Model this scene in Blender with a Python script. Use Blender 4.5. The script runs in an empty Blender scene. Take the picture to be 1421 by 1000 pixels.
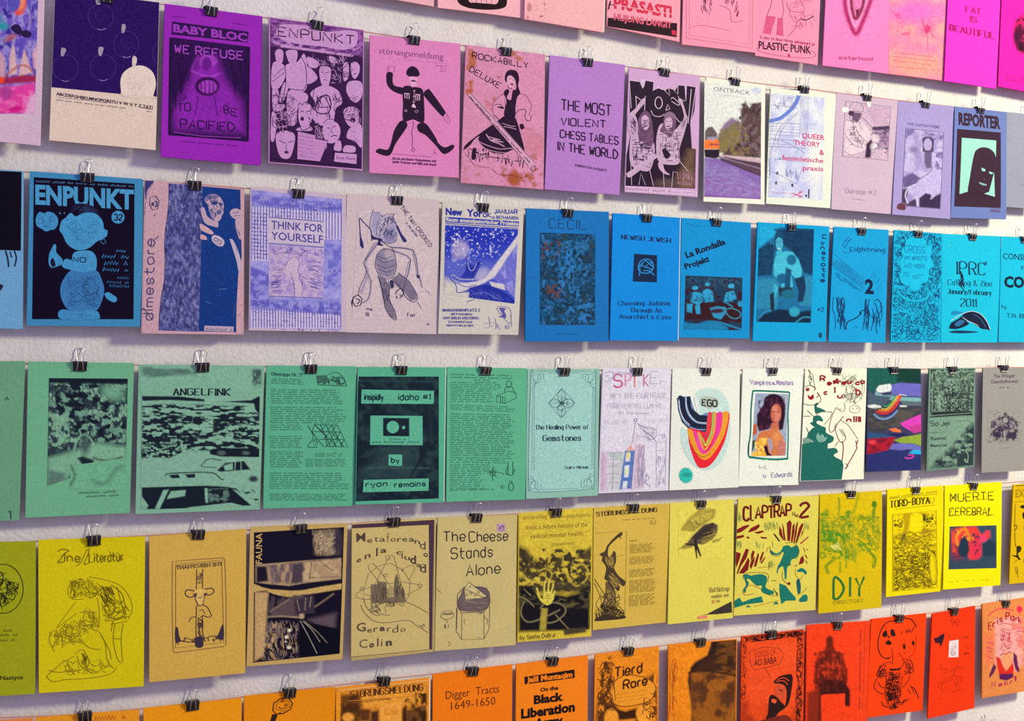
import bpy, math, random
import numpy as np
from mathutils import Vector, Matrix
from mathutils.geometry import tessellate_polygon
R = math.radians
sc = bpy.context.scene
COL = sc.collection
# ---------------------------------------------------------------- camera, light, exposure
FPX, YAW, ROLL, DIST, EYE = 1800.0, 27.0, 0.55, 1.86, 1.55
cam_d = bpy.data.cameras.new('camera'); cam = bpy.data.objects.new('camera', cam_d); COL.objects.link(cam)
cam_d.sensor_width = 36.0; cam_d.lens = 36.0 * FPX / 1421.0; cam_d.clip_start = 0.05
CM = Matrix.Rotation(R(-YAW), 4, 'Z') @ Matrix.Rotation(R(90), 4, 'X') @ Matrix.Rotation(R(ROLL), 4, 'Z')
cam.matrix_world = Matrix.Translation((0, -DIST, EYE)) @ CM
sc.camera = cam
vs = sc.view_settings
vs.view_transform = 'Standard'; vs.look = 'None'; vs.gamma = 1.0; vs.use_curve_mapping = False
vs.exposure = 0.0
wd = bpy.data.worlds.new('room_light'); sc.world = wd; wd.use_nodes = True
bg = wd.node_tree.nodes['Background']
bg.inputs[0].default_value = (0.545, 0.50, 0.86, 1); bg.inputs[1].default_value = 0.88
def area(name, loc, target, size, power, col):
    l = bpy.data.lights.new(name, 'AREA'); l.shape = 'DISK'; l.size = size; l.energy = power; l.color = col
    o = bpy.data.objects.new(name, l); COL.objects.link(o); o.location = loc
    o.rotation_euler = (Vector(target) - Vector(loc)).to_track_quat('-Z', 'Y').to_euler()
    return o
area('window_side_lamp', (4.2, -2.1, 3.2), (0.95, 0, 1.5), 0.6, 222, (1.0, 0.97, 0.66))

# ---------------------------------------------------------------- materials
def lin(c):
    c = max(0.0, min(1.0, c)); return c/12.92 if c <= 0.04045 else ((c+0.055)/1.055)**2.4
def rgb(h):
    if len(h) == 3: h = ''.join(a+a for a in h)
    return [int(h[i:i+2], 16)/255.0 for i in (0, 2, 4)]
GAIN = 1.0
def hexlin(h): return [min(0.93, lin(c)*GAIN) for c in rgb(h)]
MC = {}
def base_mat(name, rough=0.8, spec=0.25, metal=0.0):
    m = bpy.data.materials.new(name); m.use_nodes = True
    b = m.node_tree.nodes['Principled BSDF']
    b.inputs['Roughness'].default_value = rough; b.inputs['Specular IOR Level'].default_value = spec
    b.inputs['Metallic'].default_value = metal
    return m, b, m.node_tree
def paper(h, amp=0.13, scale=520.0):
    k = ('paper', h, GAIN)
    if k in MC: return MC[k]
    m, b, nt = base_mat('paper_'+h, 0.85, 0.05)
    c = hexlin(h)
    tc = nt.nodes.new('ShaderNodeTexCoord')
    n = nt.nodes.new('ShaderNodeTexNoise'); n.inputs['Scale'].default_value = scale; n.inputs['Detail'].default_value = 2
    n2 = nt.nodes.new('ShaderNodeTexNoise'); n2.inputs['Scale'].default_value = 9; n2.inputs['Detail'].default_value = 3
    nt.links.new(tc.outputs['Object'], n.inputs['Vector']); nt.links.new(tc.outputs['Object'], n2.inputs['Vector'])
    ad = nt.nodes.new('ShaderNodeMath'); ad.operation = 'MULTIPLY_ADD'; ad.inputs[1].default_value = 0.35
    nt.links.new(n2.outputs['Fac'], ad.inputs[0]); nt.links.new(n.outputs['Fac'], ad.inputs[2])
    r = nt.nodes.new('ShaderNodeValToRGB')
    r.color_ramp.elements[0].position = 0.42; r.color_ramp.elements[1].position = 0.92
    r.color_ramp.elements[0].color = [x*(1-amp*1.3) for x in c]+[1]; r.color_ramp.elements[1].color = [min(0.95, x*(1+amp)+0.004) for x in c]+[1]
    nt.links.new(ad.outputs[0], r.inputs[0]); nt.links.new(r.outputs[0], b.inputs['Base Color'])
    MC[k] = m; return m
def ink(h):
    k = ('ink', h, GAIN)
    if k in MC: return MC[k]
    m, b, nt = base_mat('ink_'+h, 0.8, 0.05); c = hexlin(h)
    tc = nt.nodes.new('ShaderNodeTexCoord')
    n = nt.nodes.new('ShaderNodeTexNoise'); n.inputs['Scale'].default_value = 500
    nt.links.new(tc.outputs['Object'], n.inputs['Vector'])
    r = nt.nodes.new('ShaderNodeValToRGB')
    r.color_ramp.elements[0].position = 0.35; r.color_ramp.elements[1].position = 0.68
    r.color_ramp.elements[0].color = [x*0.82 for x in c]+[1]; r.color_ramp.elements[1].color = [min(0.95, x*1.14+0.006) for x in c]+[1]
    nt.links.new(n.outputs['Fac'], r.inputs[0]); nt.links.new(r.outputs[0], b.inputs['Base Color'])
    MC[k] = m; return m
def halftone():
    if 'ht' in MC: return MC['ht']
    m, b, nt = base_mat('printed_picture', 0.8, 0.05)
    a = nt.nodes.new('ShaderNodeAttribute'); a.attribute_name = 'Col'
    nt.links.new(a.outputs['Color'], b.inputs['Base Color'])
    MC['ht'] = m; return m
# ---------------------------------------------------------------- geometry helpers
CMR = CM.to_3x3(); CPOS = Vector((0, -DIST, EYE))
def at(px, py, d):          # point in the plane d metres in front of the wall
    v = CMR @ Vector(((px-710.5)/FPX, -(py-500.0)/FPX, -1.0))
    return CPOS + v * ((-d - CPOS.y) / v.y)
def homog(src, dst):
    A = []; B = []
    for (x, y), (u, v) in zip(src, dst):
        A.append([x, y, 1, 0, 0, 0, -u*x, -u*y]); B.append(u)
        A.append([0, 0, 0, x, y, 1, -v*x, -v*y]); B.append(v)
    h = np.linalg.solve(np.array(A, float), np.array(B, float)); return np.append(h, 1).reshape(3, 3)
def mesh_obj(name, verts, faces, mats, parent=None, midx=None, smooth=False):
    me = bpy.data.meshes.new(name); me.from_pydata(verts, [], faces)
    for m in mats: me.materials.append(m)
    if midx is not None: me.polygons.foreach_set('material_index', midx)
    if smooth: me.polygons.foreach_set('use_smooth', [True]*len(me.polygons))
    me.update()
    o = bpy.data.objects.new(name, me); COL.objects.link(o)
    if parent: o.parent = parent
    return o
def P(s): return [tuple(float(a) for a in p.split(',')) for p in s.split()]
def smooth(pts, closed=False, k=5):
    n = len(pts)
    if n < 3: return pts
    out = []
    rng = range(n if closed else n-1)
    for i in rng:
        if closed: p0, p1, p2, p3 = pts[i-1], pts[i], pts[(i+1) % n], pts[(i+2) % n]
        else: p0, p1, p2, p3 = pts[max(0, i-1)], pts[i], pts[i+1], pts[min(n-1, i+2)]
        for j in range(k):
            t = j/k; t2 = t*t; t3 = t2*t
            out.append(tuple(0.5*(2*b + (c-a)*t + (2*a-5*b+4*c-d)*t2 + (3*b-a-3*c+d)*t3) for a, b, c, d in zip(p0, p1, p2, p3)))
    if not closed: out.append(pts[-1])
    return out
G_ = {
'A':"02 28 42|14 34",'B':"02 08 28 37 36 25 05|25 34 33 22 02",'C':"47 38 18 07 03 12 32 43",'D':"02 08 28 46 44 22 02",'E':"48 08 02 42|05 35",
'F':"48 08 02|05 35",'G':"47 38 18 07 03 12 32 43 45 25",'H':"02 08|42 48|05 45",'I':"02 08",'J':"38 33 22 12 03",'K':"02 08|48 05 42",'L':"08 02 42",
'M':"02 08 24 48 42",'N':"02 08 42 48",'O':"18 07 03 12 32 43 47 38 18",'P':"02 08 38 47 46 35 05",'Q':"18 07 03 12 32 43 47 38 18|23 41",
'R':"02 08 38 47 46 35 05|25 42",'S':"47 38 18 07 06 15 35 44 43 32 12 03",'T':"08 48|28 22",'U':"08 03 12 32 43 48",'V':"08 22 48",'W':"08 12 26 32 48",
'X':"08 42|02 48",'Y':"08 25 48|25 22",'Z':"08 48 02 42",'&':"43 22 12 03 04 26 27 18 07 42",'0':"18 07 03 12 32 43 47 38 18",'1':"07 18 12",
'2':"07 18 38 47 46 02 42",'3':"07 18 38 47 46 35 25|35 44 43 32 12 03",'4':"32 38 04 44",'5':"48 08 05 35 44 43 32 12 03",'6':"47 38 18 07 03 12 32 43 44 35 15 04",
'7':"08 48 12",'8':"18 07 06 15 35 44 43 32 12 03 04 15|35 46 47 38 18",'9':"03 12 32 43 47 38 18 07 06 15 35 46",'#':"13 17|33 37|04 44|06 46",
'a':"36 16 05 03 12 22 33|36 32",'b':"08 02|05 16 26 35 33 22 12 03",'c':"35 26 16 05 03 12 22 33",'d':"38 32|35 26 16 05 03 12 22 33",
'e':"04 34 35 26 16 05 03 12 22 33",'f':"38 28 17 12|06 26",'g':"36 31 20 10|35 26 16 05 03 12 22 33",'h':"08 02|05 16 26 35 32",'i':"06 02|07 08",
'j':"26 21 10 00|27 28",'k':"08 02|36 04 32",'l':"08 02",'m':"02 06|05 16 25 22|25 36 45 42",'n':"02 06|05 16 26 35 32",'o':"16 05 03 12 22 33 35 26 16",
'p':"00 06|05 16 26 35 33 22 12 03",'q':"30 36|35 26 16 05 03 12 22 33",'r':"02 06|05 16 26",'s':"35 26 16 05 14 24 33 22 12 03",'t':"18 13 22 32|06 36",
'u':"06 03 12 22 33|36 32",'v':"06 12 36",'w':"06 12 25 32 46",'x':"06 32|02 36",'y':"06 13|36 10",'z':"06 36 02 32",'.':"02 03",'-':"05 25","'":"07 08",
'!':"08 04|02 03",'$':"47 38 18 07 06 15 35 44 43 32 12 03|29 21",'/':"02 38",',':"02 11"}
def hand_strokes(text):
    x = 0; out = []; wl = []
    for ch in text:
        if ch == ' ': x += 3; continue
        g = G_.get(ch) or G_.get(ch.upper()) or G_['O']
        w = 0
        for st in g.split('|'):
            pts = [(int(p[0]), int(p[1])-2) for p in st.split()]
            w = max(w, max(p[0] for p in pts)); out.append([(x+a, b) for a, b in pts])
        x += w + 1.6
    return out, max(1, x-1.6)
TXC = {}
def text_tris(text, bold):
    k = (text, bold)
    if k in TXC: return TXC[k]
    cu = bpy.data.curves.new('t', 'FONT'); cu.body = text; cu.size = 1.0; cu.resolution_u = 2; cu.offset = bold
    o = bpy.data.objects.new('t', cu); COL.objects.link(o)
    dg = bpy.context.evaluated_depsgraph_get(); dg.update()
    ev = o.evaluated_get(dg); me = ev.to_mesh(); me.calc_loop_triangles()
    v = np.array([tuple(a.co)[:2] for a in me.vertices]).reshape(-1, 2)
    t = np.array([tuple(a.vertices) for a in me.loop_triangles]).reshape(-1, 3).astype(int)
    ev.to_mesh_clear(); bpy.data.objects.remove(o); bpy.data.curves.remove(cu)
    TXC[k] = (v, t); return v, t
CAPH = None
# ---------------------------------------------------------------- print layer
def vnoise(x, y, seed=0):
    xi = np.floor(x).astype(int); yi = np.floor(y).astype(int); fx = x-xi; fy = y-yi
    fx = fx*fx*(3-2*fx); fy = fy*fy*(3-2*fy)
    def h(a, b):
        n = (a*374761393 + b*668265263 + seed*974711) & 0x7fffffff
        n = ((n ^ (n >> 13))*1274126177) & 0x7fffffff
        return ((n ^ (n >> 16)) & 0xffff)/65535.0
    return (h(xi, yi)*(1-fx)+h(xi+1, yi)*fx)*(1-fy)+(h(xi, yi+1)*(1-fx)+h(xi+1, yi+1)*fx)*fy
def fnoise(x, y, seed=0): return 0.55*vnoise(x, y, seed)+0.3*vnoise(x*2.1, y*2.1, seed+7)+0.15*vnoise(x*4.3, y*4.3, seed+13)
def poly_sd(X, Y, pts):     # signed distance, negative inside
    d = np.full(X.shape, 1e9); ins = np.zeros(X.shape, bool); n = len(pts)
    for i in range(n):
        ax, ay = pts[i]; bx, by = pts[(i+1) % n]
        ex, ey = bx-ax, by-ay; L = ex*ex+ey*ey+1e-9
        t = np.clip(((X-ax)*ex+(Y-ay)*ey)/L, 0, 1)
        d = np.minimum(d, np.hypot(X-ax-t*ex, Y-ay-t*ey))
        if ay != by:
            c = ((ay > Y) != (by > Y)) & (X < ex*(Y-ay)/(by-ay+1e-12)+ax); ins ^= c
    return np.where(ins, -d, d)
def line_d(X, Y, pts):
    d = np.full(X.shape, 1e9)
    for i in range(len(pts)-1):
        ax, ay = pts[i]; bx, by = pts[i+1]
        ex, ey = bx-ax, by-ay; L = ex*ex+ey*ey+1e-9
        t = np.clip(((X-ax)*ex+(Y-ay)*ey)/L, 0, 1); d = np.minimum(d, np.hypot(X-ax-t*ex, Y-ay-t*ey))
    return d
class Print:
    def __init__(s, rnd, seed): s.tris = []; s.layer = 0; s.last = None; s.mats = []; s.rnd = rnd; s.seed = seed
    def mi(s, h):
        if h != s.last: s.layer += 1; s.last = h
        if h not in s.mats: s.mats.append(h)
        return s.mats.index(h)
    def tri(s, a, b, c, m): s.tris.append((a, b, c, s.layer, m))
    def ribbon(s, pts, w, m, closed=False, taper=False):
        n = len(pts)
        if n < 2: return
        L = []; Rr = []
        for i in range(n):
            a = pts[i-1] if (i > 0 or closed) else pts[i]; b = pts[(i+1) % n] if (i < n-1 or closed) else pts[i]
            dx, dy = b[0]-a[0], b[1]-a[1]; l = math.hypot(dx, dy) or 1
            ww = w/2
            if taper: ww *= 0.35+0.65*math.sin(math.pi*(i+0.5)/n)
            nx, ny = -dy/l*ww, dx/l*ww
            L.append((pts[i][0]+nx, pts[i][1]+ny)); Rr.append((pts[i][0]-nx, pts[i][1]-ny))
        for i in range(n if closed else n-1):
            j = (i+1) % n
            s.tri(L[i], Rr[i], Rr[j], m); s.tri(L[i], Rr[j], L[j], m)
    def poly(s, pts, m):
        for t in tessellate_polygon([[Vector((x, y, 0)) for x, y in pts]]):
            s.tri(pts[t[0]], pts[t[1]], pts[t[2]], m)
def inside(pts, x, y):
    r = False; n = len(pts)
    for i in range(n):
        ax, ay = pts[i]; bx, by = pts[(i+1) % n]
        if (ay > y) != (by > y) and x < (bx-ax)*(y-ay)/(by-ay)+ax: r = not r
    return r
def rnd_in(pts, rnd):
    xs = [p[0] for p in pts]; ys = [p[1] for p in pts]
    for _ in range(60):
        x = rnd.uniform(min(xs), max(xs)); y = rnd.uniform(min(ys), max(ys))
        if inside(pts, x, y): return x, y
    return xs[0], ys[0]
def baseline(a, b, rot):
    L = math.hypot(b[0]-a[0], b[1]-a[1]); ux, uy = (b[0]-a[0])/L, (b[1]-a[1])/L
    up = (uy, -ux) if rot else (0.0, -1.0)
    return L, (ux, uy), up
def run_cmd(p, tok, line):
    global CAPH
    op = tok[0]; rnd = p.rnd
    if op in 'slSOpq':
        if op in 'pq':
            pts = P(' '.join(tok[2:])); m = p.mi(tok[1]); p.poly(smooth(pts, True) if op == 'q' else pts, m)
        else:
            pts = P(' '.join(tok[3:])); m = p.mi(tok[1]); cl = op in 'SO'
            p.ribbon(smooth(pts, cl) if op in 'sS' else pts, float(tok[2]), m, cl)
    elif op == 'e':
        m = p.mi(tok[1]); w = float(tok[2]); (cx, cy), (rx, ry) = P(tok[3]+' '+tok[4])
        a = R(float(tok[5])) if len(tok) > 5 else 0; n = 22
        pts = []
        for i in range(n):
            c, d = rx*math.cos(2*math.pi*i/n), ry*math.sin(2*math.pi*i/n)
            pts.append((cx+c*math.cos(a)-d*math.sin(a), cy+c*math.sin(a)+d*math.cos(a)))
        if w: p.ribbon(pts, w, m, True)
        else: p.poly(pts, m)
    elif op in 'Tt':
        a, b = P(tok[4]+' '+tok[5]); txt = line.split(None, 6)[6]
        if CAPH is None:
            v, _ = text_tris('H', 0.0); CAPH = v[:, 1].max()
        m = p.mi(tok[1]); v, t = text_tris(txt, min(0.045, float(tok[2])*0.75)); cap = float(tok[3])
        L, u, up = baseline(a, b, op == 't'); x0 = v[:, 0].min(); W = v[:, 0].max()-x0
        q = [(a[0]+u[0]*(x-x0)/W*L+up[0]*y/CAPH*cap, a[1]+u[1]*(x-x0)/W*L+up[1]*y/CAPH*cap) for x, y in v]
        for i, j, k in t: p.tri(q[i], q[j], q[k], m)
    elif op in 'Hh':
        a, b = P(tok[4]+' '+tok[5]); txt = line.split(None, 6)[6]; m = p.mi(tok[1]); w = float(tok[2])*1.25; cap = float(tok[3])
        st, W = hand_strokes(txt); L, u, up = baseline(a, b, op == 'h'); k = cap/6; jx = 0.16
        for s_ in st:
            pts = [(x+rnd.uniform(-jx, jx), y+rnd.uniform(-jx, jx)) for x, y in s_]
            pts = [(a[0]+u[0]*x/W*L+up[0]*y*k, a[1]+u[1]*x/W*L+up[1]*y*k) for x, y in pts]
            if len(pts) > 4: pts = smooth(pts, False, 3)
            p.ribbon(pts, w, m)
    elif op in 'Ff':        # lettering with slab serifs, thick stems and thin hairlines
        a, b = P(tok[4]+' '+tok[5]); txt = line.split(None, 6)[6]; m = p.mi(tok[1]); w = float(tok[2])*1.15; cap = float(tok[3])
        st, W = hand_strokes(txt); L, u, up = baseline(a, b, op == 'f'); k = cap/6
        T_ = lambda x, y: (a[0]+u[0]*x/W*L+up[0]*y*k, a[1]+u[1]*x/W*L+up[1]*y*k)
        for s_ in st:
            pts = s_
            if len(s_) > 4: pts = smooth(s_, False, 3)
            for (xa, ya), (xb, yb) in zip(pts, pts[1:]):
                l = math.hypot(xb-xa, yb-ya)
                if l < 1e-6: continue
                f = abs(yb-ya)/l; p.ribbon([T_(xa, ya), T_(xb, yb)], w*(0.5+0.6*f), m)
            for i, j in ((0, 1), (-1, -2)):
                if abs(s_[i][1]-s_[j][1]) >= 2 and s_[i][1] in (0, 4, 6):
                    p.ribbon([T_(s_[i][0]-0.9, s_[i][1]), T_(s_[i][0]+0.9, s_[i][1])], w*0.5, m)
    elif op == 'L':         # lines of small print
        m = p.mi(tok[1]); xh = float(tok[2]); a, b = P(tok[3]+' '+tok[4]); n = int(tok[5]) if len(tok) > 5 else 1
        dx, dy = P(tok[6])[0] if len(tok) > 6 else (0, 0)
        for i in range(n):
            ax, ay = a[0]+dx*i, a[1]+dy*i; bx, by = b[0]+dx*i, b[1]+dy*i
            L = math.hypot(bx-ax, by-ay); ux, uy = (bx-ax)/L, (by-ay)/L
            if n > 1: L *= rnd.uniform(0.86, 1.0)
            s_ = 0; pts = []; step = xh*0.38; wl = rnd.randint(4, 13)*2
            while s_ < L:
                h = xh*rnd.uniform(0.5, 1.15) if len(pts) % 2 else rnd.uniform(-0.1, 0.15)*xh
                pts.append((ax+ux*s_, ay+uy*s_-h)); s_ += step; wl -= 1
                if wl <= 0:
                    p.ribbon(pts, xh*0.27, m); pts = []; s_ += xh*1.1; wl = rnd.randint(3, 13)*2
            p.ribbon(pts, xh*0.27, m)
    elif op == 'X':         # hatching
        m = p.mi(tok[1]); w = float(tok[2]); n = int(tok[3]); an = float(tok[4]); ln = float(tok[5]); pts = P(' '.join(tok[6:]))
        for _ in range(n):
            x, y = rnd_in(pts, rnd); a = R(an+rnd.uniform(-9, 9)); l = ln*rnd.uniform(0.5, 1.1)/2
            q = [(x-math.cos(a)*l, y-math.sin(a)*l), (x+rnd.uniform(-.06, .06)*ln, y+rnd.uniform(-.06, .06)*ln), (x+math.cos(a)*l, y+math.sin(a)*l)]
            if inside(pts, *q[0]) and inside(pts, *q[2]): p.ribbon(q, w*rnd.uniform(0.7, 1.2), m, False, True)
    elif op == 'C':         # scribble
        m = p.mi(tok[1]); w = float(tok[2]); n = int(tok[3]); sz = float(tok[4]); pts = P(' '.join(tok[5:]))
        for _ in range(n):
            x, y = rnd_in(pts, rnd); a = rnd.uniform(0, 6.28); q = [(x, y)]
            for _ in range(rnd.randint(3, 5)):
                a += rnd.uniform(-1.3, 1.3); x += math.cos(a)*sz*0.4; y += math.sin(a)*sz*0.4
                if inside(pts, x, y): q.append((x, y))
            if len(q) > 2: p.ribbon(smooth(q, False, 3), w*rnd.uniform(0.6, 1.3), m, False, True)
def grid_picture(spec, items, conv, S, lay, name, parent, seed, rnd):
    cell = float(spec[1])*0.8; base = np.array(hexlin(spec[2])); q = P(' '.join(spec[3:7]))
    nx = max(4, int(max(math.hypot(q[1][0]-q[0][0], q[1][1]-q[0][1]), 1)/cell)); ny = max(4, int(math.hypot(q[3][0]-q[0][0], q[3][1]-q[0][1])/cell))
    U, V = np.meshgrid(np.linspace(0, 1, nx+1), np.linspace(0, 1, ny+1)); U = U.ravel(); V = V.ravel()
    q = np.array(q)
    XY = ((1-U)*(1-V))[:, None]*q[0]+(U*(1-V))[:, None]*q[1]+(U*V)[:, None]*q[2]+((1-U)*V)[:, None]*q[3]
    X, Y = XY[:, 0], XY[:, 1]; C = np.tile(base, (len(X), 1))
    def mix(h, al): C[:] = C*(1-al[:, None])+np.array(hexlin(h))*al[:, None]
    for it in items:
        seed += 1; k = it[0]
        if k == 'p': mix(it[1], np.clip(0.5-poly_sd(X, Y, P(' '.join(it[3:])))/float(it[2]), 0, 1))
        elif k == 'k': mix(it[1], np.clip(0.5-(line_d(X, Y, smooth(P(' '.join(it[4:])), False, 4))-float(it[2])/2)/float(it[3]), 0, 1))
        elif k == 'e':
            (cx, cy), (rx, ry) = P(it[2]+' '+it[3]); a = R(float(it[4])); s_ = float(it[5])
            dx, dy = X-cx, Y-cy; u = (dx*math.cos(a)+dy*math.sin(a))/rx; v = (-dx*math.sin(a)+dy*math.cos(a))/ry
            mix(it[1], np.clip(0.5-(np.hypot(u, v)-1)*min(rx, ry)/s_, 0, 1))
        elif k == 'n':
            sx, sy = P(it[2])[0]; C *= (1+float(it[1])*(fnoise(X/sx, Y/sy, seed)-0.5)*2)[:, None]
        elif k == 'x':      # x col thr sx,sy soft [pts]
            sx, sy = P(it[3])[0]; al = np.clip((fnoise(X/sx, Y/sy, seed)-float(it[2]))/float(it[4])+0.5, 0, 1)
            if len(it) > 5: al = al*np.clip(0.5-poly_sd(X, Y, P(' '.join(it[5:])))/14, 0, 1)
            mix(it[1], al)
        elif k == 'g':      # grain
            C *= (1+float(it[1])*np.random.RandomState(seed).uniform(-1, 1, len(X)))[:, None]
    rs_ = np.random.RandomState(seed+99)
    C *= (1+0.30*(vnoise(X/5.5, Y/5.5, seed+3)-0.5)+rs_.uniform(-0.10, 0.10, len(X)))[:, None]
    uv = conv(XY); co = S(uv, 0.00016+0.000012*lay)
    f = [(j*(nx+1)+i, j*(nx+1)+i+1, (j+1)*(nx+1)+i+1, (j+1)*(nx+1)+i) for j in range(ny) for i in range(nx)]
    f = [(a, d, c, b) for a, b, c, d in f]
    o = mesh_obj(name, co.tolist(), f, [halftone()], parent, smooth=True)
    ca = o.data.color_attributes.new('Col', 'FLOAT_COLOR', 'POINT')
    ca.data.foreach_set('color', np.concatenate([np.clip(C, 0, 0.93), np.ones((len(X), 1))], 1).ravel().astype(np.float32))
    return o
def subdiv(tris):
    out = []
    stack = tris
    while stack:
        nxt = []
        for t in stack:
            a, b, c, l, m = t
            e = [(abs(a[0]-b[0])+abs(a[1]-b[1]), 0), (abs(b[0]-c[0])+abs(b[1]-c[1]), 1), (abs(c[0]-a[0])+abs(c[1]-a[1]), 2)]
            d, k = max(e)
            if d < 0.11: out.append(t); continue
            if k == 1: a, b, c = b, c, a
            elif k == 2: a, b, c = c, a, b
            h = ((a[0]+b[0])/2, (a[1]+b[1])/2)
            nxt.append((a, h, c, l, m)); nxt.append((h, b, c, l, m))
        stack = nxt
    return out
FR = dict(A1=(0,0,3.947),A2=(350,0,3.947),A3=(700,0,3.447),A4=(1040,0,3.126),B1=(0,220,3.703),B2=(340,220,3.644),B3=(720,250,4.0),B4=(1040,280,3.73),
 C1=(0,480,3.841),C2=(360,480,3.739),C3=(720,480,3.739),C4=(1080,480,4.167),D1=(0,720,3.571),D2=(340,700,3.334),D3=(700,670,3.703),D4=(1010,650,3.448),
 E1=(460,880,3.089),E2=(900,820,2.727),F1=(540,0,2.842),F2=(1030,0,3.634),F3=(1050,110,5.265),F4=(1230,130,5.555),F5=(850,80,4.764),F6=(505,50,4.546),
 F7=(360,20,4.548),F8=(0,0,4.652),G1=(0,225,4.081),G2=(190,235,4.168),G3=(335,240,4.347),G4=(475,255,4.546),G5=(930,280,5.0),G6=(1140,300,5.057),
 G7=(820,490,4.762),G8=(1020,490,5.0),H1=(1190,490,5.554),H2=(330,710,4.546),H3=(595,690,4.545),H4=(815,680,5.0),H5=(1010,665,5.0),H6=(1220,655,5.557),
 H7=(0,930,2.96),H8=(1200,820,5.557),P=(0,0,1.0))
# ---------------------------------------------------------------- the wall and floor
def wall_mat():
    m, b, nt = base_mat('painted_woodchip', 0.85, 0.2)
    tc = nt.nodes.new('ShaderNodeTexCoord')
    n = nt.nodes.new('ShaderNodeTexNoise'); n.inputs['Scale'].default_value = 170; n.inputs['Detail'].default_value = 4; n.inputs['Roughness'].default_value = 0.6
    v = nt.nodes.new('ShaderNodeTexNoise'); v.inputs['Scale'].default_value = 14; v.inputs['Detail'].default_value = 3
    nt.links.new(tc.outputs['Object'], n.inputs['Vector']); nt.links.new(tc.outputs['Object'], v.inputs['Vector'])
    bp = nt.nodes.new('ShaderNodeBump'); bp.inputs['Strength'].default_value = 0.6; bp.inputs['Distance'].default_value = 0.002
    nt.links.new(n.outputs['Fac'], bp.inputs['Height']); nt.links.new(bp.outputs[0], b.inputs['Normal'])
    r = nt.nodes.new('ShaderNodeValToRGB'); r.color_ramp.elements[0].color = (0.60, 0.56, 0.54, 1); r.color_ramp.elements[1].color = (0.80, 0.752, 0.72, 1)
    r.color_ramp.elements[0].position = 0.3; r.color_ramp.elements[1].position = 0.7
    ad = nt.nodes.new('ShaderNodeMath'); ad.operation = 'MULTIPLY_ADD'; ad.inputs[1].default_value = 0.5; 
    sb = nt.nodes.new('ShaderNodeMath'); sb.operation = 'MULTIPLY'; sb.inputs[1].default_value = 0.5
    nt.links.new(v.outputs['Fac'], sb.inputs[0]); nt.links.new(n.outputs['Fac'], ad.inputs[0]); nt.links.new(sb.outputs[0], ad.inputs[2])
    nt.links.new(ad.outputs[0], r.inputs[0]); nt.links.new(r.outputs[0], b.inputs['Base Color'])
    return m
def slab_box(name, lo, hi, mat):
    x0, y0, z0 = lo; x1, y1, z1 = hi
    v = [(x0,y0,z0),(x1,y0,z0),(x1,y1,z0),(x0,y1,z0),(x0,y0,z1),(x1,y0,z1),(x1,y1,z1),(x0,y1,z1)]
    f = [(0,3,2,1),(4,5,6,7),(0,1,5,4),(1,2,6,5),(2,3,7,6),(3,0,4,7)]
    o = mesh_obj(name, v, f, [mat]); o['kind'] = 'structure'; return o
slab_box('wall_back', (-2.2, 0.0, 0.0), (4.6, 0.12, 3.9), wall_mat())
slab_box('floor', (-2.2, -4.2, -0.1), (4.6, 0.12, 0.0), paper('8a7a6c', 0.08, 30))
# ---------------------------------------------------------------- binder clips
blk, _b, _n = base_mat('black_spring_steel', 0.35, 0.5); _b.inputs['Base Color'].default_value = (0.008, 0.007, 0.010, 1)
wire_m, _b, _n = base_mat('nickel_wire', 0.22, 0.5, 1.0); _b.inputs['Base Color'].default_value = (0.80, 0.76, 0.72, 1)
def tube(path, r, seg=8, closed=False):
    V = []; F = []; n = len(path)
    for i, p in enumerate(path):
        p = Vector(p); a = Vector(path[max(0, i-1)]); b = Vector(path[min(n-1, i+1)]); t = (b-a).normalized()
        ref = Vector((0, 1, 0)) if abs(t.y) < 0.9 else Vector((1, 0, 0))
        s_ = t.cross(ref).normalized(); q = s_.cross(t)
        for k in range(seg):
            w = 2*math.pi*k/seg; V.append(tuple(p + (s_*math.cos(w)+q*math.sin(w))*r))
    for i in range(n-1):
        for k in range(seg): F.append((i*seg+k, i*seg+(k+1) % seg, (i+1)*seg+(k+1) % seg, (i+1)*seg+k))
    F.append(tuple(range(seg))[::-1]); F.append(tuple((n-1)*seg+k for k in range(seg)))
    return V, F
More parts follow.
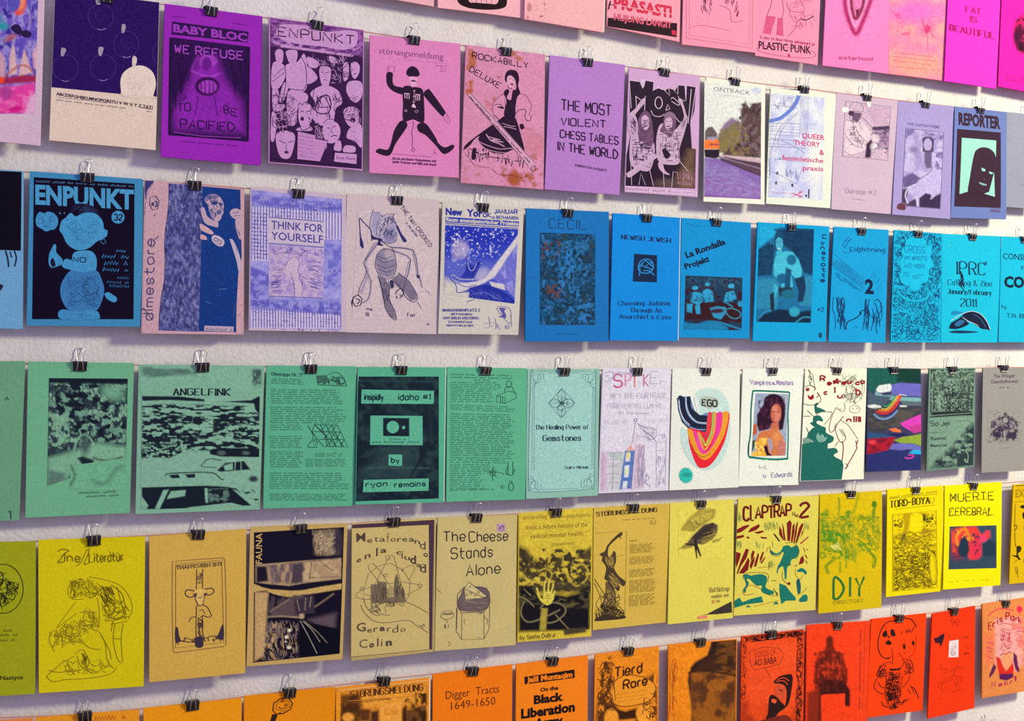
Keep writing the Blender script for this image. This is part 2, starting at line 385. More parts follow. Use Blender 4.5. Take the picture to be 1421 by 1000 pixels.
def clip_meshes():
    W = 0.0092; H = 0.0095
    # body profile in (y, z): front lip, front plate, spine, rear plate, rear lip; y = 0 is the front of the paper
    prof = [(-0.0012, -H), (-0.0044, -0.0004), (-0.0042, 0.0022), (-0.003, 0.003), (0.007, 0.003), (0.0082, 0.0022), (0.0084, -0.0004), (0.0052, -H)]
    t = 0.0005; V = []; F = []
    inner = [(-0.0007, -H), (-0.0039, -0.0004), (-0.0037, 0.0018), (-0.0026, 0.0025), (0.0066, 0.0025), (0.0077, 0.0018), (0.0079, -0.0004), (0.0047, -H)]
    n = len(prof)
    for sx in (-1, 1):
        for pr in (prof, inner):
            for i, (y, z) in enumerate(pr): V.append((sx*(W - (0.0008 if abs(z+H) < 1e-6 else 0)), y, z))
    o0, i0, o1, i1 = 0, n, 2*n, 3*n
    for k in range(n-1):
        F += [(o0+k, o0+k+1, o1+k+1, o1+k), (i0+k, i1+k, i1+k+1, i0+k+1), (o0+k, i0+k, i0+k+1, o0+k+1), (o1+k, o1+k+1, i1+k+1, i1+k)]
    F += [(o0, o1, i1, i0), (o0+n-1, i0+n-1, i1+n-1, o1+n-1)]
    for y in (-0.0017, 0.0057):     # rolled lips that hold the wires
        v, f = tube([(-W+0.0004, y, -H), (-0.003, y, -H), (0.003, y, -H), (W-0.0004, y, -H)], 0.0011)
        b = len(V); V += v; F += [tuple(b+i for i in q) for q in f]
    body = bpy.data.meshes.new('clip_body'); body.from_pydata(V, [], F); body.materials.append(blk)
    hs = []
    for y, lean in ((-0.0020, -0.20), (0.0062, 0.20)):
        half = [(0.0056, -0.0095), (0.0044, -0.0088), (0.0034, -0.003), (0.0030, 0.004), (0.0032, 0.010), (0.0046, 0.0155), (0.0044, 0.0185), (0.0026, 0.0203), (0.0, 0.0207)]
        pts = [(-x, z) for x, z in half] + [(x, z) for x, z in half[::-1][1:]]
        pts = smooth(pts, False, 3); path = []
        for x, z in pts:
            h = z+0.0095; yy = y + lean*max(0, h) + (-0.0022 if lean < 0 else 0.0022)*min(1, h/0.008)
            path.append((x, yy, z))
        v, f = tube(path, 0.00052, 6); me = bpy.data.meshes.new('wire_handle'); me.from_pydata(v, [], f); me.materials.append(wire_m)
        me.polygons.foreach_set('use_smooth', [True]*len(me.polygons)); hs.append(me)
    return body, hs
BODY, HANDLES = clip_meshes()
def binder_clip(loc, rz, ry, label):
    e = bpy.data.objects.new('binder_clip', None); COL.objects.link(e); e.location = loc; e.rotation_euler = (0, ry, rz)
    e.empty_display_size = 0.01
    e['label'] = label; e['category'] = 'clip'; e['group'] = 'black binder clips along the cords'
    for nm, me in (('clip_body', BODY), ('wire_handle', HANDLES[0]), ('wire_handle', HANDLES[1])):
        o = bpy.data.objects.new(nm, me); COL.objects.link(o); o.parent = e
# ---------------------------------------------------------------- booklets
ROWS = {}
COUNT = [0]
def Z(row, frame, quad, col, label, clip, art, pages=None, thick=0.0026, out=None):
    label, short = label.split('|')
    COUNT[0] += 1; seed = COUNT[0]; rnd = random.Random(seed*77+5)
    x0, y0, s = FR[frame]
    q = [(x0+a/s, y0+b/s) for a, b in P(quad)]
    dt = 0.0125+thick; db = out if out else 0.017+rnd.uniform(0, 0.006)+thick
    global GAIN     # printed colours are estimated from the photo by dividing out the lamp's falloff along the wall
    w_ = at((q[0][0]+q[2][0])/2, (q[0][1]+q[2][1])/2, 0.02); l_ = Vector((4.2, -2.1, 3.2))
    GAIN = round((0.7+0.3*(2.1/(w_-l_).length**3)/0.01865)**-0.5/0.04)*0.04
    c3 = [at(*q[0], dt), at(*q[1], dt), at(*q[2], db), at(*q[3], db)]
    A = [np.array(tuple(c)) for c in c3]
    nrm = np.cross(A[1]-A[0], A[3]-A[0]); nrm = nrm/np.linalg.norm(nrm)
    if nrm[1] > 0: nrm = -nrm
    bu = rnd.uniform(0.0002, 0.0009); bv = rnd.uniform(-0.0008, 0.001)
    H = homog(q, [(0, 0), (1, 0), (1, 1), (0, 1)])
    org = (c3[0]+c3[1])/2; oa = np.array(tuple(org))
    def conv(XY):
        XY = np.asarray(XY, float); X = x0+XY[:, 0]/s; Y = y0+XY[:, 1]/s
        w = H[2, 0]*X+H[2, 1]*Y+H[2, 2]
        return np.stack([(H[0, 0]*X+H[0, 1]*Y+H[0, 2])/w, (H[1, 0]*X+H[1, 1]*Y+H[1, 2])/w], 1)
    def S(uv, eps):
        u = uv[:, 0]; v = uv[:, 1]
        p = ((1-u)*(1-v))[:, None]*A[0]+(u*(1-v))[:, None]*A[1]+(u*v)[:, None]*A[2]+((1-u)*v)[:, None]*A[3]
        b = bu*4*u*(1-u)*np.clip(v*2, 0, 1)+bv*4*v*(1-v)
        return p+nrm*(b+eps)[:, None] - oa
    e = bpy.data.objects.new('booklet', None); COL.objects.link(e); e.location = org; e.empty_display_size = 0.02
    e['label'] = label; e['category'] = 'booklet'; e['group'] = 'booklets on the '+row+' cord'
    def slab(name, d0, d1, u0, u1, v0, v1, mat):
        nx, ny = 8, 12; V = []; F = []
        U, W = np.meshgrid(np.linspace(u0, u1, nx+1), np.linspace(v0, v1, ny+1)); uv = np.stack([U.ravel(), W.ravel()], 1)
        f = S(uv, np.full(len(uv), d0)); b = S(uv, np.full(len(uv), d1)); V = np.concatenate([f, b]).tolist(); N = len(uv)
        I = lambda i, j: j*(nx+1)+i
        for j in range(ny):
            for i in range(nx):
                F.append((I(i, j), I(i, j+1), I(i+1, j+1), I(i+1, j))); F.append((N+I(i, j), N+I(i+1, j), N+I(i+1, j+1), N+I(i, j+1)))
        for i in range(nx):
            F.append((I(i, 0), I(i+1, 0), N+I(i+1, 0), N+I(i, 0))); F.append((I(i, ny), N+I(i, ny), N+I(i+1, ny), I(i+1, ny)))
        for j in range(ny):
            F.append((I(0, j), N+I(0, j), N+I(0, j+1), I(0, j+1))); F.append((I(nx, j), I(nx, j+1), N+I(nx, j+1), N+I(nx, j)))
        return mesh_obj(name, V, F, [mat], e)
    slab('front_cover', 0.0, -0.0004, 0, 1, 0, 1, paper(col))
    pg = pages or col
    slab('pages', -0.0004, -thick+0.0005, 0.012, 1.012 if pages else 0.992, 0.004, 0.995, paper(pg, 0.05))
    slab('back_cover', -thick+0.0004, -thick, 0.0, 1.0, 0, 1, paper(col))
    # printed matter
    cur = 'illustration'; pr = None; sec = 0; parts = {}; layer = 0; lines = [l for l in (a.strip() for a in art.strip().split('\n')) if l]
    i = 0; names = []
    while i < len(lines):
        ln = lines[i]; tok = ln.split(); i += 1
        if tok[0].startswith('@'):      # every mark opens a printed piece of its own
            cur = tok[0][1:]; sec += 1; continue
        if tok[0] == 'G':
            items = []
            while i < len(lines) and lines[i].startswith('.'):
                items.append(lines[i][1:].split()); i += 1
            layer += 1; grid_picture(tok, items, conv, S, layer, cur if len(tok) < 8 else tok[7], e, seed*31+i, rnd); continue
        if (cur, sec) not in parts: parts[cur, sec] = Print(rnd, seed)
        pr = parts[cur, sec]
        if pr.layer < layer: pr.layer = layer; pr.last = None
        pr.layer = max(pr.layer, layer); run_cmd(pr, tok, ln); layer = pr.layer
    for (nm, _), pr in parts.items():
        if not pr.tris: continue
        flat = np.array([[t[0], t[1], t[2]] for t in pr.tris], float).reshape(-1, 2); uv = conv(flat).reshape(-1, 3, 2)
        uv = np.clip(uv, 0.002, 0.998)
        tr = subdiv([(tuple(a[0]), tuple(a[1]), tuple(a[2]), t[3], t[4]) for a, t in zip(uv.tolist(), pr.tris)])
        P2 = np.array([[t[0], t[1], t[2]] for t in tr]).reshape(-1, 2); eps = np.repeat(np.array([0.00016+0.000012*t[3] for t in tr]), 3)
        ar = (P2[1::3, 0]-P2[0::3, 0])*(P2[2::3, 1]-P2[0::3, 1])-(P2[1::3, 1]-P2[0::3, 1])*(P2[2::3, 0]-P2[0::3, 0])
        keep = np.abs(ar) > 1e-9
        co = S(P2, eps); n3 = np.arange(len(P2)).reshape(-1, 3)
        n3 = np.where((ar > 0)[:, None], n3[:, ::-1], n3)[keep]; mi = np.array([t[4] for t in tr])[keep]
        used = n3.ravel(); co = co[used]; fc = np.arange(len(used)).reshape(-1, 3)
        mesh_obj(nm, co.tolist(), fc.tolist(), [ink(h) for h in pr.mats], e, mi.tolist())
    if clip:
        cx, cy0, cy1 = clip
        p = at(cx, cy0, dt); p.z -= 0.003
        binder_clip(p, rnd.uniform(-0.06, 0.06), rnd.uniform(-0.05, 0.05), 'black binder clip gripping the '+short)
        ROWS.setdefault(row, []).append((p.x, p.z-0.001))
    return e
# ---------------------------------------------------------------- top cord: pink booklets, lower ends in view
Z('top','P','493,-206 607,-192 602,9 487,-11','efb2bb','pale pink booklet whose bottom corner shows leftmost in the top row|leftmost pale pink booklet',(550,-200,-188),'''
@caption
L 8a3a50 4 500,-30 585,-20 2 0,8
''')
Z('top','F1','200,-560 535,-520 530,72 192,30','f4b4bb','pink booklet with a thick black cut-off oval at its foot|booklet with the black oval',(668,-184,-173),'''
q 241018 265,-60 268,5 300,28 350,37 410,38 450,30 462,10 462,-60 430,-80 300,-85
q f4b4bb 308,-70 310,2 340,10 390,14 425,10 430,-60 400,-75
l 241018 2 320,-20 320,4
l 241018 2 340,-20 340,8
l 241018 2 360,-20 360,10
l 241018 2 380,-20 380,12
l 241018 2 400,-20 400,12
''')
Z('top','F1','548,-520 862,-480 845,128 533,75','f6b5b8','blank salmon pink booklet with rust specks and white pages underneath|blank salmon pink booklet',(783,-169,-158),'''
@stain
q d68a86 548,15 560,22 556,45 545,40
q d0807c 590,62 600,60 604,66 594,68
q dc9490 545,62 552,66 550,74 542,72
@caption
C c88484 1.5 14 10 550,-60 620,-40 620,60 545,50
''',pages='efe4e6',thick=0.005)
Z('top','F1','872,-470 1160,-430 1145,165 858,105','f2a0b0','pink booklet with red stencil lettering over a dark bar|booklet with red stencil lettering',(897,-154,-143),'''
@title
T d83050 0.05 42 885,32 1112,70 PRASASTI
l f6b8c0 2.5 888,20 1110,56
p 2c1a22 862,70 1135,92 1133,147 860,108
T e06078 0.05 24 885,78 1112,112 HUJUNG LANGIT
@mark
p d83050 1112,118 1130,122 1130,140 1112,136
l 3a1824 5 872,5 864,38
l 3a1824 3 864,18 884,20
''')
Z('top','F1','1170,-430 1462,-395 1448,208 1155,175','f79ab4','rose pink booklet with a faint pencil sketch in a thin frame|rose booklet with pencil sketch',(1004,-141,-131),'''
@border
l d26a8c 2 1172,-60 1172,150 1432,190 1432,-40
l e080a0 1.5 1183,-60 1183,138 1420,176 1420,-40
@illustration
X 7a3054 2 46 78 34 1225,-40 1275,-35 1268,66 1228,50
X 8a3a5c 2 34 -70 30 1320,-40 1372,-30 1392,84 1372,82 1345,30 1318,20
s c05878 2 1300,20 1340,40 1350,85 1390,82
s c05878 1.6 1180,110 1230,100 1300,112 1340,120
''')
Z('top','F2','82,-420 412,-385 380,328 65,280','f493b4','pink booklet with outlined legs in boots above black capitals|pink booklet with drawn legs',(1093,-130,-120),'''
@illustration
s b04a70 3 150,-10 140,40 122,90 105,170
s b04a70 3 195,-10 205,60 196,100 190,185
p dc5a86 120,88 166,92 140,178 104,172
p dc5a86 176,98 200,102 204,186 168,180
l b04a70 2.5 120,88 166,92
l b04a70 2.5 176,98 204,102
S c05a80 2 240,30 290,20 310,60 270,120 240,80
C c05a80 2 22 40 215,0 380,10 370,150 230,160
s 5a2038 5 290,102 320,108 352,92 358,86
s b04a70 2.5 275,110 262,150 225,190
s b04a70 2.5 220,20 235,60 300,70
@caption
H b0405c 2.5 13 92,196 362,234 Lou a burning shameful
T b0405c 0 0.1 92,196 93,197 .
@title
T 2c0a1c 0.02 36 82,246 345,274 PLASTIC PUNK
S b04a70 2 90,236 200,240 352,262 350,292 220,286 92,262
q c04060 225,275 232,272 238,282 230,290
''')
Z('top','F2','440,-380 748,-345 735,372 405,330','f886c6','bright pink booklet with a dark pointed nested arch drawing|booklet with the nested pointed arch',(1192,-120,-111),'''
G 6 f886c6 500,-60 660,-60 660,185 500,185
. k b02868 22 14 515,-60 520,40 565,160 600,110 645,-10 645,-60
. k f0a0d0 8 8 532,-60 538,30 568,120 625,-10
. k 8a2048 16 10 545,-60 550,30 570,85 605,20 612,-60
. k d070a0 7 6 560,-60 566,40 590,-40
. p 6a1838 6 568,40 590,30 575,88
. n 0.25 9,9
@title
H b83068 2.5 19 486,296 655,302 sisterhood
@caption
l e070b0 1.5 450,185 470,184
l e070b0 1.5 560,200 600,204
''')
Z('top','F2','752,-345 1040,-310 1018,408 735,372','f984a8','mottled salmon and magenta booklet with faded drawing and script|mottled salmon and magenta booklet',(1273,-110,-101),'''
G 7 f886ac 738,-60 1026,-60 1016,405 738,370
. x f8a0a0 0.52 60,50 0.3
. e f070c8 870,60 130,50 0 60
. x e04890 0.62 26,20 0.14 760,60 850,60 840,180 780,180
. e d0407c 930,150 18,22 0 8
. e f4a090 880,330 150,50 5 50
. n 0.12 6,6
@illustration
C d84888 2.5 16 30 900,80 985,80 970,200 900,210
s c04078 2.5 930,160 934,250
@caption
L c84878 8 765,270 985,295 3 -4,20
L c84878 8 758,340 1000,360 1
''')
Z('top','F2','1048,-310 1312,-280 1280,448 1018,408','f93ad2','vivid magenta booklet with small three-line serif title in crimson|vivid magenta booklet with serif title',(1350,-102,-93),'''
@title
F c41878 6 27 1122,62 1196,76 FAT
F c41878 6 27 1145,112 1175,118 IS
F b81470 6 29 1045,156 1268,200 BEAUTIFUL
''')
Z('top','F2','1322,-280 1600,-250 1570,490 1290,435','fb1fb4','hot pink booklet at far right with a dark oval portrait|hot pink booklet with oval portrait',(1426,-94,-86),'''
@illustration
e d8107c 0 1425,172 62,105
G 6 c01870 1362,65 1490,75 1490,285 1362,265
. e fb1fb4 1425,172 200,200 0 2
. e d0186c 1425,172 60,103 0 8
. e 4a0838 1388,175 22,48 10 14
. e 3a0828 1412,235 34,26 30 12
. x 5a0a34 0.56 14,14 0.1 1375,90 1480,90 1480,260 1380,250
@caption
L c41468 8 1322,385 1560,425 1
L c41468 7 1330,402 1540,440 1
''')
# ---------------------------------------------------------------- second cord: violet and lilac booklets
Z('second','F8','-440,-110 290,-58 262,940 -465,872','d6b9c8','white-edged painting with red crescent moon over pale spires|painting with the red crescent moon',None,'''
G 8 5b4ab0 -430,-80 245,-60 222,735 -430,735
. x 7a5cc0 0.5 60,70 0.3
. x 3c2c90 0.6 50,70 0.2
. x 9a90cc 0.6 26,40 0.2
. e 2a9aa0 10,170 34,26 0 26
. e 40a0b0 -60,120 60,40 0 40
. e e8584c 118,28 46,74 8 8
. e f08868 130,20 24,48 8 14
. e 5b52b0 82,14 42,66 8 8
. k a890c8 12 14 165,60 190,110 180,190
. e a05060 60,245 40,18 -30 20
. k b07078 8 8 30,260 60,235 100,235
. p c89aa8 12 -40,330 0,340 25,400 20,500 -40,510
. p d8b0b0 10 75,280 88,320 105,480 50,490 52,380
. p d8b0b0 10 150,318 165,360 205,470 110,500 130,400
. p d8a8b0 14 230,290 250,400 260,480 215,440 205,350
. k b05040 10 14 30,490 110,430 170,430 210,470
. p a02850 16 -430,520 60,500 150,485 240,490 240,530 30,545 -430,570
. p e0409c 22 -430,580 60,560 230,535 225,610 150,650 200,735 -430,735
. p ff4a20 14 -40,500 10,500 20,530 -40,550
. x f070b0 0.52 40,22 0.2 -430,590 220,560 190,735 -430,735
. e b04090 30,600 40,44 0 24
. e d01880 95,706 54,18 -8 12
. p e0a8c8 20 190,620 235,600 240,760 150,760
. n 0.14 9,9
@figure
q 2a1848 62,190 75,165 105,158 128,180 140,200 165,195 198,215 190,240 160,245 120,225 100,220
s 2a1848 4 75,175 60,170
s 2a1848 4 140,205 120,240
''')
Z('second','F8','355,-70 1030,14 1005,968 318,905','e8d2bd','cream booklet with night-violet upper panel, ring outlines and one white globe|booklet with the white globe',(148,-9,2.5),'''
p 2b0c5c 357,-68 1028,16 1012,628 328,560
@ornament
e 57328a 3 648,108 82,84
e 57328a 3 812,285 82,86
e 57328a 3 423,437 82,86
e 57328a 3 663,433 82,86
s 57328a 3 1016,278 990,315 988,370 1012,410
C 4a2a7c 2 12 60 590,50 700,50 700,160 590,160
C 4a2a7c 2 10 60 760,230 870,230 870,330 760,330
s a89ac0 3 625,185 650,192 680,182
s a89ac0 3 790,362 815,370 840,360
s a89ac0 3 400,515 420,524 440,518
s a89ac0 3 640,512 665,519 690,508
q a898a8 618,-25 640,-30 650,0 640,30 618,20
q a898a8 783,165 792,153 808,160 808,185 795,212 783,205
q a898a8 392,325 400,305 425,315 418,340 405,362 392,352
q a898a8 632,315 640,300 665,305 662,330 648,360 634,350
q e0cabc 852,375 862,358 880,370 880,400 865,432 852,420
@globe
q eedbc8 800,460 860,425 930,425 985,465 1005,530 995,590 965,630 800,620 778,575 776,510
p e8d2bd 775,600 1011,622 1010,636 770,612
C d8c2b0 1.8 26 60 800,460 980,460 980,600 800,590
@title
T 3c2c34 0.03 19 362,612 985,702 ABCDEFGHIJKLMNOPQRSTU V W X Y Z TAT!
l 6a5860 2 366,624 690,662
l 3c2c34 3 908,692 985,704
@caption
L 4a3a44 9 362,646 805,700
L 6a4a54 9 945,718 982,724
''')
Z('second','A1','903,20 1432,88 1424,905 880,858','9a28b4','vivid purple booklet with a dark framed drawing of a helmeted figure|vivid purple booklet',(292.7,9.5,22.5),'''
@title
p 30104c 942,115 1362,172 1356,230 940,185
T a23cbc 0.05 40 948,170 1354,224 BABY BLOC
G 7 33124e 936,200 1364,252 1356,770 928,732
. p 8a26a8 60 1090,310 1180,310 1230,430 1320,560 1340,720 960,700 950,600 1040,430
. e a03cb8 1140,330 48,34 0 10
. e 6a1c88 1132,345 26,38 0 8
. k 8a2ca4 10 8 1085,305 1060,350 1050,380
. k a840c0 10 8 1055,385 1100,405 1160,412 1200,398
. e 2c0c40 1135,468 66,52 0 10
. e a23cba 1138,470 50,36 0 8
. k 3a1450 5 5 1100,440 1102,500
. k 3a1450 5 5 1122,440 1124,505
. k 3a1450 5 5 1145,442 1146,505
. k 3a1450 5 5 1168,450 1168,500
. k 42145c 5 5 1085,520 1070,620
. k 42145c 5 5 1172,520 1190,625
. x 2a0c42 0.55 12,60 0.2 936,260 1040,260 1030,520 936,620
. x 2a0c42 0.5 12,60 0.2 1220,290 1362,300 1356,600 1290,560
. n 0.3 8,14
@caption
H a848c0 6 42 958,282 1330,322 WE REFUSE
H 2a0c40 5 42 972,606 1042,600 TO
H 2a0c40 5 40 1226,612 1300,636 BE
H 2a0c40 6 46 990,696 1282,716 PACIFIED
L 5a1878 9 985,775 1300,802
L 5a1878 7 945,92 1020,98
L 5a1878 7 1275,128 1355,140
@border
l 240c3c 16 936,204 928,732 1356,768 1362,254
l a23cbc 4 950,720 1100,742 1320,752
''',pages='7c2a98')
Z('second','F7','60,15 660,98 650,985 55,935','c48ac2','lilac booklet crowded with ink-drawn punk faces under a slanted title|booklet crowded with punk faces',(440,29,42),'''
G 6 3a1c48 68,22 655,102 645,975 62,930
. p 9a5ca4 30 68,22 655,102 650,260 68,190
. x c48ac2 0.62 50,20 0.2 100,110 655,180 655,270 80,200
. x 5c2c70 0.55 26,14 0.14 68,25 655,105 650,270 68,200
. n 0.15 8,8
@title
q c995c8 118,80 160,62 320,75 420,110 560,100 618,118 605,200 520,225 400,205 250,190 150,165 108,125
H 2c1236 6 56 118,136 598,192 ENPUNKT
l c995c8 16 135,202 592,264
L 4a2456 8 145,212 580,268
@figures
q c995c8 100,235 125,220 148,235 150,270 140,310 112,312 100,270
q c995c8 85,310 150,320 160,400 120,470 75,460
q c995c8 170,232 230,228 240,262 222,315 190,310 172,270
q c995c8 160,330 240,300 280,250 300,330 290,480 200,475 170,440
q c995c8 150,440 185,440 165,520 140,560 125,540
q c995c8 80,480 110,470 125,520 115,570 155,570 150,600 110,615 85,600
q c995c8 78,620 100,640 105,720 90,800 70,780
q c995c8 290,330 330,350 365,400 340,430 300,440 292,380
q c995c8 378,345 410,330 448,345 445,410 430,460 395,450 380,400
q c995c8 385,455 440,455 500,490 520,560 480,600 460,690 370,700 330,640 350,560 320,500
q c995c8 180,490 290,500 300,550 240,600 230,690 180,690
q c995c8 250,590 290,560 330,590 335,650 310,700 265,710 245,660
q c995c8 250,715 310,700 330,735 235,735
q c995c8 105,760 160,735 220,760 215,840 190,905 140,905 112,850
q c995c8 400,710 440,675 490,690 510,740 490,800 440,815 408,780
q c995c8 480,810 510,800 515,860 470,855
q c995c8 530,610 570,585 610,600 628,660 610,710 570,710 540,670
q c995c8 570,720 640,700 645,840 600,800 550,780
q c995c8 575,315 605,300 632,330 625,380 600,410 580,380
q c995c8 560,430 640,430 645,520 600,560 550,500
q c995c8 530,320 560,310 560,400 530,420
q c995c8 540,830 600,835 600,870 530,870
q c995c8 440,265 480,280 470,310 445,300
q c995c8 300,270 370,300 360,340 310,330
@linework
s 2c1236 4 380,345 372,325 392,300 400,322 415,300 425,325 445,310 450,345
s 2c1236 4 242,590 250,560 270,575 285,555 300,570 325,560 335,590 345,610
s 2c1236 4 120,755 130,725 150,745 170,720 190,745 215,735 225,765
s 2c1236 4 515,610 520,580 545,590 560,565 580,580 605,570 630,600
s 2c1236 4 575,310 585,290 605,300 625,290 640,320
s 2c1236 4 400,690 430,665 480,670 515,700 525,760 515,800
S 2c1236 7 350,590 375,530 430,515 450,570 430,625 370,625
s 2c1236 6 345,605 400,520 450,600
s 2c1236 5 365,590 445,590
s 2c1236 4 160,330 165,440 145,540
s 2c1236 4 240,240 290,330 285,470 200,475
s 2c1236 3 85,400 150,340
s 2c1236 3 78,430 155,370
s 2c1236 5 250,700 275,735 330,705
s 2c1236 4 345,470 330,560 320,640
s 2c1236 4 500,480 530,560 500,600
s 2c1236 4 125,795 150,812 165,808
s 2c1236 4 180,812 200,802 215,806
q 4a1c50 155,868 172,862 185,872 168,880
s 2c1236 3 170,820 165,850 175,855
s 2c1236 5 258,615 280,618
s 2c1236 5 295,618 318,612
q 3a1440 258,655 275,650 278,672 262,672
s 2c1236 4 425,718 445,722
s 2c1236 4 462,715 482,705
s 2c1236 3 455,715 452,745 465,748
s 2c1236 5 450,775 470,765 490,770
s 2c1236 4 548,635 570,642
s 2c1236 4 585,630 600,625
q 3a1440 570,665 595,655 605,680 585,685
s 2c1236 4 390,370 405,366
s 2c1236 4 415,372 435,368
s 2c1236 3 400,415 425,418
s 2c1236 3 585,345 600,352
s 2c1236 4 592,380 612,376
X 3a1844 3 60 60 26 300,640 380,690 420,800 330,760
C 3a1844 3 60 44 70,480 240,520 240,740 80,720
C 3a1844 3 50 40 440,480 640,520 640,700 470,640
C 3a1844 3 40 34 470,240 640,260 560,420 460,380
C c995c8 3 50 36 300,250 560,260 540,450 440,440
C c995c8 3 50 36 90,560 240,560 220,740 90,740
C c995c8 3 40 36 330,690 400,720 440,860 380,870
C c995c8 3 30 36 600,540 640,560 640,900 560,760
X 3a1844 3 40 75 40 350,480 500,490 480,680 360,680
@caption
p c48ac2 238,740 355,760 355,785 430,800 380,930 235,915
l 2c1236 7 238,740 235,915 385,932
l 2c1236 6 240,738 350,762 352,785 432,800
L 8a5294 8 245,770 350,790 6 0,24
p c995c8 472,872 615,880 612,945 468,930
l 2c1236 7 472,870 615,880 612,948 468,932 472,870
T 5a2c68 0 22 486,914 605,922 Erwin Allerlei
l 2c1236 8 68,905 160,925 240,920 400,945 470,945 640,968
l c995c8 5 64,200 60,930
''')
Z('second','F6','38,-8 610,48 598,893 35,862','dd86bc','pink booklet with a jumping-jack soldier puppet in black|booklet with the jumping-jack soldier',(574.2,50,60.5),'''
@title
T 7a3a78 -0.012 40 95,112 500,152 störungsmeldung
@caption
L 9a5088 4 205,148 525,180
L 7a3a70 7 450,192 524,198
L 7a3a70 6 480,210 522,214 2 0,16
@puppet
q 2a1430 268,245 272,215 295,195 315,195 340,215 350,250 318,262 290,260
q e8a8cc 285,262 330,262 332,290 310,296 286,288
q 2a1430 292,288 310,280 330,292 322,298 296,298
q e8a8cc 290,292 328,295 330,322 292,320
q 2a1430 145,235 180,237 180,290 195,318 245,332 245,372 190,355 155,325 142,290
q 2a1430 245,330 290,318 300,328 325,326 368,342 378,420 378,545 345,545 310,530 248,538 246,430
q 2a1430 378,360 400,340 420,350 512,480 508,495 488,505 382,385
q 2a1430 225,545 255,538 272,560 262,590 200,680 160,755 85,740 78,722 100,712 150,718 172,670 190,600
q 2a1430 335,568 360,552 395,562 450,640 470,680 510,705 555,688 570,700 545,730 500,745 450,690 390,630 345,605
@detail
s f0c0dc 4 255,365 258,395
s f0c0dc 4 270,368 270,400
s f0c0dc 4 283,368 284,402
s f0c0dc 4 326,370 326,412
s f0c0dc 4 338,372 338,412
s f0c0dc 4 350,372 350,412
s f0c0dc 4 253,366 286,368
s f0c0dc 4 322,372 354,376
l c890b0 3 316,345 312,440
e c890b0 3 316,350 5,5
e c890b0 3 315,385 5,5
e c890b0 3 313,420 5,5
e c890b0 3 330,480 10,7
e c890b0 3 262,475 8,6
q f0c0dc 300,450 312,432 326,456
s c06a9c 3 148,230 150,205 165,190 190,195 192,215 185,235
s c06a9c 2 160,195 155,225
s c06a9c 3 515,488 535,515 542,550 525,552 500,515
s c06a9c 2 520,500 528,540
s 8a3c70 3 308,540 312,570 300,610 306,650 304,690 308,712
e 8a3c70 3 310,720 9,10
l 8a3c70 2 180,745 425,765
s 8a3c70 2 442,715 446,735 432,750
s 8a3c70 2 446,735 458,748
@caption
T 5a2858 0.03 15 180,780 455,797 Ich bin ein kleiner Hampelmann und
T 5a2858 0.03 15 180,800 455,820 jeder Fratzen und fällt mal drauf
''')
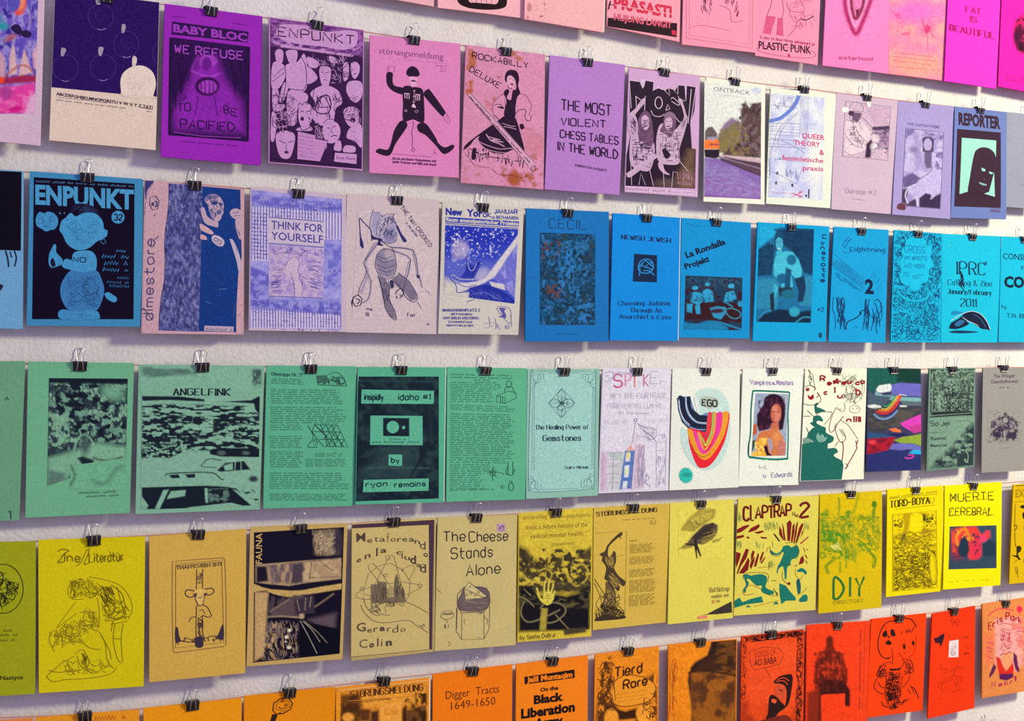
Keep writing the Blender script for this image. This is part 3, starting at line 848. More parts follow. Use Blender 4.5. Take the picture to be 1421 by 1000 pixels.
Z('second','F6','643,55 1143,115 1135,968 610,925','d48cae','rust-stained pink booklet with a woman in tartan skirt and guitar|rust-stained booklet',(702,66,78),'''
@stain
G 8 d48cae 645,58 1141,117 1133,964 613,922
. x b8684e 0.58 34,60 0.12 650,60 740,70 740,180 700,200 680,360 640,360
. x b45c40 0.60 30,26 0.10 640,260 700,260 690,360 640,360
. e a85238 945,895 44,48 0 22
. x a85a3c 0.56 40,40 0.16 850,820 1080,820 1080,955 850,950
. x b06a60 0.55 40,30 0.2 1040,560 1135,640 1130,950 1060,950
. e b8705c 975,140 26,14 20 10
. e b8705c 940,110 22,16 0 10
. x c07a80 0.58 40,30 0.2 620,820 760,820 700,930 615,920
. x c07078 0.60 24,24 0.2 760,360 840,360 820,460 770,460
. e c05868 850,255 10,8 0 8
. k a86080 5 8 1000,560 1090,610 1130,650
. p cc8098 50 1000,560 1135,640 1135,760 1010,720
. n 0.10 14,14
@title
H 24102c 5 34 684,136 1035,200 ROCKABILLY
h 24102c 5 34 662,215 848,322 DELUXE
@figure
q 2a1230 890,240 905,215 935,208 965,220 978,260 972,310 985,350 955,345 960,300 930,245 905,250 900,285 888,270
q dca0bc 905,250 930,245 955,275 945,310 915,318 902,285
s 2a1230 3 915,262 930,265
s 2a1230 3 940,272 952,268
q 7a2848 922,292 945,295 932,305
s 2a1230 4 905,300 915,320 935,322
q 2a1230 880,350 905,325 915,345 900,380 925,395 935,350 945,330 985,350 965,380 955,440 950,500 885,495 890,440 900,400
s 2a1230 3 985,355 1020,365 1048,410 1055,440 1040,490
s 2a1230 4 1055,490 1050,520 1030,525 1015,500 1020,460 985,455 955,480
s 2a1230 3 880,355 850,375 815,410 808,450 820,490
s 2a1230 4 815,430 850,420 878,440
q 2a1230 840,440 850,435 880,440 878,450
X 2a1230 3 34 84 60 885,380 975,385 950,495 890,495
q 2a1230 890,495 950,500 990,620 1010,720 960,700 840,740 720,640 850,520
q 2a1230 850,520 890,500 760,600 700,640 670,680 630,710 660,660
@skirt
X d8a4c0 7 9 8 70 770,620 880,650 880,680 800,650
s c494b4 7 770,610 800,650 850,670 885,690
s c494b4 5 880,560 930,570 960,580
s c494b4 4 870,540 920,556 955,560
s c494b4 5 700,640 740,665 800,690 860,705 940,700 1000,720
s c494b4 4 690,660 740,690 800,715 870,728 950,730
s 2a1230 5 665,700 740,740 820,760 900,770 1000,790
q 2a1230 688,700 712,710 700,770 678,765
X 2a1230 6 60 92 60 650,690 760,700 1020,760 1060,800 1000,830 720,790 630,740
X d8a0bc 4 40 6 36 680,700 1010,760 1000,810 700,760
s 2a1230 2.5 640,740 670,770 700,810 790,825
s 2a1230 2.5 800,830 850,870 930,875 990,890 1060,870
s 2a1230 2.5 980,570 1000,545 1010,570 990,580
q 2a1230 980,550 1000,545 1008,570 990,578
s 2a1230 4 815,490 835,500 850,520
@guitar
p d49cb8 655,362 680,350 1085,800 1060,850 1030,805
l 2a1230 3 655,362 1035,812
l 2a1230 3 672,352 1080,795
L 3a1c40 15 664,378 1045,800
e 2a1230 3 1068,830 16,18
s 2a1230 3 1050,840 1080,812
''')
Z('second','A3','217,263 577,310 550,932 193,905','b680ca','plain lilac booklet with four lines of hand-lettered capitals|plain lilac hand-lettered booklet',(815,81,93),'''
@title
H 2a1434 5 50 272,528 508,556 THE MOST
H 2a1434 4.5 34 270,600 482,614 VIOLENT
H 2a1434 4.5 36 266,660 543,694 CHESS TABLES
H 2a1434 5 40 255,720 540,762 IN THE WORLD
@caption
T 3a2044 0.02 11 335,796 490,824 SAMANTHA DORSETT
''')
Z('second','F5','108,65 578,122 562,922 78,888','cfa4cf','lilac booklet with two long-haired men in checked shirts, fists raised|booklet with two men in checked shirts',(922,95,106),'''
@letters
p 2c1b30 110,148 180,160 200,205 210,150 270,160 265,215 300,200 345,215 370,200 415,215 430,180 475,185 485,290 492,185 552,195 540,345 512,430 540,860 85,845 92,640 118,500 112,300
@border
l e2c6de 4 152,252 205,290
l e2c6de 3.5 272,158 272,215
l e2c6de 3.5 405,215 430,240 432,180
l e2c6de 3.5 345,215 375,250 372,200
l e2c6de 3.5 432,250 440,270 478,285
l e2c6de 4 110,145 122,330
l e2c6de 4 108,148 180,152 198,200 212,148 272,155 268,215 300,198 345,212 372,195 415,210 432,178 478,182 484,280
l e2c6de 4 152,250 160,350
l e2c6de 4 215,250 210,345
l e2c6de 4 490,182 552,192 515,420
l e2c6de 4 520,205 498,430
q d8bcd8 180,150 215,150 200,200
G 7 2c1b30 300,560 550,600 545,865 85,845
. p 6a5040 60 430,780 500,600 550,560 545,870 430,860
. e 7a5c54 490,800 60,60 0 50
. e 5c4a48 360,830 80,30 0 30
. n 0.3 14,14
@letters
e e2c6de 5 303,295 24,38
s e2c6de 4 252,345 270,378 310,385 340,370
l e2c6de 4 350,345 362,305 378,335 350,345
s e2c6de 4 385,270 400,262 440,300 430,310 388,285
s e2c6de 4 410,385 440,420 470,425
@figures
q c9a8c4 190,275 210,265 212,295 190,320 150,370 135,400 165,450 165,500 110,500 95,420 108,370 150,330
q 735070 180,380 210,348 245,370 262,450 268,560 250,620 175,600 165,500 160,440
q cda8c8 190,395 215,375 238,400 238,450 215,475 192,445
s 2c1b30 4 195,408 212,412
s 2c1b30 4 220,412 236,408
s 2c1b30 4 200,440 215,452 230,440
q c6a4c6 120,500 165,500 180,580 240,600 270,560 275,640 245,740 180,740 115,690
q c6a4c6 105,380 150,380 165,450 160,510 120,520 98,440
q c9a8c4 432,275 450,268 465,300 485,370 495,400 470,500 440,600 440,690 380,705 300,680 285,560 300,460 330,430 360,480 400,480 440,440 470,390 455,320
q 735070 330,440 340,380 375,360 410,380 415,450 380,520 345,500 310,480
q 8a6a88 342,368 375,352 410,372 408,398 342,390
q cda8c8 345,405 375,390 392,410 390,450 365,478 345,450
s 2c1b30 4 348,415 364,418
s 2c1b30 4 374,418 388,414
s 2c1b30 5 352,444 368,452 382,442
@plaid
X 4a3050 5 40 2 46 120,520 270,570 260,730 125,700
X 4a3050 5 34 88 60 120,520 270,570 260,730 125,700
X 4a3050 4 34 60 40 100,390 160,390 160,510 120,510
X 5a3c60 4 46 6 40 300,480 470,430 440,690 310,670
X 5a3c60 4 40 92 50 300,480 440,480 440,690 310,670
X 5a3c60 4 16 130 34 450,400 495,390 460,520 440,500
X e8d0e4 3 50 3 24 125,520 265,570 255,730 125,700
X e8d0e4 3 50 8 24 300,480 450,470 440,690 310,670
C 4a3050 3 26 34 170,400 260,400 265,590 170,590
@baton
p c9a8c4 90,765 285,635 292,655 118,790 95,788
s e2c6de 3 90,765 285,632
q 2c1b30 325,610 345,598 380,640 350,665
s e2c6de 4 300,690 330,750 375,772
q cda8c8 300,690 325,700 345,745 375,770 340,765 305,730
@trousers
l e2c6de 3 118,680 125,840
l e2c6de 3 172,840 185,760 215,840
l e2c6de 3 240,730 268,848
l e2c6de 3 330,700 338,855
l e2c6de 3 388,858 398,750 430,760
l e2c6de 3 440,680 500,750
@logo
X c88aac 4 30 90 30 425,755 530,760 525,815 425,808
l c88aac 3 425,818 520,830
l c88aac 3 425,830 520,840
@caption
p d8b8d8 78,845 560,882 560,915 78,885
L 8a3a78 16 88,872 385,892
L a06898 10 392,892 550,900
''')
Z('second','F5','620,128 1010,180 1005,970 602,950','e9eddc','cream booklet with a photograph of an orange train on tracks|booklet with the orange train',(1020,108,118),'''
G 6 e6ead8 608,150 985,200 980,935 604,918 photograph
. p dfe3dc 30 605,160 990,200 990,420 605,500
. e c8cfe0 955,215 34,22 10 20
. p 6a5a5c 10 612,480 630,455 660,450 690,490 700,540 610,540
. p 8a7090 16 700,500 740,430 790,390 840,420 850,500 800,560 700,560
. p 7c7050 14 690,540 720,480 760,460 790,430 850,420 860,560 760,630 700,620
. p 5a4444 12 850,340 880,280 900,330 930,300 985,290 985,660 720,640 760,600 830,560 850,480
. x 8a7848 0.55 22,26 0.2 700,470 900,450 900,650 700,630
. x 3c2c34 0.6 24,30 0.16 840,300 985,300 985,660 800,640
. x 74606a 0.62 18,20 0.2 840,300 985,300 985,660 800,640
. p c8a8b8 10 710,636 985,665 985,690 800,665 710,650
. p 8464ac 14 605,655 720,660 985,760 985,940 605,925
. p 5a4254 10 700,648 985,690 985,775 900,750 720,672
. k a084a0 5 5 720,655 980,730
. k 3c2a44 5 5 740,650 980,708
. k 3c2a44 6 5 720,672 985,780
. x 8c54a4 0.5 30,10 0.5 605,760 985,860 985,940 605,925
. x 9484bc 0.5 24,8 0.5 605,670 800,720 985,850 985,930 605,900
. p 281c30 7 606,600 705,600 708,650 680,662 610,652
. p f07c38 6 606,545 640,528 695,530 706,560 704,598 606,598
. p a85058 5 640,562 704,562 702,575 640,575
. p 9098b0 6 625,520 690,515 695,532 625,535
. e b8a8c0 660,540 10,5 0 4
. n 0.2 7,7
@title
T 5a5a70 -0.01 27 668,218 910,245 ONTRACK
@caption
L 9aa0a8 5 705,246 880,264
''')
Z('second','F3','103,62 580,112 548,942 70,908','e8eede','white booklet with blue transit-map lines and pink lower-case text|booklet with blue map lines',(1116,119,130),'''
G 8 dfe4ee 108,105 495,135 480,880 85,860
. x c4c8ec 0.5 60,90 0.3
. e e8ece6 430,600 60,200 0 60
. n 0.06 9,9
@map
s 6c86d8 26 305,118 285,170 240,230 170,285 92,305
s 6c7ac8 3 320,112 285,200 210,270 140,340
l 7a70b0 2 318,120 312,430
l 7a70b0 2 330,120 322,400
l 7a70b0 2 340,122 334,400
l 7a70b0 2 352,122 346,400
l 7a70b0 2 366,124 360,400
l 7a70b0 2 378,125 370,380
l 9a6a9c 3 105,188 300,210
l 9a6a9c 3 100,375 310,395
l 9a6a9c 3 98,430 305,452
l 7a70b0 3 98,320 310,325
l 7a70b0 2 90,345 310,350
l 7a70b0 2 90,362 310,366
l 7a70b0 2 90,405 310,415
l 9a6a9c 3 85,490 300,500 365,505
l 7a70b0 2 85,470 240,478
s 6a6098 2.5 305,235 220,300 160,370 130,450 105,560 95,700
s 6a6098 2.5 300,255 240,300 180,380 150,470
s 6a6098 2.5 85,440 180,450 270,490 350,540
s 7a80a0 2 110,480 90,600 100,712 75,710
l 7a80b0 2.5 82,665 180,705 290,765 330,650
l 7a80b0 2 150,580 330,610
l 7a70b0 2 195,120 205,200
s 7a70b0 2 110,120 160,100
C 8a88b8 2 20 40 110,120 300,120 300,230 110,230
C 6a88a0 3 12 26 130,560 190,560 190,600 130,600
X 6a82b0 4 24 92 46 185,640 300,670 300,745 185,705
q 5a6880 142,680 156,676 158,694 146,696
q 5a6880 134,750 146,746 148,766 136,768
q 4a4860 252,766 264,762 266,782 254,784
l d070a0 2 85,820 300,838
@scissors
s e0487c 5 260,830 290,845 330,858
s e0487c 5 262,855 295,842 330,820
e e0487c 4 318,824 9,6
e e0487c 4 318,856 9,6
l 2c2c4c 8 380,802 378,868
q 2c2c4c 355,842 366,846 364,860 354,856
@title
T e03878 0.012 36 330,428 495,446 QUEER
T e03878 0.012 36 272,480 462,496 THEORY
T e03878 0.02 36 458,550 492,554 &
T e03878 0.012 34 185,588 486,612 feministische
T e03878 0.012 34 336,664 484,672 praxis
''')
Z('second','F3','582,100 1033,155 985,985 545,948','cdb4c9','pale mauve booklet with pencil drawing of a capped worker and white sticker|pale mauve booklet with capped worker',(1203,130,140),'''
G 7 cbb0c6 648,162 978,203 955,598 628,568
. p e0ccd8 14 650,300 760,300 840,400 800,500 740,560 640,560
. p c4a4c0 18 780,180 978,205 975,340 850,330
. p a888ac 14 850,350 975,370 960,500 880,480
. x 4a3854 0.6 26,12 0.2 840,350 978,360 960,560 860,520
. p 4a3858 8 850,352 975,342 975,372 860,378
. p 6a5070 10 690,240 770,250 740,320 700,310
. p 3a2844 8 800,480 850,430 830,580 790,580
. e e4d4e0 860,500 30,34 0 16
. e e0d0dc 870,440 30,26 0 16
. n 0.2 10,10
@drawing
S 4a3050 3 675,215 700,175 740,170 775,200 772,240 720,235 690,250
q 4a3050 680,235 710,240 700,270 670,260
s 4a3050 3 690,250 680,290 710,320 745,305 765,260
s 4a3050 3 650,300 700,320 720,420 800,490
s 4a3050 3 765,280 830,340 850,380 830,420
s 4a3050 3 640,400 700,480 780,510
s 4a3050 3 720,340 740,400 810,470
s 4a3050 3 810,500 850,470 885,480 880,510 840,530
s 4a3050 3 640,530 690,560 760,540
s 4a3050 3 760,310 750,340 775,370
C 5a3c60 3 40 30 650,330 720,340 800,480 740,540 660,470
X 5a4468 3 30 50 30 860,380 970,380 960,500 880,470
C 5a4468 2.5 16 24 830,470 900,470 890,560 810,560
@border
l 8a7090 2.5 650,160 980,202 958,600 625,568 650,160
@sticker
q f4f8ec 622,222 640,206 668,210 675,228 655,242 630,244
q f0f4e8 806,165 830,165 832,200 820,208 808,190
@caption
H 9a88a4 2.5 34 648,832 872,850 Garage #2
s 9a88a4 2.5 690,885 720,875 790,888
''')
Z('second','F4','92,55 518,98 492,965 45,930','a89ad2','lavender booklet with a framed photo of a figure with clawed hand|lavender booklet with clawed hand',(1284,140,149),'''
G 6 a294cc 150,262 440,295 412,885 118,860 photograph
. x c4b8e4 0.5 60,80 0.3
. p 7a6ca8 20 150,262 230,262 200,300 150,330
. x 6a5890 0.6 30,14 0.2 260,280 440,300 430,420 300,330
. p 443458 8 275,340 300,322 345,325 365,360 360,440 320,440 280,440
. e b8a8d8 318,385 32,50 0 8
. p 5a4a6c 6 280,430 350,425 345,450 300,448
. p 6c5c88 10 290,450 350,440 345,560 310,570 290,520
. x 7a6ca8 0.55 30,26 0.2 380,440 440,440 430,620 370,560
. p c0b4e4 14 240,660 320,600 420,570 425,760 300,780 240,860 220,760
. p 6a5890 16 120,640 200,600 260,640 220,700 130,720
. e 8a7cb0 210,420 34,26 0 26
. p 3c2c50 10 250,800 300,760 340,770 345,800 420,760 412,885 250,870
. p 4a3a60 10 118,730 170,720 150,840 230,800 230,868 118,860
. k d8d0ec 9 5 225,690 170,720 145,780 165,840
. k d8d0ec 9 5 225,790 240,860
. k c8bce4 9 5 345,760 362,785 340,805
. k 2c2040 4 4 250,650 330,600 350,550
. n 0.22 9,12
@border
l 54467c 3 150,258 442,292 414,886 116,862 150,258
@title
T 6a5e9c 0.01 20 160,236 410,262 THE CASTRA POEMS
@stamp
q 6a3848 85,885 88,850 120,838 148,850 142,893
l a894c4 3 120,835 150,850 146,892
''')
Z('second','F4','528,98 922,140 920,968 495,955','6f80bf','slate blue booklet with a dark long-haired face on mint green|slate blue booklet with dark face',(1360,148,158),'''
@title
T 3c2238 0.085 82 556,228 878,262 REPORTER
X 7888c4 6 14 92 40 575,215 870,245 870,280 575,258
p 3c2238 545,262 880,290 880,875 522,862
@face
p a2e4d4 580,328 845,350 832,785 562,762
q 3c2238 632,760 640,640 672,460 700,415 745,400 800,415 838,465 850,600 830,800 740,780
p 3c2238 620,745 680,720 845,800 845,870 600,862 560,765
p a2e4d4 828,590 834,785 752,760 790,745
p a2e4d4 730,555 762,570 758,585 735,582
p a2e4d4 790,585 820,595 812,608 790,600
p 8ab8b8 712,668 768,685 772,696 740,694 715,680
s 6a7888 3 750,640 758,650
@caption
p 6a6a9c 800,880 878,880 878,912 805,908
L 5a3c5c 16 808,906 874,910
''',pages='8090c4')
Z('second','F4','928,140 1190,168 1175,890 920,872','9a9eb2','grey-blue plain booklet cut off by the right edge of the second row|plain grey-blue booklet',(1428,158,168),'''
@caption
s 7a7e98 3 1028,700 1060,712
L 8a8ea4 8 1070,300 1160,310
''')
# ---------------------------------------------------------------- third cord: blue booklets
Z('third','G1','-490,15 135,50 130,945 -500,925','6da6cc','light blue booklet with black upper half cut by left edge|black-topped light blue booklet',None,'''
G 8 0e0a1a -480,25 122,55 118,500 -485,480
. p 0e0a1a 4 -480,25 122,55 118,500 -485,480
. n 0.3 8,8
@illustration
X 10101e 11 26 84 70 -480,470 30,490 60,560 -40,620 -480,600
s 1c2038 9 30,500 42,545 48,592
s 1c2038 8 80,500 92,540 82,590
s 1c2038 7 55,505 66,540
q 1c2038 -10,700 0,690 16,700 4,722 -10,730
@caption
L 1c2038 34 -420,740 -30,722
''')
Z('third','G1','170,50 805,95 795,932 150,925','3f8cb8','blue booklet with a round-headed figure holding a bottle on black|booklet with round-headed figure',(121,240,250),'''
G 7 130a22 192,84 762,122 756,888 182,888
. p 130a22 4 192,84 762,122 756,888 182,888
. n 0.35 7,7
@title
L 5a8cb8 11 202,112 755,142
T 4a9cc8 0.055 100 200,232 758,262 ENPUNKT
@illustration
q 4393c4 208,300 225,280 250,288 270,278 300,285 325,310 328,345 312,375 285,382 260,390 235,375 210,360 202,330
C 2a5c8c 2 24 34 215,300 320,300 315,370 220,365
s 4a9cc8 6 335,285 345,290
s 4a9cc8 6 362,285 368,288
q 1c1434 405,250 450,232 520,245 560,280 582,330 570,330 520,290 440,270 410,290
X 2c3c64 3 60 150 40 405,245 540,240 580,320 440,290
q 459ac8 340,360 350,330 375,310 400,285 430,305 480,285 540,290 580,330 590,375 608,385 605,415 580,432 545,450 510,480 470,495 425,492 380,460 355,410 338,385
C 2f6c9c 2.5 46 40 365,320 560,310 560,440 420,470
O 3a80ac 4 572,438 590,432 600,450 586,462 572,452
q 4498c6 415,515 450,500 510,500 540,525 548,570 535,620 470,625 400,610 395,590 405,560
H 1c2c58 5 26 414,562 484,565 NO
q 4498c6 372,545 410,560 410,600 370,600 350,580
q 4498c6 296,480 306,462 318,470 320,510 352,545 350,575 318,590 290,595 276,570 278,520
q 1c1434 285,560 300,540 315,580 295,590
q 3c7eb4 400,612 470,622 545,612 575,660 590,720 575,790 545,838 480,845 400,840 360,800 342,740 350,680
C 2c5c90 3 130 44 370,640 560,640 570,820 380,820
q 4090c0 330,850 360,832 430,845 500,838 550,842 565,870 550,888 400,892 340,885
C 2f6c9c 2.5 24 40 340,850 550,850 550,880 350,885
q 4498c6 595,742 615,735 640,750 662,768 655,790 630,788 600,765
s 4498c6 5 588,745 600,750
@issue_number
e 459ac8 0 668,310 37,36
H 161430 6 32 646,326 692,328 32
@caption
L 3a7ab0 20 658,506 726,510
L 3a7ab0 22 578,540 730,546
L 3a7ab0 23 590,580 726,584
L 3a7ab0 22 582,614 730,618
L 3a7ab0 14 664,658 732,662
L 3a7ab0 14 606,682 732,688
L 3a7ab0 14 618,704 732,710
''',pages='4a86a4')
Z('third','G2','45,60 615,112 612,955 25,948','cfa6ae','booklet with denim-like strip and man in glasses on deep blue|booklet with man in glasses',(270,251,261),'''
@illustration
p 3a3a78 48,64 100,66 70,110 50,170 46,120
G 6 5c619c 186,80 384,96 360,938 128,930
. x 3c3f7c 0.5 16,16 0.3
. x 8488b8 0.6 10,18 0.3
. x 34366c 0.62 9,26 0.3
. n 0.35 8,14
@background
p cfa6ae 100,68 186,76 184,200 172,300 160,400 163,520 158,640 140,740 126,860 128,935 30,945 48,200 60,120
s 2e3060 3 186,80 184,200 172,300 160,400 163,520 158,640 140,740 130,860 128,930
s 6a6494 3 100,68 72,120 52,180 46,260
p 123a84 384,98 608,118 606,560 580,940 360,935 372,500
q cfa6ae 605,560 588,590 575,940 608,945
p cfa6ae 598,112 614,112 610,955 578,950 592,580 606,500
@portrait
q c2a4b4 392,175 412,148 450,140 482,158 500,190 504,212 500,232 502,250 492,262 488,280 474,296 452,292 430,272 418,240 412,205
q 123a84 400,200 412,205 420,240 432,272 424,285 404,258 396,230
q 8a7ca4 392,175 412,148 450,140 482,158 460,155 425,165 405,185
X 28407c 3 40 20 30 395,150 470,145 480,165 410,185
q 1c3c80 436,190 452,184 468,188 462,200 444,202
q 1c3c80 476,190 494,194 496,206 482,204
q c2a4b4 372,230 385,215 400,240 408,265 440,290 470,300 470,330 440,325 400,310 382,280
s 28407c 5 425,185 450,180 470,190
s 28407c 6 430,192 445,200 462,190
s 28407c 5 470,195 488,200 495,210
s 6a7098 5 400,170 430,155 470,160
q 5a6494 470,232 492,240 480,258 462,250
s 28407c 4 478,205 494,225 480,232
q 8a80a8 424,225 440,250 452,284 438,282 426,262
s 28407c 4 425,230 450,250 455,275
X 4a5690 3 30 70 26 400,160 480,160 490,280 420,270
q cfa6ae 372,310 440,355 432,372 372,345
q cfa6ae 372,372 400,382 405,402 370,398
q c8b4c0 435,385 455,375 490,390 508,415 495,440 465,435 438,410
S 34508c 4 450,392 470,398 466,412 450,406
s 34508c 4 475,400 490,415 480,430
s 34508c 3 460,420 480,430
q c2a4b4 538,245 560,225 590,228 605,250 605,330 590,300 570,285 548,270
s 34508c 3 555,250 590,245
s 34508c 3 560,265 595,262
q c2a4b4 570,290 600,310 602,400 580,370
q c0b0c4 538,398 560,410 590,480 605,560 590,590 575,520 550,440
X 4a5690 3 24 80 36 560,300 600,320 600,560 570,440
s 6a86b8 3 475,692 505,686 520,690
s 5a7ab0 3 400,760 430,772
s 4a6aa8 3 558,850 565,800 575,760
@caption
p c0aabc 392,902 560,908 558,938 390,932
L 3a3c70 15 400,928 550,934
@title
O 4a4476 4 78,160 110,150 130,180 122,225 92,232 74,200
H 4a4476 5 30 86,212 118,212 #3
h 4a4476 4.5 56 92,868 104,400 dimestore
s 4a4476 4 92,868 70,840 40,800 28,812
s 4a4476 4 104,400 118,390 128,378
s 4a4476 3 98,268 108,250
''',pages='c8a0a6')
Z('third','G3','55,82 632,130 632,958 45,948','c9b4c4','booklet with violet halftone bead pattern around boxed two-line slogan|booklet with halftone bead pattern',(414,262.5,272),'''
G 7 8684cc 62,100 608,158 602,945 50,935
. x a8a4dc 0.5 60,60 0.3
. p 6a68c0 16 65,130 605,180 605,230 65,190
. p 6460bc 18 55,560 170,600 170,760 600,780 600,860 55,800
. p 6c6cc4 14 500,420 605,430 600,700 500,690
. x 9894d8 0.56 30,30 0.3
. n 0.14 8,8
@pattern
'''+'\n'.join('s d2c4dc 10 %d,%d %d,%d' % (x,195+int(.08*x),x,290 if 170 < x < 500 else (530 if x < 170 else 400)) for x in range(72,600,18))+'\n'+
'\n'.join('s d2c4dc 10 %d,%d %d,940' % (x,820+int(.06*x),x) for x in range(62,590,17))+'\n'+
'\n'.join('l 4c489c 3 %d,190 %d,%d' % (x+7,x+7,(285 if 170 < x < 500 else (520 if x < 170 else 395))) for x in range(72,600,18))+'\n'+
'\n'.join('l 4c489c 3 %d,%d %d,930' % (x+8,800+int(.06*x),x+8) for x in range(62,590,17))+'\n'+
'\n'.join('X 5a54ac 3.5 %d 0 12 60,%d 160,%d 160,%d 60,%d' % (26,y,y+8,y+16,y+8) for y in range(235,520,22))+'\n'+
'\n'.join('C 5a54ac 3 34 12 60,%d 595,%d 595,%d 60,%d' % (y,y+20,y+34,y+14) for y in range(830,930,24))+'\n'+
'\n'.join('C 5a54ac 3 34 12 180,%d 500,%d 500,%d 180,%d' % (y,y+14,y+24,y+12) for y in range(205,270,22))+'''
C b8b0e0 3 30 24 80,135 600,180 600,215 80,180
C b8b0e0 3 40 20 500,560 600,570 600,800 500,790
C b8b0e0 3 40 20 60,700 160,720 580,800 580,840 60,790
@panel
p ccbcd0 165,268 500,292 500,445 165,425
l 463f94 4 172,265 500,292
l 463f94 4 165,420 498,445
@title
T 463f94 0.014 46 182,332 494,356 THINK FOR
T 463f94 0.014 46 180,398 494,422 YOURSELF
@illustration
G 6 c2accc 166,430 498,450 494,750 166,738
. x a894cc 0.55 26,18 0.2
. e c4acd0 330,580 60,120 0 30
. n 0.12 10,10
@drawing
l 5a4c98 3 166,740 494,752
C 6456a8 3 44 50 170,435 495,455 495,500 170,490
X 6456a8 3.5 70 -18 50 170,560 260,560 260,730 170,730
X 6456a8 3.5 70 12 50 390,520 495,530 490,735 400,735
C 7a68b0 2.5 40 46 260,480 390,480 390,720 280,720
q cdb6cc 290,520 330,500 350,540 340,620 372,690 360,735 330,738 318,640 280,620 262,590
s 6a58a0 3 265,560 290,520 330,505 350,540 345,600 400,640
s 6a58a0 3 300,600 320,680 318,735
s 6a58a0 3 350,610 372,690 362,738
s 6a58a0 3 310,495 340,485 372,500
''')
Z('third','G4','30,62 610,100 608,948 10,935','cdbbbd','pale booklet with ballpoint drawing of an insect-like creature in boots|booklet with insect-like creature',(550.5,272,282.5),'''
G 7 cdbbbd 95,160 565,190 560,860 60,850
. p a49cba 12 190,180 225,175 260,200 320,195 345,260 340,360 280,370 210,340 180,270
. p bcb0c4 8 232,210 290,200 300,290 250,330 215,290
. e 8c84ac 300,320 40,46 0 14
. p 8a8098 9 215,440 260,400 325,420 340,500 330,560 290,590 230,565 208,500
. e b0a4ac 300,440 36,34 0 12
. p 7c7084 8 225,575 270,590 300,640 295,720 330,800 338,850 300,840 270,780 250,700
. p 7c7084 8 310,590 360,560 420,610 465,680 470,725 430,735 390,680 340,640
. k 9a90a8 14 8 215,370 170,440 145,500 160,560 120,680
. k 9a90a8 10 8 160,560 178,630 165,720 125,745
. k a49ab0 12 8 310,395 440,415 470,520 500,640
. k a49ab0 12 8 320,415 425,470 400,600
. n 0.12 14,14
@drawing
s 343070 7 115,390 112,300 108,215 135,240 180,290 185,355
s 343070 8 112,300 118,350 130,395
q 343070 112,330 125,345 136,392 120,398
q 343070 340,270 352,265 375,310 405,350 400,362 380,355
s 343070 5 330,185 320,210 345,260 350,280
s 343070 4 195,160 190,175 175,230 175,280 195,330 230,350 300,370 340,350 345,300
s 343070 3 195,175 230,180 250,200 300,185 325,195
s 343070 3 250,200 220,250 215,320
s 343070 3 300,195 270,230 230,330
S 343070 4 265,300 280,290 300,295 290,312 270,312
s 343070 5 190,320 215,345 240,340 255,360
q 2c2858 180,310 205,330 250,345 240,365 260,385 220,380 225,350 190,345
s 343060 5 240,350 280,380 310,395 380,400 445,412 450,430
s 343060 4 310,395 330,420 400,445 430,470 425,490
s 343060 4 450,425 470,480 475,560 485,585 505,650
s 3c3860 3 440,430 460,500 470,580
q 343060 468,570 488,572 485,590 472,588
s 343060 4 430,480 415,560 395,620 385,670
s 3c3860 3 418,485 400,560 388,610
s 343060 4 225,370 180,430 135,490 150,525
s 3c3860 3 205,365 165,430 140,480
s 343060 4 135,500 150,555 110,650 100,700
s 3c3860 3 150,540 180,600 180,640 165,715 130,750
S 343060 4 222,440 260,405 320,420 340,500 330,560 290,595 235,570 208,510
s 3c3860 3 225,470 270,490 325,470
s 3c3860 3 220,500 270,525 332,505
s 3c3860 3 225,530 275,550 325,535
s 3c3860 3 225,450 265,465 315,450
s 343060 4 225,570 260,700 270,780 310,840 338,855 330,800 295,720 300,640
s 343060 4 305,600 360,640 400,710 440,740 470,730 468,690 420,610 350,555
s 3c3860 3 290,600 300,650 320,640 315,600
q 343058 298,610 318,605 325,640 310,655
O 2a2648 6 70,710 100,695 125,720 115,760 85,770 66,745
s 2a2648 6 85,720 110,730 95,755
s 2a2648 5 65,770 60,740 75,710
s 2a2648 6 335,690 345,670 370,655 385,680 375,710
s 2a2648 5 345,720 340,700
s 2a2648 4 360,690 370,700 362,720
s 3c3860 3 475,740 485,760 498,782
C 3c3860 2.5 30 40 215,200 330,200 340,350 220,330
C 3c3860 2.5 26 36 230,600 290,620 320,820 260,740
@caption
h 4a446c 3 24 365,150 550,395 THE TWIN CROOKED
H 4a446c 3 14 152,790 188,795 ms
H 4a446c 4 18 148,828 166,828 S
H 4a446c 3.5 22 410,832 455,835 Fun
q 5a506c 535,880 548,880 546,888 536,888
h 6a648c 2.5 12 400,245 470,330 in the garden
s 6a648c 3 528,670 550,680 545,695
''')
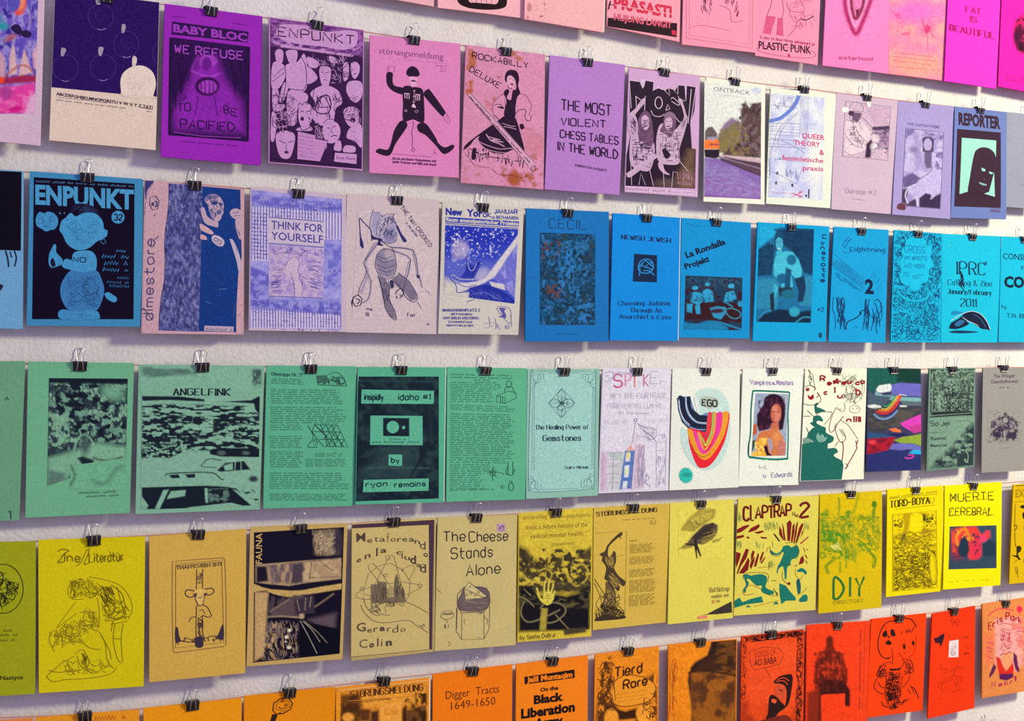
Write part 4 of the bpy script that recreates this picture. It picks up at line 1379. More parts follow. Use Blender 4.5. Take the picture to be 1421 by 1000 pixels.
Z('third','G4','632,112 1145,150 1110,952 605,945','cfc9be','cream booklet with royal blue night scene of a sled-like bridge|booklet with royal blue night scene',(670,282,291),'''
@title
T 26309c 0.07 42 652,196 758,202 New
T 26309c 0.05 44 785,206 885,210 Yor
H 26309c 5 38 890,210 938,212 ok
H 3a44a4 5 26 958,186 1104,190 JANUAR
T 3a44a4 0.03 20 945,222 1110,228 in BETHANIEN
p 2c3cac 652,210 1113,240 1112,272 650,245
T cfc9be 0.05 24 655,238 1110,266 Raum emanzipatorischer Projekte
l 2c3cac 5 650,252 1110,284
G 6 3444b8 648,262 1108,290 1085,760 640,700
. p 2634b0 80 640,250 1110,280 1110,400 640,400
. p 5864c4 60 640,470 1000,500 900,640 640,640
. p cfc9be 50 635,600 760,640 800,760 635,760
. e a49cc8 742,420 52,58 0 26
. x 9088c8 0.6 18,18 0.1 690,360 800,360 800,480 690,480
. e a8a4cc 880,580 50,40 -30 34
. p 2c34a0 10 785,500 820,520 850,500 880,495 860,540 830,600 740,600 770,560
. p 6a6cc8 14 1108,380 1100,740 1000,640 940,600 1040,470
. x 9090d8 0.56 20,50 0.2 1108,380 1100,740 1000,640 940,600 1040,470
. p d0cace 5 1108,325 1108,375 1040,470 960,590 900,625 850,650 720,690 700,640 850,620 900,600 990,480
. p d0cac8 5 925,620 1020,640 1025,675 940,650
. p 2430a0 5 800,660 905,640 1020,690 1085,745 1085,758 785,750 800,730
. p cfc9be 6 640,650 700,660 720,700 800,690 785,750 640,745
. x e0e0f0 0.72 11,11 0.06 648,262 1100,290 1000,450 650,520
. n 0.14 8,8
@drawing
C d8d4ec 4 50 7 655,280 1095,300 900,520 660,560
q e0dcea 880,320 888,318 890,328 882,330
q e0dcea 1068,320 1078,318 1078,328 1068,328
q e0dcea 700,350 710,346 712,358 702,358
q e0dcea 845,378 856,376 856,388 846,386
q e0dcea 932,318 940,316 942,326 934,326
q e0dcea 780,300 788,298 790,306 782,308
q e0dcea 1000,292 1008,292 1006,300 1000,300
q e0dcea 845,434 852,432 854,440 846,440
s d4cce0 3 790,500 800,545 825,550 845,505
s cfc9be 4 680,590 700,580 740,605 830,610
s 2c3ca8 5 682,575 680,605 705,625 720,660 725,690 790,680 880,650 910,640
s 2c3ca8 4 690,598 760,620 850,615
s 2c3ca8 4 720,630 780,655 850,640
s 1c2890 5 800,665 905,645 1020,695 1085,750
X 5a64c0 3 60 60 34 810,670 905,655 1040,720 1060,745 800,735
l 1c2890 4 785,748 830,735
l 8088d0 3 820,700 900,690 1000,740
@caption
T 3a3c9c 0.02 17 632,808 868,808 MARIANNENPLATZ 2
T 4a4ca4 0.02 13 680,830 825,832 -BETHANIEN-
T 4a4ca4 0.02 16 636,856 860,856 10997 BERLIN KREUZBERG
T 4a4ca4 0.02 13 670,878 820,880 DONNERSTAGS
T 4a4ca4 0.02 13 658,900 830,902 NEWYORCK.NET
S 8c88b8 3 975,790 1030,780 1060,800 1065,860 1050,880
q 5a58a4 990,785 1030,790 1020,805 1032,830 1028,850 1010,845 985,840 1010,830 1000,805
s 8c88b8 3 965,850 970,900 960,918
s 8c88b8 3 1060,830 1070,900
s 8c88b8 3 925,840 930,900 905,910
C 9a96c0 2.5 16 24 860,870 1080,880 1080,925 870,915
''')
Z('third','B3','40,155 500,175 497,895 35,895','1a72ba','deep blue booklet with thin-lettered title over a murky crowded collage|deep blue booklet with collage',(787.5,290,299),'''
@title
H 18486c 4 52 168,264 372,274 CECIL
G 5 1a5a88 118,292 422,302 420,802 118,802 collage
. x 28404c 0.5 30,36 0.16
. x 2c6ea4 0.55 20,24 0.12
. x 14486c 0.56 13,13 0.1
. x 6a4038 0.6 16,14 0.12 130,330 230,330 220,440 125,440
. x 6a4038 0.52 16,14 0.12 150,570 240,570 240,680 160,640
. x 2a7ab8 0.6 14,20 0.12 200,340 340,340 330,680 220,680
. e 2c78b8 280,440 26,60 0 20
. e 1a3c54 395,620 20,20 0 8
. e 2c78b4 330,705 60,12 -20 8
. e 2c78b8 372,765 34,24 0 10
. x 14304c 0.6 12,12 0.1
. n 0.35 9,9
@border
l 123a5c 3 118,292 422,302 420,802 118,802 118,292
@caption
L 16507c 7 210,855 325,858
''')
Z('third','B3','522,182 895,208 883,892 505,888','0f8be0','bright azure booklet with small black square emblem and typewriter text|bright azure booklet with square emblem',(897,297,306),'''
@title
F 1a2c5c 4.5 23 570,325 842,345 NEWISH JEWISH
@emblem
p 10284a 640,407 767,415 765,565 632,560
S 2a8cd4 6 662,480 675,448 708,436 738,450 745,485 725,510 690,514 668,500
l 2a8cd4 6 668,528 672,470 705,442
l 2a8cd4 6 672,470 745,495
l 2a8cd4 6 705,445 745,480
l 2a8cd4 6 690,500 720,500 752,525
s 2a8cd4 5 680,465 700,480 725,455 740,462
@caption
F 1a3468 3.5 22 552,692 838,692 Choosing Judaism
F 1a3468 3.5 22 618,730 792,732 Through An
F 1a3468 3.5 22 560,766 846,770 Anarchist's Eyes
''',pages='dfe8ec',thick=0.0035)
Z('third','G5','80,110 560,145 550,948 62,940','1090d2','blue booklet with slanted black title above photo of seated musicians with bowls|booklet with seated musicians photo',(994,303,312),'''
@title
t 14203c 0.05 40 114,388 386,290 La Rondalla
t 14203c 0.05 38 106,466 274,408 Projekt
@rule
l 1468a0 2 110,150 200,172
l 1468a0 2 200,172 270,165
G 5 34182c 106,508 500,524 495,890 96,882 photograph
. x 24506c 0.5 12,12 0.12 106,508 500,524 500,620 106,600
. x 1a3c58 0.5 30,16 0.2
. p 341822 24 110,690 500,700 500,840 330,820 110,820
. k 1c86b4 12 8 100,845 200,850 260,830 340,835 420,860 495,885
. p 1a7cae 14 100,835 180,850 260,825 340,840 400,870 400,890 96,882
. e 3aa6d4 172,595 20,14 0 6
. e 3c2838 178,618 14,10 0 6
. p 2c9ccc 8 150,630 175,622 215,630 225,690 190,715 140,690
. p 2c9ccc 8 230,610 260,600 295,620 300,690 240,695 215,650
. e 3aa0cc 258,570 18,14 0 6
. e 3c2838 258,590 10,8 0 5
. e 3aa6d4 422,582 22,16 0 6
. e 3c2838 420,604 12,8 0 5
. p 2c9ccc 8 385,625 440,615 460,665 430,690 370,690
. p 2c9ccc 8 115,705 155,705 150,770 115,760
. p 2c9ccc 8 170,720 205,710 208,775 180,775
. p 2c90bc 7 275,735 380,725 385,770 350,815 300,800
. e 3c2432 325,755 48,16 -3 8
. k 2c90bc 7 6 280,740 330,725 380,740
. k 3a98bc 6 5 385,740 395,780 440,808 485,795 480,760 430,738 390,740
. k 2a90c0 8 8 370,690 400,705 430,725
. e 2c90bc 485,705 18,20 0 8
. n 0.22 7,7
@linework
C 241828 3 30 22 140,630 300,620 290,700 150,710
C 241828 3 16 22 370,620 460,620 450,710 380,700
C 2c88b0 2.5 30 14 110,515 490,530 490,570 110,560
''')
Z('third','G5','607,140 1105,170 1080,970 572,965','0ca4dd','cyan blue booklet with tall photo of a smiling person in short sleeves|booklet with smiling person photo',(1098,310,317.5),'''
G 5 1a6ea0 618,165 998,188 975,838 596,830 photograph
. p 1aa6d8 16 605,160 760,170 720,240 660,280 612,320
. p 0e3c64 20 720,190 1000,188 990,510 900,480 880,360 780,300 780,220
. p 124468 14 612,330 680,280 720,300 720,400 700,500 605,510
. x 0c3458 0.52 26,26 0.2 720,190 1000,188 990,510 880,400 780,260
. x 0c3458 0.56 26,22 0.2 612,330 720,290 700,510 605,510
. p 2a86ae 12 600,530 760,530 740,740 596,740
. p 2a86ae 12 880,520 990,510 980,720 900,720
. e 144a70 757,250 34,52 0 8
. p 144a70 7 725,240 720,300 728,335 738,340 738,290
. e 46b0cc 756,288 25,46 0 5
. p 46b0cc 5 745,320 772,320 780,350 750,360
. k 2888ac 5 4 760,290 764,304
. k 144a70 8 5 732,255 750,240 775,250
. k 1c5c80 4 4 738,275 750,278
. k 1c5c80 4 4 765,276 775,275
. k e0f0f0 4 4 745,322 765,322
. p 3cb2d0 7 735,340 770,340 790,380 740,390
. p 44bcd8 8 730,375 800,340 850,345 890,400 915,470 905,520 870,530 840,500 850,580 850,660 760,660 770,560 720,510 715,440
. e 186890 840,400 34,36 10 12
. e 15608c 775,530 40,36 0 14
. p 145078 8 800,450 840,470 830,600 790,600
. p 20304c 14 740,590 850,590 850,650 760,660
. p 3cb2d0 8 720,560 750,590 735,640 712,700 698,690 712,620
. p 103658 8 860,530 930,510 940,600 920,690 880,690 890,620
. e 186c88 820,640 50,34 0 16
. p 1a2c44 8 690,640 720,620 720,760 695,760
. p 0e2844 14 600,835 640,780 760,740 900,760 975,750 975,838
. e 30a0c4 860,760 36,34 0 12
. k 3096bc 8 8 620,800 660,760 700,750
. k 3096bc 8 8 870,835 920,800 970,800
. n 0.2 10,10
@title
'''+'\n'.join('H 123c6c 6 26 %d,%d %d,%d %s' % (x,y,x+24,y+2,c) for c,x,y in (('C',1058,252),('y',1044,292),('n',1044,328),('s',1052,362),('t',1050,402),('a',1048,442),('t',1052,480),('t',1050,518),('e',1046,552)))+'''
H 184c7c 4 26 1022,756 1064,758 #2
q 184c7c 1030,912 1050,908 1052,938 1032,940
''')
Z('third','G6','88,72 472,95 448,888 50,880','119fda','azure booklet with script title, large black digit two and bare trees|booklet with black digit two',(1195,316,323),'''
@sky
p 1290cc 80,310 140,300 300,450 300,500 80,345
l 0f78b0 2 82,255 300,430
l 0f78b0 2 80,345 300,505
X 0f86c0 2 120 40 46 80,300 140,300 300,440 300,495 80,350
X 1088c0 1.6 80 38 50 100,380 300,520 260,520 90,420
X 1088c0 1.6 40 120 30 300,360 450,380 440,520 380,520
@title
s 0f5c98 4 195,140 165,170 150,200 170,215 180,190 210,150
s 0f5c98 3 160,175 210,160
s 0f5c98 3.5 150,240 180,255 210,240 200,225 220,215 235,240 260,210 250,245 280,220 300,240 320,220 345,235 365,225 385,245 405,235 430,240 440,225
H 0f5c98 4 34 200,240 446,250 Lightning
@number
T 0c1c44 0.08 92 304,532 366,536 2
@drawing
s 0e3c70 4 85,560 78,640 95,700 98,790
s 0e3c70 6 120,560 110,640 135,720 130,790
s 0e3c70 8 150,560 135,620 150,700 160,790
s 0e3c70 5 105,560 120,680 112,740
s 0e3c70 5 160,600 150,680 165,740
X 0e3c70 4 40 85 60 110,560 165,565 165,790 110,780
s 0a1c40 7 170,795 180,740 230,715 270,685 275,665
s 0a1c40 5 270,690 270,665 290,655 305,670 300,700
s 0e3c70 6 310,575 305,640 330,700 320,800
s 0e3c70 5 335,575 325,640 345,700
s 0e3c70 6 370,590 400,580 425,640 400,690
s 0e3c70 5 370,600 395,660 410,770
s 0e3c70 5 345,800 365,720 350,700
s 0e3c70 5 390,820 380,760 395,700
s 0e3c70 4 420,600 425,690 408,740
X 0e3c70 4 34 95 60 305,575 345,575 330,800 290,800
X 0e3c70 4 26 80 50 360,600 425,600 400,780 350,760
s 0e3c70 3 225,775 240,770 250,778
s 0e3c70 4 285,800 300,720
''')
Z('third','G6','510,95 848,120 835,885 485,882','0fb0dc','cyan booklet covered in tiny black squiggles around a scalloped cloud|booklet with squiggles and scalloped cloud',(1273.5,320,327),'''
@pattern
C 0c4478 3.6 950 24 512,100 845,125 830,870 490,875
C 0e5c90 3 350 20 512,100 845,125 830,870 490,875
C 0fb0dc 3 200 20 512,100 845,125 830,870 490,875
@cloud
q 0ebbe4 600,160 640,140 700,140 730,170 735,205 765,215 770,260 762,290 782,320 775,350 750,370 752,410 740,450 700,470 680,510 650,518 620,505 610,480 580,475 555,450 548,400 565,380 548,340 550,300 570,280 560,240 580,210 590,180
s 0c6ca0 3 600,160 640,140 700,140 730,170
s 0fb8e0 12 530,520 580,570 660,590 730,570 760,520
@title
H 0e84b8 5 46 584,248 725,258 CROSS
H 0e84b8 4 28 585,302 738,306 MY WRISTS
H 0e84b8 4 28 575,354 728,362 AND HOPE
H 0e84b8 4 28 570,414 606,416 TO
s 0c5c8c 4 635,416 680,408 715,406
s 0c5c8c 3 640,428 690,422
s 0c5c8c 3 650,434 680,432
''')
Z('third','G6','848,122 1258,140 1240,885 838,885','14bfe2','turquoise catalogue with black serif lettering and a dark leaping fish curve|turquoise catalogue with leaping curve',(1349,324,331),'''
@title
F 0e2c50 8 84 950,408 1146,416 IPRC
X 0c1430 5 30 70 50 945,370 990,380 1000,520 960,500
s 0c1430 6 975,390 990,440 970,480 1000,530
q 1a5c8c 1140,330 1158,320 1155,345 1140,350
F 12406c 4 36 886,484 1192,496 Catalog & Zine
F 10284c 4.5 32 884,546 1188,558 January/February
F 10284c 6 52 972,634 1082,638 2011
@emblem
q 0e1c3c 895,780 910,750 960,720 985,705 1020,745 1030,760 960,790 900,790
q 0e1c3c 985,705 1000,685 1060,672 1120,695 1160,750 1182,800 1160,795 1120,790 1070,760 1020,730
s d0d8d8 4 905,735 960,700 1020,675 1070,672 1120,695 1160,745 1182,798
s c8d0d0 4 985,710 1020,735 1080,760 1100,780
s 3c70a0 4 1060,690 1110,720 1150,780
q 2c6ca0 930,760 970,730 1000,740 960,775
q 0e3c60 900,810 960,802 1100,812 1000,822 905,818
q 1c8cc4 908,680 930,665 990,680 920,695
s 9cc8c8 3 885,205 905,208
''')
Z('third','G6','1262,140 1590,155 1575,885 1242,882','12badf','turquoise booklet at far right with cropped bold capitals|turquoise booklet with cropped capitals',(1421,328,335),'''
@title
T 10305c 0.01 40 1272,298 1448,308 CONSPI
T 10305c 0.01 24 1400,370 1440,372 IS
T 0e1c3c 0.06 72 1280,494 1420,498 CO
T 10406c 0 24 1262,640 1300,650 by
T 10406c 0.01 30 1298,708 1424,714 T.N. BE
@edge
p 90dcec 1258,145 1266,145 1262,225 1254,225
p 70cfe4 1240,785 1246,785 1244,882 1236,880
''')
# ---------------------------------------------------------------- fourth cord: green booklets turning white and grey
Z('fourth','C1','-440,80 135,80 103,928 -470,945','6aa67c','green booklet cut off by the left edge with faint handwriting|green booklet at left edge',None,'''
@title
L 3c5c58 24 -300,285 52,290
L 2c3c48 24 -260,925 20,922
H 2c3c48 5 44 40,922 56,922 1
@illustration
C 3c5c58 3 80 60 -380,350 -40,350 -40,820 -380,820
''')
Z('fourth','C1','150,82 715,90 692,888 135,915','6fb589','green booklet with a grainy crowd photo fading to pale ground|green booklet with crowd photo',(111,501,511),'''
G 6 2c3c44 262,172 682,175 672,600 252,750 photograph
. p 2c3c44 2 262,172 682,175 672,600 252,750
. x 6c9c84 0.54 24,28 0.1 262,200 682,200 672,520 258,520
. x 86b494 0.63 16,22 0.08 262,200 682,200 672,520 258,540
. x 18202c 0.54 30,24 0.1 290,175 682,175 670,500 480,520 300,400
. e 70a886 600,250 60,40 20 40
. x 7cb08c 0.55 22,22 0.1 260,360 370,360 370,560 256,560
. p 16202c 10 262,172 682,175 682,205 262,195
. p 7cb48e 30 255,600 400,560 520,520 675,540 672,640 660,700 400,640 340,750 252,750
. k 7cb48e 10 8 395,560 415,500 450,475 485,500 500,540
. e 46605c 455,530 24,50 0 26
. k 2a3a44 8 8 380,640 395,680 360,740
. p 1c2834 12 410,600 440,590 500,610 500,640 450,645
. k 3c544e 10 12 500,600 580,615 650,595
. p 5c8070 24 255,660 340,680 370,750 252,750
. n 0.22 8,8
@ground
G 8 6fb589 380,640 670,600 672,770 372,765
. k 3c5450 8 16 385,650 400,700 365,755
. k 5a8a74 18 26 500,720 560,735 620,660 670,640
. n 0.1 10,10
@caption
L 2c4848 12 418,790 638,782
L 2c4848 11 462,808 636,800
''')
Z('fourth','C1','740,97 1410,105 1385,870 722,895','7fb596','wide green booklet with high-contrast field of junked cars|wide green booklet with junked cars',(281,503,513),'''
@smudge
G 8 7fb596 750,105 1400,112 1395,250 748,255
. x 46645c 0.42 60,14 0.3 760,112 1010,125 1010,150 820,165 765,160
. x 3c5450 0.35 14,14 0.3 1345,125 1395,125 1392,215 1345,210
. p 5a8070 30 760,120 900,125 1040,135 1040,150 800,160 762,150
. n 0.1 9,9
@title
F 16222a 7 34 926,262 1224,264 ANGELFINK
G 5.5 82b498 755,265 1385,268 1378,850 750,872 photograph
. x 1a2430 0.53 46,9 0.06 755,310 1385,320 1385,420 755,420
. x 1a2430 0.50 34,12 0.06 755,370 1385,380 1385,500 755,500
. x 1a2430 0.49 40,14 0.06 755,460 1385,470 1385,560 755,560
. p 16202c 4 755,268 950,270 1090,285 1090,298 900,290 760,294
. p 16202c 4 1150,300 1340,290 1385,265 1385,310 1200,300
. e 16202c 1265,335 20,16 0 6
. p 16202c 6 1350,290 1385,280 1385,370 1360,340
. p 82b498 10 990,575 1130,560 1380,600 1380,690 755,700 755,610 840,600
. p 16202c 6 750,560 860,520 960,525 970,570 900,600 810,595 755,605
. x 82b498 0.55 14,8 0.08 760,530 960,530 960,600 760,600
. p 16202c 5 1115,560 1160,545 1385,548 1385,595 1180,592 1120,580
. e 4a645c 1180,572 22,12 0 5
. e 4a645c 1310,572 20,10 0 5
. p 16202c 5 1155,665 1200,625 1300,615 1335,660 1180,672
. p 82b498 4 1190,640 1240,625 1240,660 1200,665
. k 82b498 4 3 1255,620 1250,668
. k 82b498 4 3 1285,620 1285,668
. k 1a2430 5 3 1070,640 1110,605 1180,612
. k 1a2430 4 3 1075,645 1150,650
. k 1a2430 6 4 880,690 920,680 1120,676 1170,705 1190,715
. p 16202c 4 900,690 950,685 960,705 915,706
. p 16202c 4 985,685 1040,683 1040,702 1000,705
. e 2c3c44 1350,710 24,16 0 10
. p 16202c 4 755,755 1100,745 1200,750 1260,760 1340,850 1290,850 1230,835 1010,860 960,875 755,868
. p 82b498 4 870,770 900,765 850,868 825,868
. p 82b498 4 910,775 990,768 985,800 890,815
. p 82b498 4 1090,760 1105,758 1108,835 1095,835
. x 5c8070 0.5 20,12 0.12 1110,765 1210,760 1230,825 1110,830
. p 82b498 5 755,800 790,850 780,868 755,868
. p 82b498 4 1240,765 1260,770 1365,845 1340,850
. p 82b498 12 1010,862 1230,840 1290,855 1000,872
. x 16202c 0.55 24,10 0.1 1290,770 1380,760 1380,840 1350,830
. n 0.12 9,9
''')
Z('fourth','C2','38,100 503,105 492,828 20,843','5db38c','mid-green booklet of dense small print with a tilted grid diagram|green booklet with tilted grid diagram',(431,505.5,515),'''
@title
T 2c5c50 0.03 18 60,152 225,158 Ofentreppe Nr. 77
L 3c7060 8 62,172 240,178 3 0,11
@drawing
C 2c5c50 3 34 34 295,150 450,160 450,205 298,200
p 3c6c5c 295,152 350,150 352,185 300,195
s 2c5c50 3 355,150 400,135 440,170 452,205
e 2c5c50 3 420,182 22,18
l 2c5c50 3 300,200 450,206
@text_block
L 34705c 7.5 60,228 440,232 7 0,11.3
L 34705c 7.5 58,318 455,322 8 0,11.3
L 34705c 7.5 58,412 225,412 3 0,11.3
L 34705c 7.5 56,470 225,470 6 0,11.3
L 34705c 7.5 56,550 232,552 8 0,11
L 34705c 7.5 290,560 440,560 2 0,11
L 34705c 7.5 240,590 455,590 4 0,11
L 34705c 7.5 54,660 468,662 8 0,11.3
L 34705c 7.5 54,770 470,772 4 0,10
@diagram
l 244c48 3 285,405 405,408 460,522 330,518
l 244c48 3 272,442 422,444
l 244c48 3 310,482 440,484
l 244c48 3 285,405 272,442 330,518
l 244c48 3 315,406 370,520
l 244c48 3 345,407 400,520
l 244c48 3 375,408 430,521
l 244c48 3 285,405 340,462 352,518
l 244c48 2.5 285,405 330,444
l 244c48 2.5 315,444 345,407
l 244c48 2.5 345,444 375,408
l 244c48 2.5 375,444 400,408
l 244c48 2.5 330,484 365,444
l 244c48 2.5 365,484 395,444
l 244c48 2.5 395,484 420,444
l 244c48 2.5 345,520 380,484
l 244c48 2.5 380,520 410,484
l 244c48 2.5 420,520 440,484
l 244c48 2.5 330,444 365,484 400,520
l 244c48 2.5 375,444 410,484 440,520
s 244c48 3 250,410 280,470 250,520 300,522
s 244c48 3 280,500 290,480 300,500 285,515
''')
Z('fourth','C2','510,108 965,110 955,810 497,822','55b08c','green booklet whose black field holds four pasted paper strips|green booklet with pasted paper strips',(556.5,507.5,517.5),'''
G 7 152430 512,158 930,158 930,790 500,805
. p 152430 2 512,158 930,158 930,790 500,805
. p 2c4448 30 620,520 830,520 830,620 800,690 520,690 520,640 600,600
. k 26404a 10 14 520,180 920,185
. k 2a5450 8 10 525,200 540,210
. k 2a5450 8 10 905,200 925,205
. k 1c3038 16 20 880,300 890,500
. x 243c40 0.56 40,40 0.2
. k 3c5c58 6 8 560,630 880,632
. k 10182a 10 10 830,520 835,580 780,680
. n 0.25 10,10
@strip
p 5cb692 530,225 905,232 903,300 527,298
@strip
p 5cb692 575,360 845,362 845,514 573,512
@strip
p 5cb692 668,562 738,562 738,622 668,620
@strip
p 5cb692 540,694 878,686 876,750 536,758
@emblem
p 152430 640,372 775,374 775,468 640,466
e 5cb692 0 690,420 32,32
e 5cb692 0 746,422 9,9
@title
H 1c3c44 5 30 545,278 640,280 insipidly
H 1c3c44 5 30 720,280 885,278 idaho #1
H 1c3c44 5 26 682,604 722,606 by
H 1c3c44 5 26 552,730 660,726 ryan
H 1c3c44 5 26 700,732 860,726 remains
@caption
L 1c3c44 10 672,486 762,486
L 1c3c44 12 585,502 830,504
l 7cb8a4 4 512,158 512,180
''',pages='b4d4c4',thick=0.0036)
Z('fourth','C2','975,108 1388,115 1382,795 970,808','5eb48c','green booklet packed with one long column of small print|green booklet packed with print',(673.7,508.5,517.5),'''
@title
L 2c6450 9 992,150 1335,158 2 0,15
@text_block
L 34705c 7.5 1110,180 1200,182 1
L 34705c 7.5 992,192 1260,194 4 0,11
L 34705c 7.5 992,236 1220,238 6 0,11
L 34705c 7.5 990,308 1330,322 3 0,11
L 34705c 7.5 990,356 1330,362 20 0,11.2
L 34705c 7.5 988,582 1325,588 3 0,11.2
L 34705c 7.5 988,618 1240,620 4 0,11.2
L 34705c 7.5 988,664 1170,664 8 0,11.2
L 34705c 7.5 988,752 1220,745 1
@drawing
S 2c5c50 3 1282,190 1296,180 1308,195 1300,215 1285,212
s 2c5c50 3 1270,240 1280,215 1310,212 1325,250
l 2c5c50 3 1232,258 1290,235 1332,240 1332,270 1275,298 1228,290 1232,258
l 2c5c50 3 1232,258 1275,268 1275,298
l 2c5c50 3 1250,262 1250,294
l 2c5c50 3 1262,264 1262,296
s 2c5c50 3 1180,660 1240,655 1270,665
e 2c5c50 3 1210,660 14,14
s 2c5c50 3 1210,630 1210,700
s 2c5c50 3 1190,645 1230,680
s 2c5c50 4 1285,630 1280,660 1310,670 1325,640
s 2c5c50 4 1290,600 1290,670
s 2c5c50 4 1315,600 1315,668
e 2c5c50 4 1305,730 13,20
s 2c5c50 4 1295,700 1315,705
C 2c5c50 2.5 8 20 1240,720 1275,720 1275,755 1240,755
''')
Z('fourth','C3','45,118 420,118 410,775 38,793','8fc2b0','sage booklet with inset aqua panel, knotwork corners and diamond ornament|sage booklet with diamond ornament',(783,510,518),'''
@panel
q 9fd3c8 70,150 120,132 350,132 392,148 390,640 380,720 330,745 100,755 60,742 52,640 60,300
@border
S 6a8c8c 2.5 62,165 80,140 130,132 340,132 385,140 400,170 392,690 375,735 330,745 110,758 62,745 50,700
s 6a8c8c 2.5 80,200 80,650
s 6a8c8c 2.5 72,210 68,650
s 6a8c8c 2.5 384,210 378,640
s 6a8c8c 2.5 392,210 386,640
l 6a8c8c 2.5 150,140 320,140
l 6a8c8c 2.5 120,745 310,738
'''+'\n'.join('s 6a8c8c 3 %d,%d %d,%d %d,%d %d,%d %d,%d' % tuple(v for dx,dy in ((0,60),(30,50),(36,10),(60,4),(62,34)) for v in (cx+sx*dx, cy+sy*dy)) + '\nS 6a8c8c 2.5 %d,%d %d,%d %d,%d %d,%d' % tuple(v for dx,dy in ((10,10),(46,14),(42,46),(14,44)) for v in (cx+sx*dx, cy+sy*dy)) + '\ns 6a8c8c 2.5 %d,%d %d,%d %d,%d' % tuple(v for dx,dy in ((4,80),(24,60),(10,30)) for v in (cx+sx*dx, cy+sy*dy)) for cx,cy,sx,sy in ((66,140,1,1),(394,140,-1,1),(52,750,1,-1),(386,738,-1,-1)))+'''
@ornament
l 5c7c80 3 224,220 292,298 220,376 152,298 224,220
l 5c7c80 2 222,222 222,374
l 5c7c80 2 154,298 290,298
S 5c7c80 3 222,298 200,260 222,230 245,262
S 5c7c80 3 222,298 258,275 285,298 256,322
S 5c7c80 3 222,298 200,335 222,368 243,336
S 5c7c80 3 222,298 186,275 160,298 188,322
C 5c7c80 2.5 30 22 224,235 278,298 220,360 168,298
q 3c5c64 212,290 232,290 234,304 214,306
@title
F 243c4c 4 22 86,434 362,432 The Healing Power of
F 243c4c 5.5 28 126,494 322,492 Gemstones
F 243c4c 3 14 238,638 360,636 Saira Niriam
''')
Z('fourth','G7','78,98 530,98 512,905 50,925','dcd9e6','off-white booklet with faint coloured-pencil towers and blue pencil building|booklet with coloured-pencil towers',(884,510,518),'''
G 7 dcd8e6 82,110 525,110 508,895 58,912
. p ccc0d4 24 60,650 110,650 100,905 55,905
. k c8a0c0 12 10 80,660 75,900
. k d4b0c8 8 8 100,670 95,900
. p b8c8c4 16 110,650 220,650 200,900 180,900 190,700 130,700
. p c8ccd0 14 120,720 200,720 190,900 110,900
. p ccb8cc 16 290,600 355,600 345,890 270,900
. p 5a78bc 6 228,640 285,635 262,895 190,898
. p e4e0e0 6 232,656 262,652 255,710 225,712
. p dce4e8 6 222,740 252,736 246,815 218,818
. p e0e4e8 6 212,845 240,842 234,893 206,894
. e e0e040 246,670 8,22 0 8
. e d8e060 232,780 6,18 0 8
. p d8a898 6 262,592 285,640 230,640
. p d4ccd8 10 290,520 340,550 300,590 270,590
. x b4acc4 0.56 14,10 0.2 310,460 430,500 420,590 350,570
. n 0.1 8,20
@title
H cc5890 9 80 150,220 205,220 S
H d48aa8 7 80 228,218 262,216 P
H dc8478 8 78 292,224 322,222 I
H c47c98 7 80 348,218 380,218 K
H b4a8bc 5 80 392,200 440,200 E
H b8b4c4 4 40 455,210 490,210 r
s 9a94b0 3 82,140 120,118 160,150 110,185 85,180
X a8a4bc 2.5 34 10 34 85,115 260,118 180,170 90,180
@caption
H b0acc0 3 34 130,298 500,294 MEY THE FAIRTRAGE
H b8b4c8 3 30 110,360 470,358 FOREVER VELLUM RE
H b8b4c8 3 14 185,395 380,400 by the human
H c4c0cc 3 36 90,470 230,462 H oo e
H c4c0cc 3 30 380,460 500,450 nnni
@drawing
e 8c88a4 5 294,438 10,10
s a098b0 4 292,450 285,500 270,590
s a098b0 4 310,460 340,500 400,540 430,580
s a098b0 3 300,460 350,480 430,500 420,560 360,560
X a098b0 3 30 30 50 320,470 430,510 420,580 350,560
s b0a4bc 3 300,540 345,550
l b4a0c0 3 110,655 210,650
l b4a0c0 3 105,700 200,700
l b4a0c0 3 100,745 195,745
l b4a0c0 3 98,795 190,795
l b4a0c0 3 100,850 185,850
l a8b4b0 4 150,655 140,900
l a8a4c4 3 320,600 312,890
l a8a4c4 3 350,600 342,880
s 5070b8 4 228,640 190,898
s 5070b8 4 286,636 264,895
l 5070b8 4 222,728 270,724
l 5070b8 4 212,830 262,826
X b4a8c4 3 46 94 60 310,600 360,600 350,880 300,890
X b8b4c8 3 40 90 40 430,660 495,660 490,880 430,885
s a8a4bc 3 440,540 490,530
l b4b0c4 3 432,585 498,580
l b4b0c4 3 430,640 496,636
l b4b0c4 3 432,585 430,885
l b4b0c4 3 498,550 490,880
s 9490ac 4 370,790 350,860
s 9490ac 4 355,800 385,820 360,850 390,880
e 9490ac 3 480,545 9,12
''')
